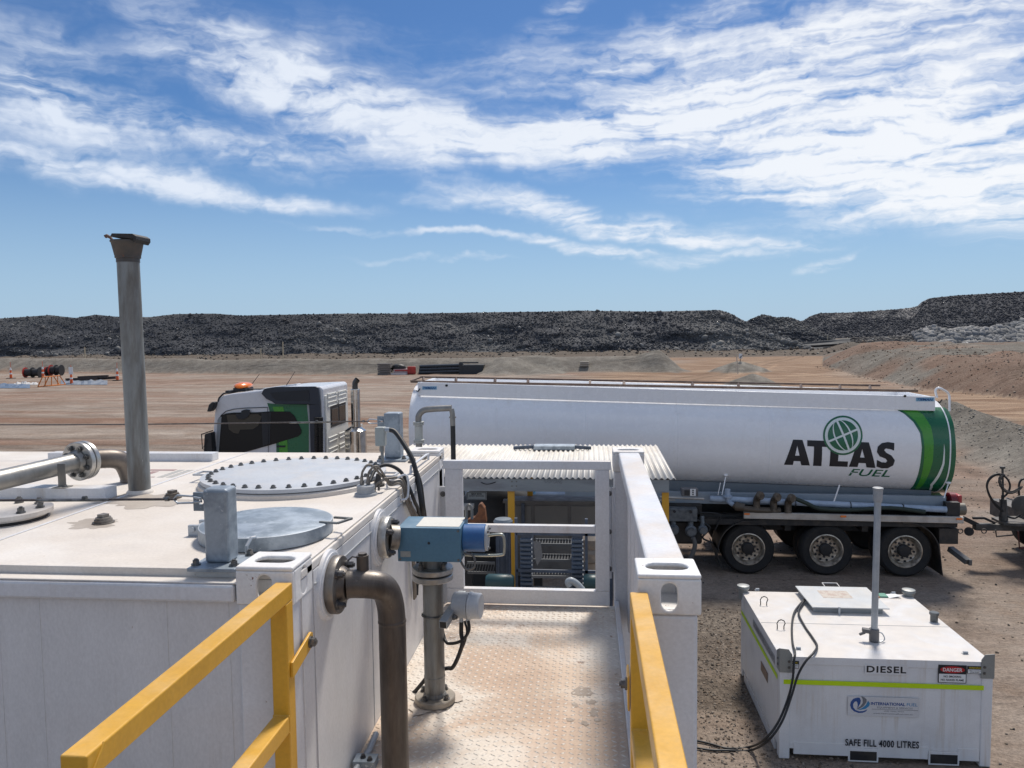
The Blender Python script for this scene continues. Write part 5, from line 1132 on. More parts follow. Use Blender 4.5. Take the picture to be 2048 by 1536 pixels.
for px, py, r in ((1349, 1063, .095), (1384, 1066, .105), (1408, 1063, .085)):
    q = ony(px, py, 15.2); m = MB(); m.lathe(q+Vector((0, .2, 0)), (0, -1, 0), [(r*.7, -.15), (r*.8, .0), (r*1.1, .02), (r*1.1, .08), (r*.85, .10), (r*.8, .16)], 22); m.cyl(q+Vector((0, .18, 0)), q+Vector((0, .25, .25)), r*.55, 14); m.build('loading_coupling', MAN, TR, smooth=True)
for px, py in ((1349, 1023), (1382, 1024)):
    q = ony(px, py, 15.3); m = MB(); m.cyl(q, q+Vector((0, .02, 0)), .03, 14); m.build('inspection_port', BVIN, TR)
m = MB(); m.tube([ony(1386, 1075, 15.2), ony(1390, 1090, 15.2), ony(1384, 1110, 15.2), ony(1372, 1130, 15.2)], .045, 12, smooth=5); m.build('hanging_hose', mat('grey_hose_c', (.10, .10, .10), .55), TR, smooth=True)
m = MB(); m.box(1.2, 2.3, 15.75, 16.6, .55, 1.4); m.build('pump_housing', DARK, TR, bevel=.05)
m = MB(); m.box(-3.3, 0.9, 16.1, 17.6, 1.28, 1.62); m.build('front_subframe', DARK, TR, bevel=.02)
m = MB(); m.tube([ony(1395, 1040, 15.4), ony(1420, 1055, 15.4), ony(1405, 1075, 15.4), ony(1425, 1085, 15.4)], .02, 8, smooth=5).tube([ony(1400, 1025, 15.5), ony(1440, 1030, 15.5), ony(1430, 1060, 15.5)], .015, 8, smooth=5); m.build('air_hoses', BLACK, TR, smooth=True)
for x in (.2,):
    m = MB(); m.box(x-.06, x+.06, 15.9, 16.02, .2, 1.4).box(x-.16, x+.16, 15.85, 16.1, .12, .2); m.build('landing_leg', DARK, TR)
# wheels
def make_wheel(parent, x, y, zc, R=.515, w=.285, dish=True, side=-1, both=False):
    o = MB(); prof = [(R*.58, -.10), (R*.62, -w/2+.01), (R*.90, -w/2-.01), (R*.97, -w/2+.02), (R, -w/2+.05), (R, w/2-.05), (R*.97, w/2-.02), (R*.9, w/2), (R*.6, w/2)]
    o.lathe((x, y, zc), (0, 1, 0), prof, 48, caps=False); ty = o.build('wheel', TYRE, parent, smooth=True)
    t = MB()
    for k in (-.085, -.03, .03, .085): t.lathe((x, y+k, zc), (0, 1, 0), [(R-.002, -.006), (R+.006, -.004), (R+.006, .004), (R-.002, .006)], 48)
    r = MB(); r.lathe((x, y-w/2+.012, zc), (0, 1, 0), [(R*.60, 0), (R*.635, .0), (R*.635, -.012), (R*.60, -.016), (R*.575, 0), (R*.53, .06), (R*.50, .115), (R*.46, .125), (R*.44, .10), (.001, .10)], 40, caps=False); r.build('rim', RIM, ty, smooth=True)
    h = MB(); h.lathe((x, y-w/2+.10, zc), (0, -1, 0), [(.125, -.02), (.125, .055), (.10, .08), (.02, .085)], 28); h.build('hub', BLACK, ty, smooth=True)
    for i in range(10):
        a = 2*PI*i/10+.2; bolt_at(ty, (x+.155*math.cos(a), y-w/2+.112, zc+.155*math.sin(a)), (0, -1, 0), .018, .05, BOLTB, name='wheel_nut')
    ho = MB()
    for i in range(10):
        a = 2*PI*i/10+.5; c = Vector((x+.205*math.cos(a), y-w/2+.112, zc+.225*math.sin(a))); ho.cyl(c, c+Vector((0, -.012, 0)), .024, 12)
    hh = ho.build('vent_holes', BVIN, ty); hh['kind'] = 'stuff'
    return ty
w0 = make_wheel(TR, WX[0], 15.73, .515)
def dup_part(o, d):
    c = o.copy(); COL.objects.link(c); c.parent = o.parent; c.location = o.location+Vector(d)
    for ch in o.children:
        k = ch.copy(); COL.objects.link(k); k.parent = c
    return c
for x in WX[1:]: dup_part(w0, (x-WX[0], 0, 0))
for x in WX:
    for y in (16.05, 17.65, 17.97):
        m = MB(); m.lathe((x, y, .515), (0, 1, 0), [(.3, -.13), (.46, -.14), (.51, -.10), (.515, -.08), (.515, .08), (.51, .1), (.46, .14), (.3, .13)], 32); m.build('wheel', TYRE, TR, smooth=True)
m = MB()
for x in WX: m.cyl((x, 15.8, .515), (x, 17.9, .515), .07, 12)
m.build('axle', DARK, TR)
# ================================================================ prime mover
PM = thing('prime_mover', 'white and green truck cab with amber beacon and chrome exhaust, left end of the tanker', 'truck', (-6.5, 16.85, 0))
Y0, Y1 = 15.60, 17.30
def cp(px, py, Y=Y0): p = ony(px, py, Y); return (p.x, p.z)
prof = [cp(425, 940), cp(423, 905), cp(427, 850), cp(430, 815), cp(435, 799), cp(446, 791), cp(465, 787), cp(500, 783), cp(560, 776), cp(640, 773), cp(645, 778), cp(647, 905)]
xb = prof[-1][0]; prof = [(prof[0][0]-.02, .75)]+prof+[(xb, .95)]
m = MB(); m.prism(prof, lambda a, b: (a, Y0, b), lambda a, b: (a, Y1, b)); cab = m.build('cab', CABW, PM, bevel=.07, seg=3)
def flat(name, mt, pts, dy, th=.006, parent=cab, bevel=0, Y=Y0):
    P = [cp(a, b, Y-dy) for a, b in pts]; m = MB(); m.prism(P, lambda a, b: (a, Y-dy-th, b), lambda a, b: (a, Y-dy, b)); return m.build(name, mt, parent, bevel=bevel)
c7 = lambda L: [(390+a/5.535, 750+b/5.535) for a, b in L]
flat('green_panel', GRN, c7([(800,310),(830,405),(870,640),(900,760),(902,860),(1262,860),(1262,325),(900,322)]), .002)
flat('lime_panel', LGRN, c7([(860,350),(975,350),(990,410),(1020,690),(1028,860),(935,860),(930,740),(900,560),(880,420)]), .009)
flat('silver_pillar', mat('silver_pillar', (.34, .36, .38), .4), c7([(1240,325),(1262,325),(1285,560),(1300,860),(1262,860),(1262,560)]), .011)
flat('side_window', GLASS, c7([(255,880),(262,490),(285,450),(345,425),(430,415),(700,412),(830,402),(1050,405),(1100,450),(1180,610),(1175,650),(1140,680),(900,755),(640,830),(430,885)]), .017, bevel=.006)
flat('painted_far_window', mat('painted_view', (.060, .056, .048), .15, spec=.3), c7([(350,440),(700,432),(738,462),(700,560),(640,600),(500,605),(480,650),(425,640),(375,600)]), .0245, .002)  # paler flat patch painted on opaque glass for light through the far window
flat('window_pillar', BVIN, c7([(735,420),(840,412),(830,760),(750,790)]), .024, .004)
flat('pillar_trim', mat('grey_trim', (.22, .24, .26), .4), c7([(238,880),(250,500),(270,465),(295,462),(290,520),(262,880)]), .024, .008)
m = MB(); a, b = ony(*c7([(805, 358)])[0], Y0-.03), ony(*c7([(812, 870)])[0], Y0-.03); m.bar(a, b, .008, .012, up=(0, 1, 0))
L = c7([(285,450),(345,400),(430,378),(560,365),(805,358)]); m.tube([ony(x, y, Y0-.012) for x, y in L], .008, 6); m.build('door_seam', BVIN, cab)
m = MB(); q = ony(563, 893, Y0-.03); m.box(q.x-.11, q.x+.08, Y0-.045, Y0-.012, q.z-.015, q.z+.02); m.build('door_handle', BVIN, cab, bevel=.006)
# dark cloth, rounded interior things seen through the glass are left dark; mirror blob on the glass top
flat('sun_visor', BVIN, c7([(455,430),(510,430),(515,395),(560,380),(610,385),(612,430),(590,465),(540,492),(480,485),(455,460)]), .030, .02, bevel=.01)
flat('upper_grille_panel', mat('panel_navy', (.022, .028, .042), .45), c7([(748,205),(765,165),(800,145),(900,130),(1340,125),(1375,140),(1395,300),(1420,870),(1290,870),(1275,330),(1245,318),(900,318),(860,290),(800,262)]), .03, .06, bevel=.006)
flat('grille_mesh', BVIN, c7([(830,195),(1262,165),(1268,290),(900,280),(860,245)]), .094, .004)
m = MB()
a0, a1 = ony(*c7([(1368, 470)])[0], 15.38), ony(*c7([(1368, 870)])[0], 15.38)
for dx in (-.04, .05):
    for i in range(22):
        p = a0.lerp(a1, i/21)+Vector((dx, 0, 0)); m.cyl(p, p+Vector((0, 0, -.028)), .052, 12, r2=.046)
m.build('intake_bellows', BLACK, PM, smooth=True)['kind'] = 'stuff'
flat('corner_guard', BVIN, c7([(188,640),(216,645),(245,900),(150,900),(160,840)]), .03, .05, parent=PM, bevel=.005)
# rear wall
xw = xb+.004
m = MB(); m.box(xw, xw+.04, Y0+.10, Y1-.10, 1.2, cp(690, 778, Y1)[1]-.02); rw = m.build('rear_wall', CABLIT, PM, bevel=.03, seg=3)
m = MB()
for z in (3.66, 3.48, 2.72, 2.48):
    for (y0, y1) in ((15.80, 16.35), (16.5, 17.05)):
        m.tube([(xw+.045, y0, z), (xw+.045, y1, z), (xw+.045, y1+.04, z-.08), (xw+.045, y0+.02, z-.09)], .014, 8, closed=True)
m.build('pressed_rib', CABLIT, rw, smooth=True)
def yat(px, X): 
    d = ray(px, 830); t = X/d.x; return t*d.y
ya, yb_ = 16.02, 16.95
m = MB(); m.box(xw+.041, xw+.055, ya, (ya+yb_)/2-.04, 2.98, 3.32); m.build('rear_window', GLASS, PM, bevel=.02)
m = MB(); m.box(xw+.041, xw+.055, (ya+yb_)/2+.04, yb_, 3.0, 3.34); m.build('rear_window', GLASS, PM, bevel=.02)
m = MB(); m.box(xw+.0405, xw+.048, ya-.05, yb_+.05, 2.92, 3.40); m.build('window_frame', BLACK, PM, bevel=.015)
# roof gear
q = ony(487, 770, 16.2); m = MB(); m.sphere(q+Vector((0, 0, -.01)), .175, .30, .075, 20, 8); m.build('beacon', AMB, PM, smooth=True)
m = MB(); m.box(q.x-.15, q.x+.14, 16.0, 16.4, q.z-.13, q.z-.05).box(q.x-.28, q.x-.18, 15.9, 16.5, q.z-.17, q.z-.10).box(q.x+.1, q.x+.75, 16.1, 16.16, q.z-.10, q.z-.075); m.build('beacon_mount', BLACK, PM, bevel=.02)
m = MB(); m.bar(ony(545, 776, 16.5), ony(598, 769, 16.5), .25, .05); m.build('air_deflector', CABW, PM, bevel=.02)
for (a, b) in (((504, 768), (519, 748)), ((572, 772), (590, 743))):
    m = MB(); m.cyl(ony(*a, 16.4), ony(*b, 16.4), .009, 8, r2=.005); m.build('antenna', BLACK, PM)
flat('roof_edge_seal', BVIN, c7([(250,290),(262,250),(310,200),(390,180),(395,192),(320,215),(275,262),(262,300)]), .006, .02, parent=PM, bevel=.006)
m = MB(); P = [cp(420, 822), cp(424, 808), cp(430, 803), cp(436, 803), cp(433, 815), cp(428, 822)]; m.prism(P, lambda a, b: (a, 15.45, b), lambda a, b: (a, 15.62, b)); m.build('kerb_mirror', BLACK, PM, bevel=.02)
m = MB(); P = [(a, b) for a, b in (cp(418, 866), cp(431, 862), cp(434, 906), cp(416, 905))]; m.prism(P, lambda a, b: (a, 15.40, b), lambda a, b: (a, 15.58, b)); m.build('wing_mirror', BLACK, PM, bevel=.02)
m = MB(); pts = [ony(403, 868, 15.35), ony(430, 860, 15.5), ony(430, 866, 15.5), ony(405, 870, 15.35), ony(406, 897, 15.35), ony(418, 898, 15.4)]
m.tube([ony(402, 869, 15.35), ony(426, 861, 15.5)], .012, 6).tube([ony(403, 869, 15.35), ony(405, 898, 15.35), ony(418, 899, 15.42)], .010, 6).tube([ony(420, 868, 15.42), ony(405, 898, 15.35)], .006, 6); m.build('mirror_bracket', BLACK, PM)
# windscreen
m = MB(); P = [(prof[3][0]-.02, prof[3][1]), (prof[4][0]-.015, prof[4][1]), (prof[2][0]-.03, prof[2][1]-.3), (prof[2][0]-.02, prof[2][1])]
m.box(prof[2][0]-.035, prof[2][0]-.015, 15.8, 17.15, 2.0, 2.9); m.build('windscreen', GLASS, PM, bevel=.01)
# exhaust
ex = ony(711, 800, 16.35); e2 = ony(712, 870, 16.35)
m = MB(); zt_, zm_ = ony(711, 778, 16.35).z, ony(711, 850, 16.35).z
m.lathe((ex.x, 16.35, zm_-.04), (0, 0, 1), [(.10, 0), (.10, zt_-zm_+.03), (.09, zt_-zm_+.04)], 28); m.build('exhaust_stack', CHROME, PM, smooth=True)
m = MB(); m.lathe((e2.x-.01, 16.35, 1.3), (0, 0, 1), [(.20, 0), (.235, .03), (.235, zm_-1.42), (.10, zm_-1.33)], 32); m.build('muffler', CHROME, PM, smooth=True)
m = MB(); m.tube([(ex.x, 16.35, zt_-.02), (ex.x-.005, 16.35, zt_+.08), (ex.x+.01, 16.35, zt_+.15), (ex.x+.06, 16.35, zt_+.21)], .062, 16, smooth=4, caps=False); m.build('exhaust_tip', mat('sooty_tip', (.09, .085, .08), .4, .7), PM, smooth=True)
m = MB(); m.box(ex.x-.12, ex.x-.02, 16.5, 16.9, 1.2, 2.9); m.build('exhaust_bracket', CABLIT, PM)
# frame, tanks, wheels
m = MB(); m.box(-7.6, -.9, 16.4, 16.52, .85, 1.12).box(-7.6, -.9, 17.2, 17.32, .85, 1.12); m.build('frame_rail', DARK, PM)
m = MB(); m.box(-5.9, -4.2, 15.7, 16.3, .45, 1.1); m.build('fuel_tank', CHROME, PM, bevel=.08)
m = MB(); m.box(-3.9, -.95, 15.62, 16.35, 1.07, 1.12); m.build('drive_mudguard', BLACK, PM, bevel=.02)
for x in (-7.0, -3.25, -1.85):
    make_wheel(PM, x, 15.75, .53, R=.53)
    m = MB(); m.lathe((x, 17.95, .53), (0, 1, 0), [(.3, -.14), (.47, -.15), (.53, -.1), (.53, .1), (.47, .15), (.3, .14)], 32); m.build('wheel', TYRE, PM, smooth=True)
m = MB(); q = ony(1003, 1087, 15.55); m.tube([(q.x+.27*math.cos(a), 15.55, q.z+.27*math.sin(a)) for a in [2*PI*i/32 for i in range(32)]], .012, 8, closed=True); m.build('chrome_wheel_ring', CHROME, PM, smooth=True)
# ================================================================ dolly trailer on the right
D = thing('dolly_drawbar', 'dark drawbar of a second trailer with looped air hoses hitched behind the tanker', 'trailer drawbar', (8.6, 16.5, 0))
DG = mat('drawbar_grey', (.05, .05, .048), .6, col2=(.11, .10, .09), scale=5, dust=(.17, .15, .13))
DY = 16.4
def dp(px, py, Y=DY): return ony(px, py, Y)
m = MB(); m.bar(dp(1948, 1053), dp(2300, 1058), .16, .13); m.build('drawbar_beam', DG, D, bevel=.01)
m = MB(); m.prism([(dp(1998, 1043).x, 16.2), (dp(2300, 1043).x, 15.5), (dp(2300, 1043).x, 17.4), (dp(1998, 1043).x, 16.7)], lambda a, b: (a, b, dp(2000, 1046).z), lambda a, b: (a, b, dp(2000, 1046).z+.05)); m.build('drawbar_deck', DG, D)
m = MB(); m.bar(dp(1926, 1036), dp(1955, 1050), .1, .09).cyl(dp(1938, 1063, 16.3), dp(1938, 1063, 16.5), .09, 16); m.bar(dp(1945, 1036), dp(1968, 1036), .05, .05).bar(dp(1968, 1036), dp(1990, 1046), .06, .05); m.build('tow_coupling', DARK, D, bevel=.01)
m = MB(); m.cyl(dp(2007, 1040), dp(2006, 998), .085, 10, r2=.065).cyl(dp(2006, 998), dp(2005, 935), .022, 8).cyl(dp(2005, 937), dp(2005, 933), .05, 6); m.build('hose_post', DG, D, smooth=True)
def loop(P, r, nm='air_hose'):
    m = MB(); m.tube([dp(x, y, DY-.05) for x, y in P], r, 10, smooth=6); m.build(nm, BLACK, D, smooth=True)
loop([(2010, 1026), (1985, 1000), (1974, 975), (1979, 957), (1995, 948), (2012, 955), (2020, 970), (2016, 985), (2006, 995)], .020)
loop([(2012, 1028), (1990, 1010), (1976, 985), (1976, 965), (1990, 951), (2010, 950)], .016)
loop([(2004, 990), (2003, 1010), (1999, 1035)], .016)
loop([(2008, 1030), (2030, 1036), (2048, 1020), (2062, 990), (2058, 965), (2046, 958), (2038, 970), (2040, 1000), (2050, 1020)], .020)
m = MB(); ch = spline([dp(x, y, DY-.1) for x, y in ((2003, 950), (1999, 962), (2004, 975), (2013, 983), (2023, 985), (2033, 981), (2042, 975))], 4)
for i in range(len(ch)-1):
    a, b = ch[i], ch[i+1]; d = (b-a); c_ = (a+b)/2; s = d.normalized(); o = Vector((0, 1, 0)).cross(s) if i % 2 == 0 else Vector((0, 1, 0))
    m.tube([c_+s*(.045*math.cos(t))+o*(.026*math.sin(t)) for t in [2*PI*k/10 for k in range(10)]], .009, 6, closed=True)
m.build('safety_chain', DG, D, smooth=True)['kind'] = 'stuff'
m = MB(); m.lathe(dp(2046, 1010, 16.1), (-.4, -1, 0), [(.10, 0), (.20, .02), (.20, .08), (.10, .1)], 24); m.build('spare_drum', DG, D, smooth=True)
m = MB(); m.bar(dp(2013, 996), dp(2052, 1008), .04, .03); m.build('grab_bar', ALU, D)
def ubar(P, r=.016, c=DARK):
    m = MB(); m.tube([dp(x, y, 15.9) for x, y in P], r, 8); m.build('underrun_bar', c, D)
ubar([(1991, 1060), (1993, 1073), (2026, 1070), (2026, 1060)]); ubar([(2036, 1062), (2039, 1096), (2110, 1096)], .018, mat('dark_red_bar', (.06, .012, .012), .5))
for px in (1921, 1968):
    q = dp(px, 1062, 16.2); m = MB(); m.tube([q+Vector((.045*math.cos(a), 0, .045*math.sin(a))) for a in [2*PI*i/16 for i in range(16)]], .012, 6, closed=True); m.build('chain_ring', DG, D, smooth=True)
m = MB(); m.box(8.9, 12.5, 15.7, 17.9, .75, 1.1); m.build('dolly_frame', DG, D)
for y in (15.8, 17.9):
    m = MB(); m.lathe((9.9, y, .515), (0, 1, 0), [(.3, -.13), (.46, -.14), (.51, -.10), (.515, .08), (.46, .14), (.3, .13)], 32); m.build('wheel', TYRE, D, smooth=True)
# ================================================================ diesel cube tank
C = thing('diesel_cube', 'white bunded cube tank marked DIESEL with lime reflective tape standing on the dirt', 'fuel cube', (3.3, 9.85, 0))
cx0, cx1, cy0, cy1, cz = 2.155, 4.445, 8.78, 11.0, 1.2
m = MB(); m.box(cx0, cx1, cy0, cy1, .12, cz); cb = m.build('cube_body', BOXW, C, bevel=.006)
m = MB(); m.box(cx0-.004, cx0+.115, cy0-.012, cy0+.10, .0, cz-.06).box(cx1-.115, cx1+.004, cy0-.012, cy0+.10, .0, cz-.06).box(cx0-.004, cx0+.1, cy1-.1, cy1+.004, .0, cz-.06); m.build('corner_post', BOXW, C, bevel=.012)['kind'] = 'stuff'
m = MB(); m.box(cx0+.001, cx1-.001, cy0-.010, cy0-.0005, cz-.085, cz+.004); m.build('top_lip', BOXW, C, bevel=.003)
m = MB()
for (a, b) in ((cx0+.16, 2.92), (3.24, 3.78), (4.10, cx1-.12)): m.box(a, b, cy0-.008, cy0+.02, .06, .20)
m.box(cx0+.116, cx1-.116, cy0-.004, cy0-.0005, .16, .19); m.build('base_skirt', BOXW, C, bevel=.003)
for a in (2.915, 3.975-.19):
    m = MB(); m.box(a, a+.33, cy0-.012, cy0-.0005, .0, .155); w_ = m.build('fork_pocket', BOXW, C, bevel=.004)
    m = MB(); m.box(a+.02, a+.31, cy0-.0145, cy0-.0125, .02, .125); m.build('pocket_opening', DARK, w_)
m = MB(); m.box(cx0-.005, cx0+.02, cy0+.2, cy1-.25, .0, .11); m.build('side_skirt', BOXW, C)
m = MB(); m.box(2.193, 4.352, cy0-.0135, cy0-.011, .882, .935); m.build('reflective_tape', HIVIS, C)
m = MB(); m.box(cx0-.0065, cx0-.0045, cy0+.10, cy1-.03, .882, .935); m.build('reflective_tape', HIVIS, C)
m = MB(); m.box(cx0+.01, cx1-.01, 9.80, 9.806, cz+.0005, cz+.003); m.build('roof_seam', GREYP, C)
FY = cy0-.0135; Ux, Uz = (1, 0, 0), (0, 0, 1)
def bg(name, mt, x0, x1, z0, z1, d=0.0): m = MB(); m.box(x0, x1, FY-.001-d, FY+.002-d, z0, z1); return m.build(name, mt, C)
bg('lettering_plate', BOXW, 3.08, 3.54, 1.03, 1.14); text_on(C, 'diesel_lettering', 'DIESEL', BVIN, (3.31, FY-.0025, 1.087), Ux, Uz, .425, .078, .028, 0, 1.15)
text_on(C, 'capacity_lettering', 'SAFE FILL 4000 LITRES', BVIN, (3.28, FY-.0005, .225), Ux, Uz, .80, .082, .024, 0, 1.1)
bg('danger_sign', BVIN, 3.865, 4.165, .955, 1.160); bg('danger_face', WHP, 3.873, 4.157, .963, 1.058, .002); 
m = MB(); m.prism([(4.015+.130*math.cos(t), 1.108+.038*math.sin(t)) for t in [2*PI*i/28 for i in range(28)]], lambda a, b: (a, FY-.004, b), lambda a, b: (a, FY-.002, b)); m.build('danger_oval', REDI, C)
text_on(C, 'danger_lettering', 'DANGER', WHP, (4.015, FY-.0055, 1.108), Ux, Uz, .205, .042, .02)
text_on(C, 'sign_lettering', 'NO SMOKING', BVIN, (4.015, FY-.0045, 1.030), Ux, Uz, .185, .023, .02); text_on(C, 'sign_lettering', 'NO NAKED FLAME', BVIN, (4.015, FY-.0045, .991), Ux, Uz, .245, .023, .02)
for x0 in (4.172, 2.205):
    bg('warning_sign', BVIN, x0, x0+.155, 1.068, 1.155); bg('warning_face', WHP, x0+.006, x0+.149, 1.074, 1.117, .002); text_on(C, 'warning_lettering', 'WARNING', YELI, (x0+.078, FY-.0035, 1.136), Ux, Uz, .125, .020, .02)
    text_on(C, 'sign_lettering', 'DIRECT CONTROL', BVIN, (x0+.078, FY-.0045, 1.104), Ux, Uz, .125, .010, .01); text_on(C, 'sign_lettering', 'WORK SAFELY', BVIN, (x0+.078, FY-.0045, 1.087), Ux, Uz, .10, .010, .01)
bg('company_plate', mat('pale_plate', (.60, .61, .63), .4), 2.90, 3.67, .545, .765)
text_on(C, 'company_lettering', 'INTERNATIONAL', NAVY, (3.335, FY-.0025, .690), (1, 0, 0), Uz, .37, .036, .03); text_on(C, 'company_lettering', 'FUEL', SKYB, (3.595, FY-.0025, .690), Ux, Uz, .115, .036)
text_on(C, 'company_lettering', 'EQUIPMENT & SERVICES', GREYI, (3.41, FY-.0025, .645), Ux, Uz, .38, .024); text_on(C, 'company_lettering', '(08) 9300 9933', GREYI, (3.40, FY-.0025, .605), Ux, Uz, .21, .016); text_on(C, 'company_lettering', 'www.internationalfuel.com.au', GREYI, (3.39, FY-.0025, .578), Ux, Uz, .43, .014, .005)
m = MB(); m.box(3.16, 3.66, FY-.003, FY-.0012, .624, .627); m.build('rule_line', GREYI, C)
def swirl(name, mt, pts, d):
    m = MB(); s = .785/1000; P = [(2.925+(a-65)*.00079+.0, .675-(b-725)*.00079) for a, b in pts]; m.prism(P, lambda a, b: (a, FY-.003-d, b), lambda a, b: (a, FY-.001-d, b)); m.build(name, mt, C)
swirl('swirl_logo', NAVY, [(65,740),(75,690),(110,645),(160,628),(195,628),(212,665),(205,710),(180,760),(165,780),(170,745),(165,700),(150,680),(125,690),(105,725),(110,770),(140,810),(190,828),(250,822),(305,795),(285,825),(240,848),(180,852),(120,830),(80,790)], 0)
swirl('swirl_logo', GREYI, [(212,602),(260,620),(292,650),(288,690),(250,750),(190,790),(150,800),(210,750),(240,700),(238,650)], .001)
swirl('swirl_logo', SKYB, [(312,668),(338,705),(325,745),(280,785),(220,802),(175,805),(230,780),(280,735)], .001)
# side decals
m = MB(); m.box(cx0-.006, cx0-.0045, 9.02, 10.2, 1.0, 1.10); m.build('side_lettering_plate', mat('dull_plate', (.34, .34, .35), .5), C)
text_on(C, 'side_lettering', 'COMBUSTIBLE LIQUID', GREYI, (cx0-.0075, 9.61, 1.05), (0, -1, 0), Uz, 1.12, .07, .03)
m = MB(); m.box(cx0-.006, cx0-.0045, 9.35, 9.72, .62, .74); m.build('side_notice', mat('brown_notice', (.22, .15, .11), .5), C)
# lid, pole, fittings
m = MB(); m.add([(2.93, 10.22, cz), (3.80, 10.22, cz), (3.83, 10.98, cz), (2.93, 10.98, cz), (2.93, 10.22, cz+.075), (3.80, 10.22, cz+.075), (3.83, 10.98, cz+.075), (2.93, 10.98, cz+.075)], [(0,3,2,1),(4,5,6,7),(0,1,5,4),(1,2,6,5),(2,3,7,6),(3,0,4,7)]); m.build('hatch_box', mat('hatch_grey', (.30, .32, .33), .5, dust=(.4, .38, .34)), C, bevel=.006)
m = MB(); m.box(2.895, 3.865, 10.16, 11.0, cz+.076, cz+.092); hl_ = m.build('hatch_cover', mat('hatch_pale', (.52, .54, .55), .45, dust=(.58, .56, .52)), C, bevel=.005)
m = MB(); m.box(3.14, 3.53, 10.52, 10.82, cz+.0925, cz+.0935); m.build('worn_label', mat('worn_label', (.50, .45, .39), .6, col2=(.42, .33, .28), scale=18, lo=.5, hi=.6), hl_)
m = MB(); m.bar((3.30, 11.0, cz+.09), (3.30, 11.13, cz+.10), .01, .01).bar((3.30, 11.13, cz+.10), (3.50, 11.13, cz+.10), .01, .01).bar((3.50, 11.13, cz+.10), (3.50, 11.0, cz+.09), .01, .01); m.build('hatch_handle', BOXW, hl_)
m = MB(); m.box(3.22, 3.245, 10.145, 10.16, cz+.0, cz+.10); m.build('hatch_latch', GALVL, hl_)
q = onz(1748, 1283, cz); m = MB(); m.cyl((q.x, q.y, cz+.10), (q.x+.012, q.y, 2.90), .0375, 24); m.build('vent_pole', GALVL, C, smooth=True)
m = MB(); m.lathe((q.x+.012, q.y, 2.88), (0, 0, 1), [(.042, 0), (.050, .02), (.053, .12), (.053, .14), (.060, .15), (.060, .165), (.05, .17)], 24); m.build('pole_cap', GREYP, C, smooth=True)
m = MB(); m.cyl((q.x, q.y, cz), (q.x, q.y, cz+.16), .055, 16).bar((q.x-.01, q.y, cz+.12), (q.x-.13, q.y+.02, cz+.13), .07, .05).bar((q.x-.1, q.y, cz+.11), (q.x-.17, q.y, cz+.08), .03, .03); m.build('taped_socket', mat('grey_tape', (.12, .12, .125), .55, bump=.6, bscale=60), C, bevel=.01)
m = MB(); m.tube([(q.x+.03, q.y, cz+.12), (q.x+.09, q.y, cz+.10), (q.x+.12, q.y, cz+.03), (q.x+.06, q.y-.02, cz+.005), (q.x+.03, q.y-.03, cz+.02)], .007, 8, smooth=5); m.build('earth_wire', GALVL, C, smooth=True)
for px, py in ((1528, 1210), (1562, 1258)):
    q = onz(px, py, cz); m = MB(); P = [(q.x-.045, q.y, cz), (q.x-.045, q.y, cz+.05), (q.x-.05, q.y, cz+.07), (q.x-.03, q.y, cz+.105), (q.x, q.y, cz+.118), (q.x+.035, q.y, cz+.105), (q.x+.05, q.y, cz+.075), (q.x+.035, q.y, cz+.04), (q.x+.035, q.y, cz)]; m.tube(P, .0065, 8); m.build('hose_clip', BLACK, C)
q = onz(1868, 1243, cz); m = MB(); m.lathe((q.x, q.y, cz), (0, 0, 1), [(.045, 0), (.045, .085), (.056, .09), (.058, .115), (.05, .122)], 24); m.build('filler_cap', mat('cap_dark', (.12, .13, .135), .4, .4), C, smooth=True)
for px, py in ((1514, 1181), (1596, 1299), (1930, 1308), (1786, 1188)):
    q = onz(px, py, cz); m = MB(); m.box(q.x-.03, q.x+.03, q.y-.02, q.y+.02, cz, cz+.008).cyl((q.x-.02, q.y, cz+.02), (q.x+.03, q.y, cz+.02), .013, 10); m.build('tie_down', GALVL, C)
# twist-lock corner brackets
BR_ = mat('bracket_grey', (.27, .29, .29), .45, .4, dust=(.4, .38, .35))
def corner_br(x, y, sx, h=.20, lab=None):
    m = MB(); m.prism([(-.05, -.16), (.09, -.16), (.09, h*.25), (.05, h*.55), (-.05, h*.6)], lambda a, b: (x+sx*a, y-.022, cz+b-.02), lambda a, b: (x+sx*a, y-.014, cz+b-.02))
    m.prism([(0, -.16), (.13, -.16), (.13, h*.25), (0, h*.6)], lambda a, b: (x-sx*.0505, y-.014+a, cz+b-.02), lambda a, b: (x-sx*.043, y-.014+a, cz+b-.02)); o = m.build('corner_bracket', BR_, C, bevel=.002)
    for dx, dz in ((.055, -.05), (.055, -.12)): bolt_at(C, (x+sx*dx, y-.022, cz+dz), (0, -1, 0), .012, .012, BOLTM)
    for dy_, dz in ((.05, -.04), (.05, -.11)): bolt_at(C, (x-sx*.051, y+dy_, cz+dz), (-sx, 0, 0), .012, .012, BOLTM)
corner_br(cx0+.04, cy0, 1); corner_br(cx1-.04, cy0, -1)
for x, y, sx in ((cx0+.02, cy1-.02, 1), (cx1-.04, cy1-.06, -1)):
    m = MB(); m.lathe((x, y, cz-.1), (0, 0, 1), [(.06, 0), (.065, .12), (.09, .16), (.085, .19), (.04, .20)], 20); m.build('lifting_lug', BR_, C, smooth=True)
PP = thing('paper_envelope', 'orange envelope and papers lying at the back edge of the cube tank roof', 'papers', (4.05, 10.95, cz))
m = MB(); m.box(3.66, 3.98, 10.82, 10.98, cz+.001, cz+.016); m.build('envelope', mat('kraft_orange', (.50, .22, .08), .7), PP)
m = MB(); m.box(3.99, 4.10, 10.84, 10.98, cz+.001, cz+.02); m.build('green_card', mat('green_card', (.10, .28, .20), .5), PP)
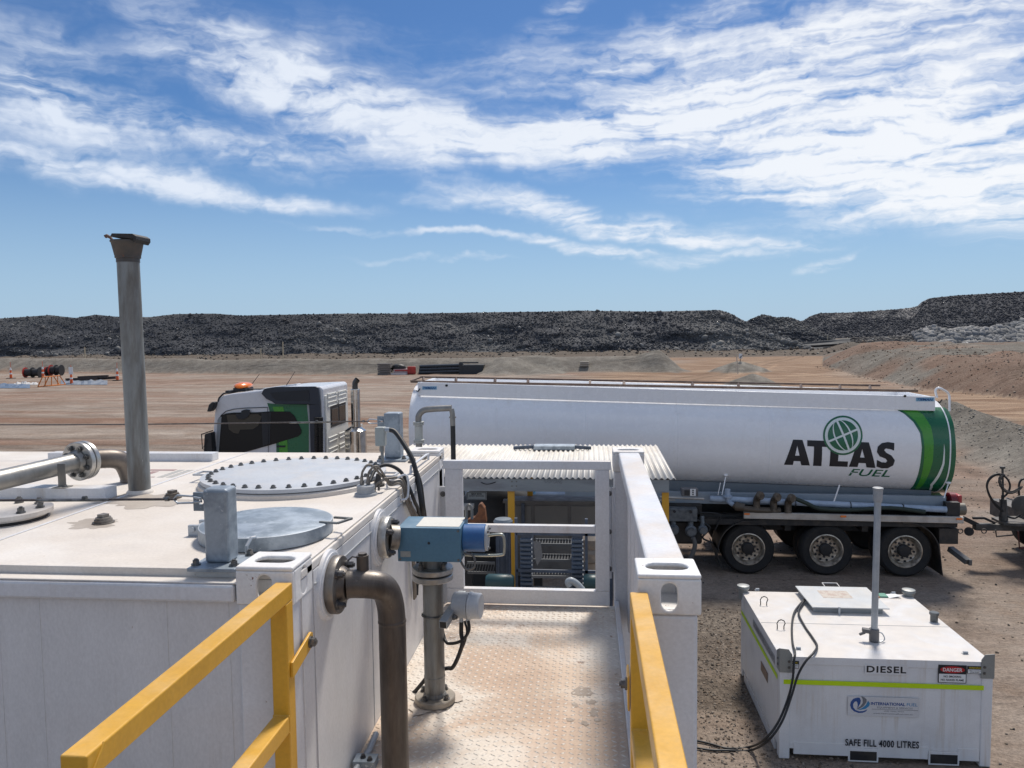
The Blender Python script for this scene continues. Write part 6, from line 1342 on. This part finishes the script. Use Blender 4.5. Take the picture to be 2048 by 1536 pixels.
m = MB(); m.add([(4.11, 10.82, cz+.002), (4.27, 10.84, cz+.03), (4.24, 10.98, cz+.012), (4.10, 10.97, cz+.004)], [(0, 1, 2, 3)]); p_ = m.build('white_sheet', WHP, PP); p_.modifiers.new('s', 'SOLIDIFY').thickness = .003
# power leads from the cube down to the dirt
for k, (P, lab) in enumerate((([(2.93, 10.62, 1.24), onz(1590, 1222, 1.23), onz(1584, 1250, 1.22), onz(1585, 1285, 1.215), onz(1590, 1305, 1.24), ony(1588, 1322, 8.70), ony(1585, 1360, 8.66), ony(1575, 1400, 8.62), ony(1556, 1445, 8.5), ony(1530, 1478, 8.5)], 'left black power lead draped over the front of the cube tank'),
    ([(2.93, 10.60, 1.24), onz(1597, 1222, 1.24), onz(1608, 1250, 1.22), onz(1625, 1275, 1.22), onz(1634, 1292, 1.22), onz(1627, 1306, 1.24), ony(1612, 1322, 8.70), ony(1596, 1350, 8.66), ony(1582, 1395, 8.60), ony(1563, 1445, 8.48), ony(1535, 1482, 8.48)], 'right black power lead bowing outward over the front of the cube tank'))):
    e1 = gp(1500, 1497+k*7, 0); e2 = gp(1455, 1500+k*4, 0); e3 = gp(1405, 1487+k*14, 0)
    o = thing('power_lead', lab, 'cable', P[-1], 'power leads from the cube tank')
    m = MB(); m.tube(P+[Vector((e.x, e.y, e.z+.02)) for e in (e1, e2, e3)]+[Vector((.6, e3.y+.2, .03))], .013, 10, smooth=6); m.build('lead', BLACK, o, smooth=True)
# ================================================================ shelter with corrugated roof
S2 = thing('pump_shelter', 'low pump shelter with a cream corrugated iron roof on yellow posts beyond the gate', 'shelter', (-.8, 11.2, 0))
sx0, sx1, sy0, sy1 = -2.95, 1.12, 9.93, 12.65
def corr(x0, x1):
    m = MB(); pitch = .0762; N = int((x1-x0)/pitch*8); ys = [sy0, sy1]
    for y in ys:
        for i in range(N+1): x = x0+(x1-x0)*i/N; m.v.append(Vector((x, y, 3.012+.014*math.sin(2*PI*x/pitch)+(y-sy0)*.012)))
    m.f = [(i, i+1, N+2+i, N+1+i) for i in range(N)]; o = m.build('roof_sheet', ROOFC, S2, smooth=True); o.modifiers.new('s', 'SOLIDIFY').thickness = .003; return o
w_ = 10*.0762
k = 0; x = sx0
while x < sx1-.05: corr(x, min(x+w_, sx1)); x += w_
m = MB(); m.box(sx0+.05, 1.03, sy0+.03, sy0+.07, 2.825, 2.990); fb = m.build('fascia_beam', mat('galv_fascia', (.25, .285, .31), .45, .3, col2=(.19, .21, .235), scale=3, stretch=(.4, 1, 3), spots=(.35, .37, .38), sscale=12, sth=.66), S2, bevel=.003)
m = MB(); m.box(sx0+.05, 1.03, sy1-.1, sy1-.06, 2.825, 2.990); m.box(.99, 1.03, sy0+.071, sy1-.101, 2.83, 2.985); m.build('fascia_beam', GALVL, S2, bevel=.003)
q = ony(1106, 964, sy0); text_on(fb, 'marker_scrawl', 'FLASH GANG', GREYI, (q.x, sy0+.027, q.z), (1, 0, -.05), (0.1, 0, 1), .24, .045, 0, .2)
for px, py in ((1024, 963), (1033, 963), (1024, 972), (1033, 972)):
    q = ony(px, py, sy0+.03); bolt_at(fb, (q.x, sy0+.03, q.z), (0, -1, 0), .008, .006, BOLTM)
m = MB(); m.tube([ony(962, 965, sy0+.028), ony(975, 968.5, sy0+.028), ony(992, 964, sy0+.028)], .006, 6, smooth=5); m.build('rub_mark', BVIN, fb)
for (px, Y, lo) in ((1022, 10.0, 0), (1331, 10.05, 0), (1060, 12.4, 0), (1240, 12.4, 0)):
    q = ony(px, 985, Y); m = MB(); m.box(q.x-.045, q.x+.045, Y, Y+.05, .0, 2.823); m.build('yellow_post', YEL, S2, bevel=.004)
q = ony(1105, 905, 12.2)
m = MB(); m.box(-.87, -.22, 12.10, 12.36, 3.045, 3.11); m.build('floodlight_housing', GALV, S2, bevel=.008)
m = MB(); m.bar((-1.2, 12.2, 3.065), (-.87, 12.2, 3.085), .06, .05).bar((-.22, 12.2, 3.085), (.04, 12.2, 3.065), .06, .05); m.build('floodlight_arm', SLATE, S2)
# gear below the roof
def item(name, label, cat, loc, grp=None): return thing(name, label, cat, loc, grp)
o = item('steel_cabinet', 'dull stainless cabinet with three flat panels under the shelter roof', 'cabinet', (-.6, 11.5, 0))
m = MB(); m.box(-1.27, .35, 11.5, 12.0, 1.2, 2.33); m.build('cabinet_body', STEELD, o, bevel=.006)
m = MB(); m.box(-1.3, .38, 11.45, 11.6, 2.331, 2.37); m.build('cabinet_top', STEELD, o, bevel=.003)
for a in (-1.20, -.82, -.27, .13):
    m = MB(); m.box(a, a+(.33 if a < -1 else .50 if a < 0 else .2), 11.488, 11.4995, 1.7, 2.29); m.build('cabinet_panel', mat('panel_steel', (.17, .17, .165), .4, .3), o, bevel=.003)
for a in (-1.02, .30):
    m = MB(); m.box(a, a+.05, 11.42, 11.47, .2, 2.34); m.build('cabinet_post', SLATE, o)
o = item('filter_vessel', 'grey fluted vertical filter vessel beside the first yellow post', 'filter', (-1.03, 9.3, 1.2))
q = ony(1005, 1100, 9.2); vx = q.x
m = MB(); m.lathe((vx, 9.3, 1.3), (0, 0, 1), [(.085, 0), (.085, 1.25)], 24)
for i in range(12):
    a = 2*PI*i/12; m.bar((vx+.088*math.cos(a), 9.3+.088*math.sin(a), 1.35), (vx+.088*math.cos(a), 9.3+.088*math.sin(a), 2.5), .012, .012)
m.build('vessel', SLATE, o, smooth=True)
m = MB(); m.lathe((vx, 9.3, 2.55), (0, 0, 1), [(.115, 0), (.12, .04), (.10, .07), (.03, .08)], 24); m.build('vessel_lid', mat('lid_slate', (.16, .19, .22), .45), o, smooth=True)
m = MB(); m.box(-1.5, -.9, 8.9, 9.6, .0, 1.3); m.build('vessel_plinth', SLATE, o)
# stair of grating treads between louvred side columns
o = item('grating_steps', 'slate blue rack of grating treads between two louvred columns seen through the gate', 'steps', (-.38, 8.4, 0))
for k, (x0, x1) in enumerate(((-.745, -.625), (-.185, -.07))):
    m = MB(); m.box(x0, x1, 8.25, 8.5, .6, 2.72); m.build('column', SLATE, o)
    for i in range(20):
        z = 1.72+i*.048; m = MB(); m.prism([(8.22, z), (8.249, z+.008), (8.249, z+.034), (8.215, z+.024)], lambda a, b: (x0-.006, a, b), lambda a, b: (x1+.006, a, b)); m.build('louvre', mat('louvre_slate', (.10, .13, .175), .5) if i == 0 and k == 0 else bpy.data.materials['louvre_slate'], o)
for i in range(5):
    y = 8.45+.02*i; z = 2.62-.115*i; yy = 8.9-.22*i
    m = MB(); m.bar((-.62, yy-.10, z), (-.19, yy-.10, z), .02, .028).bar((-.62, yy+.10, z), (-.19, yy+.10, z), .02, .028)
    for j in range(13): x = -.60+j*.033; m.bar((x, yy-.09, z), (x, yy+.09, z), .006, .02)
    m.build('tread', mat('tread_steel', (.13, .135, .14), .5, .3) if i == 0 else bpy.data.materials['tread_steel'], o)
m = MB(); m.bar((-.79, 8.2, 2.73), (.1, 8.2, 2.73), .03, .03).bar((-.79, 8.2, 2.32), (.1, 8.2, 2.32), .03, .03).bar((-.79, 8.2, 1.0), (-.79, 8.2, 2.9), .03, .03, up=(0, 1, 0)).bar((-.03, 8.2, 1.0), (-.03, 8.2, 2.9), .03, .03, up=(0, 1, 0)); m.build('rack_frame', SLATE, o)
m = MB(); m.add([(-.60, 8.15, 2.66), (-.52, 8.13, 2.66), (-.50, 8.12, 2.5), (-.56, 8.12, 2.40), (-.585, 8.13, 2.5)], [(0, 1, 2, 3, 4)]); rg = m.build('hanging_rag', mat('grey_rag', (.16, .16, .16), .8), o); rg.modifiers.new('s', 'SOLIDIFY').thickness = .004
o = item('grating_shelf', 'small grating shelf left of the filter vessel under the shelter', 'shelf', (-1.5, 9.2, 0))
m = MB(); q0, q1 = ony(935, 1135, 9.0), ony(990, 1135, 9.0); z = q0.z
m.bar((q0.x, 9.0, z+.06), (q1.x, 9.0, z+.06), .02, .03).bar((q0.x, 9.0, z-.06), (q1.x, 9.0, z-.06), .02, .03)
for j in range(11): x = q0.x+(q1.x-q0.x)*j/10; m.bar((x-.03, 8.98, z-.06), (x, 8.98, z+.06), .006, .012, up=(0, 1, 0))
m.build('grating', bpy.data.materials['tread_steel'], o)
for (px, py, w, h, lab, nm) in ((1000, 1165, .30, .16, 'teal pump motor at the foot of the filter vessel', 'pump'), (1222 - 40, 1166, .16, .2, 'teal pump motor behind the right end of the gate', 'pump')):
    q = ony(px, py, 8.0); o = item(nm, lab, 'pump', (q.x, 8.0, q.z-.2), 'teal pumps')
    m = MB(); m.lathe((q.x-w/2, 8.0, q.z), (1, 0, 0), [(.07, 0), (.09, .03), (.09, w-.03), (.07, w)], 20); m.build('motor', TEAL, o, smooth=True); m = MB(); m.box(q.x-w*.4, q.x+w*.4, 7.9, 8.1, q.z-.5, q.z-.06); m.build('pump_base', DARK, o)
o = item('work_boot', 'rusty brown leather boot shape hung on a pipe at the left of the gate opening', 'boot', (-1.3, 9.9, 2.2))
P = [ony(a, b, 9.6) for a, b in ((963, 1005), (957, 1009), (957, 1022), (950, 1033), (935, 1038), (935, 1045), (974, 1045), (972, 1030), (970, 1015))]
m = MB(); m.prism([(p.x, p.z) for p in P], lambda a, b: (a, 9.55, b), lambda a, b: (a, 9.68, b)); m.build('boot', CLAY, o, bevel=.015)
o = item('info_sign', 'small grey framed information sign under the shelter eave', 'sign', (-1.5, 10.3, 2.7))
q = ony(954, 991, 10.2); m = MB(); m.box(q.x-.14, q.x+.13, 10.2, 10.21, q.z-.06, q.z+.05); m.build('sign_board', mat('sign_grey', (.32, .36, .38), .5), o)
m = MB(); 
for z_ in (-.052, .043): m.box(q.x-.132, q.x+.122, 10.195, 10.199, q.z+z_-.002, q.z+z_+.002)
m.box(q.x-.132, q.x-.128, 10.195, 10.199, q.z-.05, q.z+.04).box(q.x+.118, q.x+.122, 10.195, 10.199, q.z-.05, q.z+.04); m.build('sign_border', BVIN, o)
text_on(o, 'sign_lettering', 'BAY SITE', BVIN, (q.x-.005, 10.195, q.z+.022), Ux, Uz, .14, .022, .03); text_on(o, 'sign_lettering', 'SAFETY SHOWER', BVIN, (q.x-.005, 10.195, q.z-.006), Ux, Uz, .20, .016, .02)
o = item('tarp_bundle', 'black sheeting draped over a drum behind the cabinet', 'sheeting', (-1.2, 12.8, 0))
m = MB(); m.sphere((-1.55, 12.95, 1.75), .75, .4, .62, 18, 10); m.box(-2.3, -.8, 12.8, 13.1, 0, 1.75); m.build('sheeting', BLACK, o, smooth=True)
o = item('white_lamp_box', 'pale flat box on a dark stand at the left edge of the gate opening', 'box', (-1.9, 9.6, 2.4))
q = ony(936, 1016, 9.8); m = MB(); m.box(q.x-.2, q.x+.06, 9.8, 9.95, q.z-.03, q.z+.03); m.build('box_lid', mat('dull_white_box', (.42, .42, .40), .5), o, bevel=.004); m = MB(); m.box(q.x-.18, q.x+.03, 9.82, 9.93, 0, q.z-.031); m.build('box_stand', BLACK, o)
o = item('bollard_pipe', 'pale plastic elbow lying at the foot of the grating rack', 'pipe', (-.1, 7.8, 1.8))
m = MB(); m.tube([ony(1140, 1172, 7.8), ony(1136, 1165, 7.8), ony(1142, 1161, 7.8), ony(1154, 1168, 7.8), ony(1165, 1180, 7.8)], .035, 14, smooth=5); m.build('elbow', mat('pale_plastic', (.33, .36, .38), .4), o, smooth=True)
o = item('weathered_valve', 'weathered brown and grey valve standing at the right end of the gate opening', 'valve', (.1, 9.0, 1.5))
m = MB(); q = ony(1183, 1100, 9.0); m.lathe((q.x, 9.0, q.z-.5), (0, 0, 1), [(.07, 0), (.07, .35), (.11, .38), (.12, .48), (.09, .52), (.11, .56), (.12, .64), (.06, .70)], 20); m.build('valve', mat('tan_valve', (.22, .19, .16), .7, col2=(.32, .26, .20), scale=9), o, smooth=True)
m = MB(); m.box(-3.2, 1.2, 8.6, 12.9, .0, .22); one('skid_base', m, SLATE, 'dark steel skid base carrying the pump shelter', 'skid', bevel=.01)
def gf(px, Y=88.2):
    p = ony(px, 745, Y); return Vector((p.x, Y, gz(p.x, Y)))
# ================================================================ far yard items
def drum(px, py, s, L, lab, ax=(1, .12, 0)):
    p = gp(px, py); o = thing('cable_drum', lab, 'cable drum', p, 'cable drums by the berm'); R = s; c = p+Vector((0, 0, R)); a = Vector(ax).normalized()
    m = MB(); m.cyl(c-a*(L/2), c+a*(L/2), R*.72, 20); m.build('winding', mat('drum_winding', (.03, .03, .033), .7) if 'drum_winding' not in bpy.data.materials else bpy.data.materials['drum_winding'], o, smooth=True)
    for k, mt_ in ((-1, REDP), (0, BLACK), (1, BLACK)):
        m = MB(); m.cyl(c+a*(k*L/2-.05), c+a*(k*L/2+.05), R, 24); m.build('drum_flange', mt_, o, smooth=True)
    m = MB(); m.cyl(c-a*(L/2+.07), c-a*(L/2+.052), R*.16, 12); m.build('drum_hub', WHP, o)
    return o
drum(66, 755, .62, 1.75, 'leftmost red ended cable drum lying by the grey berm'); drum(113, 751, .68, 1.3, 'bigger red ended cable drum, right of the other one by the berm'); 
drum(97, 751, .55, .5, 'small dark cable drum between the two larger red ones')
def cone(px, py, lab, sign=False):
    p = gp(px, py); o = thing('bollard_cone', lab, 'traffic bollard', p, 'orange bollards on the yard')
    m = MB(); m.box(p.x-.36, p.x+.36, p.y-.36, p.y+.36, p.z, p.z+.07); m.build('base', BLACK, o)
    m = MB(); m.cyl((p.x, p.y, p.z+.07), (p.x, p.y, p.z+1.0), .15, 12, r2=.09); m.build('body', ORG_, o, smooth=True)
    m = MB(); m.cyl((p.x, p.y, p.z+1.001), (p.x, p.y, p.z+1.3), .11, 12, r2=.07).cyl((p.x, p.y, p.z+.5), (p.x, p.y, p.z+.68), .142, 12, r2=.128); m.build('white_band', WHP, o, smooth=True)
    m = MB(); m.cyl((p.x, p.y, p.z+1.3), (p.x+.02, p.y, p.z+1.95), .035, 8); m.build('flag_pole', PINK, o)
    if sign: m = MB(); m.box(p.x-.2, p.x+.25, p.y-.05, p.y-.03, p.z+1.0, p.z+1.75); m.build('sign_card', WHP, o)
cone(235, 761, 'orange bollard standing alone beside the vent stack'); cone(143, 768, 'orange bollard with a white card beside the sheeting', True); cone(86, 755, 'orange bollard between the cable drums'); cone(22, 757, 'orange bollard at the far left of the yard')
p0 = gp(97, 771); o = thing('trestle_frame', 'orange tubular trestle frame lying in the yard', 'trestle', p0)
m = MB(); a = gp(76, 774); b = gp(119, 771); h = .95
for y_ in (0, .9):
    v = Vector((0, y_, 0)); m.tube([a+v+Vector((0, 0, .05)), a+v+Vector((.5, 0, h)), b+v+Vector((-.6, 0, h)), b+v+Vector((0, 0, .05))], .05, 8).tube([a+v+Vector((0, 0, .05)), b+v+Vector((0, 0, .05))], .05, 8)
    for t in (.33, .62): q = a.lerp(b, t)+v; m.tube([q+Vector((0, 0, .05)), q+Vector((.05, 0, h))], .04, 8)
m.build('frame', mat('orange_frame', (.55, .17, .02), .5), o)
def sheet(px0, px1, py0, py1, mt_, lab, seed, lift=.22):
    r_ = random.Random(seed); o = thing('plastic_sheeting', lab, 'sheeting', gp((px0+px1)/2, (py0+py1)/2))
    m = MB(); nx, ny = 14, 5
    for j in range(ny+1):
        for i in range(nx+1):
            p = gp(px0+(px1-px0)*i/nx, py1+(py0-py1)*j/ny); e = min(i, nx-i, 2)/2*min(j, ny-j, 1); m.v.append(p+Vector((0, 0, .03+lift*r_.random()**2*e)))
    for j in range(ny): m.f += [(j*(nx+1)+i, j*(nx+1)+i+1, (j+1)*(nx+1)+i+1, (j+1)*(nx+1)+i) for i in range(nx)]
    m.build('sheet', mt_, o)
sheet(-40, 60, 769, 777, mat('blue_grey_sheet', (.09, .12, .17), .4), 'blue grey plastic sheeting spread at the far left of the yard', 3); sheet(122, 215, 761, 770, mat('silver_sheet', (.15, .17, .20), .5), 'silver grey sheeting beside the orange bollard with the card', 5)
sheet(28, 76, 767, 770, mat('white_sheet', (.45, .44, .43), .6), 'white sheeting beside the orange trestle', 7, .3)
p = gp(160, 762); o = thing('scrap_beams', 'dark scrap beams piled behind the silver sheeting', 'scrap', p)
for k, (dx, dz, L) in enumerate(((-1.6, .15, 3.4), (-.4, .35, 3.2), (.9, .2, 2.6))): m = MB(); m.bar(p+Vector((dx, k*.3, dz)), p+Vector((dx+L, k*.3+.4, dz+.1)), .3, .3); m.build('beam', mat('dark_rust', (.05, .035, .03), .7) if k == 0 else bpy.data.materials['dark_rust'], o)
# marker pegs on the berm
for k, (px, py, h) in enumerate(((170, 712, 1.5), (522, 717, 1.6), (566, 703, 2.0), (1655, 688, 2.2), (1750, 694, 2.2), (1777, 690, 2.2))):
    Y = 118 if k < 3 else 200; q = ony(px, py, Y); m = MB(); q.z = max(min(q.z, 2.0), .1); m.box(q.x-.07, q.x+.07, q.y-.07, q.y+.07, gz(q.x, q.y)-.1, q.z+h)
    one('marker_post', m, mat('peg_timber', (.38, .34, .25), .8) if k == 0 else bpy.data.materials['peg_timber'], ['pale leaning peg at the foot of the stockpile, first from the left', 'pale peg on the berm above the cab beacon', 'thin pale peg right behind the cab antennas', 'pale peg where the haul road meets the far dump', 'first of two pale pegs before the boulder heap', 'second of two pale pegs nearest the boulder heap'][k], 'peg', 'pale marker pegs')
# stacked pallets
p = gf(771); o = thing('pallet_stack', 'stack of grey pallets left of the red crate', 'pallets', p)
for i in range(5): m = MB(); m.box(p.x-.8+.05*(i % 2), p.x+.75-.06*(i % 3), p.y-.6, p.y+.6, p.z+i*.28, p.z+i*.28+.22); m.build('pallet', mat('grey_pallet', (.16, .145, .135), .8) if i == 0 else bpy.data.materials['grey_pallet'], o)
p = gf(812); o = thing('red_crate', 'red and white plastic crates with a black bag on top', 'crate', p)
m = MB(); m.box(p.x-1.5, p.x+.9, p.y, p.y+1.2, p.z+.15, p.z+.65); m.build('white_crate', mat('pinkish_white', (.50, .36, .36), .5), o)
m = MB(); m.box(p.x+.2, p.x+1.2, p.y-.25, p.y-.02, p.z+.05, p.z+.95); m.build('red_bin', REDP, o, bevel=.1)
m = MB(); m.box(p.x-1.3, p.x+.2, p.y-.12, p.y-.01, p.z+.42, p.z+.55); m.build('red_stripe', REDP, o)
m = MB(); m.sphere((p.x-1.0, p.y+.5, p.z+.75), .9, .5, .5, 14, 8); m.build('black_bag', BLACK, o, smooth=True)
m = MB(); m.box(p.x-2.0, p.x+.2, p.y-.5, p.y-.15, p.z+.0, p.z+.2); m.build('pale_pallet', mat('pallet_white', (.45, .45, .47), .6), o)
a, b = gf(838), gf(925); o = thing('black_pipes', 'stack of long black plastic pipes beside the skip', 'pipes', a)
for r_ in range(3):
    for c_ in range(4-r_):
        y = c_*.42+r_*.21; z = .2+r_*.34; m = MB(); m.cyl(a+Vector((0, y, z)), b+Vector((0, y, z)), .2, 12); m.build('pipe', mat('black_poly_pipe', (.018, .024, .032), .3) if r_+c_ == 0 else bpy.data.materials['black_poly_pipe'], o, smooth=True)
p = gf(945, 87.5); o = thing('skip_bin', 'dark open skip bin against the grey dirt heap', 'skip bin', p)
m = MB(); m.prism([(-1.1, 0), (1.1, 0), (1.3, 1.05), (-1.2, 1.05)], lambda a_, b_: (p.x+a_, p.y, p.z+b_), lambda a_, b_: (p.x+a_, p.y+1.6, p.z+b_)); m.build('bin', mat('bin_dark', (.02, .026, .032), .5), o)
m = MB(); m.box(p.x-1.6, p.x-1.15, p.y+.1, p.y+.3, p.z, p.z+1.3).box(p.x-1.6, p.x+.6, p.y+.5, p.y+.7, p.z+1.25, p.z+1.38); m.build('bin_arm', bpy.data.materials['bin_dark'], o)
p = gf(1169, 88.4); o = thing('bag_stack', 'small stack of pale bags at the foot of the berm', 'bags', p)
for i in range(3): m = MB(); m.box(p.x-.5, p.x+.5, p.y-.3, p.y+.3, p.z+.2*i, p.z+.2*i+.17); m.build('bag', mat('pale_bag', (.36, .33, .28), .8) if i == 0 else bpy.data.materials['pale_bag'], o, bevel=.05)
# signs at the haul road
p = Vector((9.0, 92.3, gz(9.0, 92.3))); q = ony(1308, 718, 92.3); o = thing('road_sign', 'white information board on the end of the grey berm', 'sign', (q.x, 92.3, p.z))
m = MB(); m.box(q.x-.43, q.x+.43, 92.3, 92.35, q.z-.55, q.z+.50); m.build('board', WHP, o)
for i in range(5): m = MB(); m.box(q.x-.33, q.x+.28-.05*(i % 2), 92.28, 92.299, q.z+.32-.17*i, q.z+.38-.17*i); m.build('text_line', mat('blue_text', (.12, .18, .35), .6) if i == 0 else bpy.data.materials['blue_text'], o)
m = MB(); m.box(q.x-.03, q.x+.03, 92.36, 92.42, gz(q.x, 92.4)-.1, q.z); m.build('sign_post', WOOD, o)
q = ony(1297, 709, 94); o = thing('stop_sign', 'small round red stop sign behind the white board', 'sign', (q.x, 94, 1))
m = MB(); m.cyl((q.x, 94, q.z), (q.x, 94.05, q.z), .36, 8, rot=PI/8); m.build('face', REDP, o); m = MB(); m.box(q.x-.035, q.x+.035, 94.06, 94.12, .2, q.z); m.build('sign_post', WOOD, o)
text_on(o, 'stop_lettering', 'STOP', WHP, (q.x, 93.98, q.z), (1, 0, 0), (0, 0, 1), .5, .16, .04)
q = ony(1481, 712, 88.5); o = thing('junction_sign', 'small white arrow sign with a pale pole on the little heap', 'sign', (q.x, 88.5, .8))
m = MB(); m.box(q.x-.18, q.x+.20, 88.5, 88.55, q.z-.28, q.z+.26); m.build('face', WHP, o); m = MB(); m.prism([(q.x-.1, q.z-.2), (q.x+.02, q.z-.2), (q.x+.14, q.z+.0), (q.x+.1, q.z+.06)], lambda a_, b_: (a_, 88.47, b_), lambda a_, b_: (a_, 88.495, b_)); m.build('arrow', BVIN, o)
m = MB(); m.box(q.x-.04, q.x+.04, 88.56, 88.62, .3, q.z); m.build('sign_post', WOOD, o)
q0 = ony(1473, 708, 85); q1 = ony(1476, 752, 85); m = MB(); m.cyl((q1.x, 85, 0.2), (q0.x, 85, q0.z), .05, 8); one('white_pole', m, mat('pale_pole', (.5, .46, .4), .6), 'tall thin pale pole in front of the small arrow sign', 'pole')
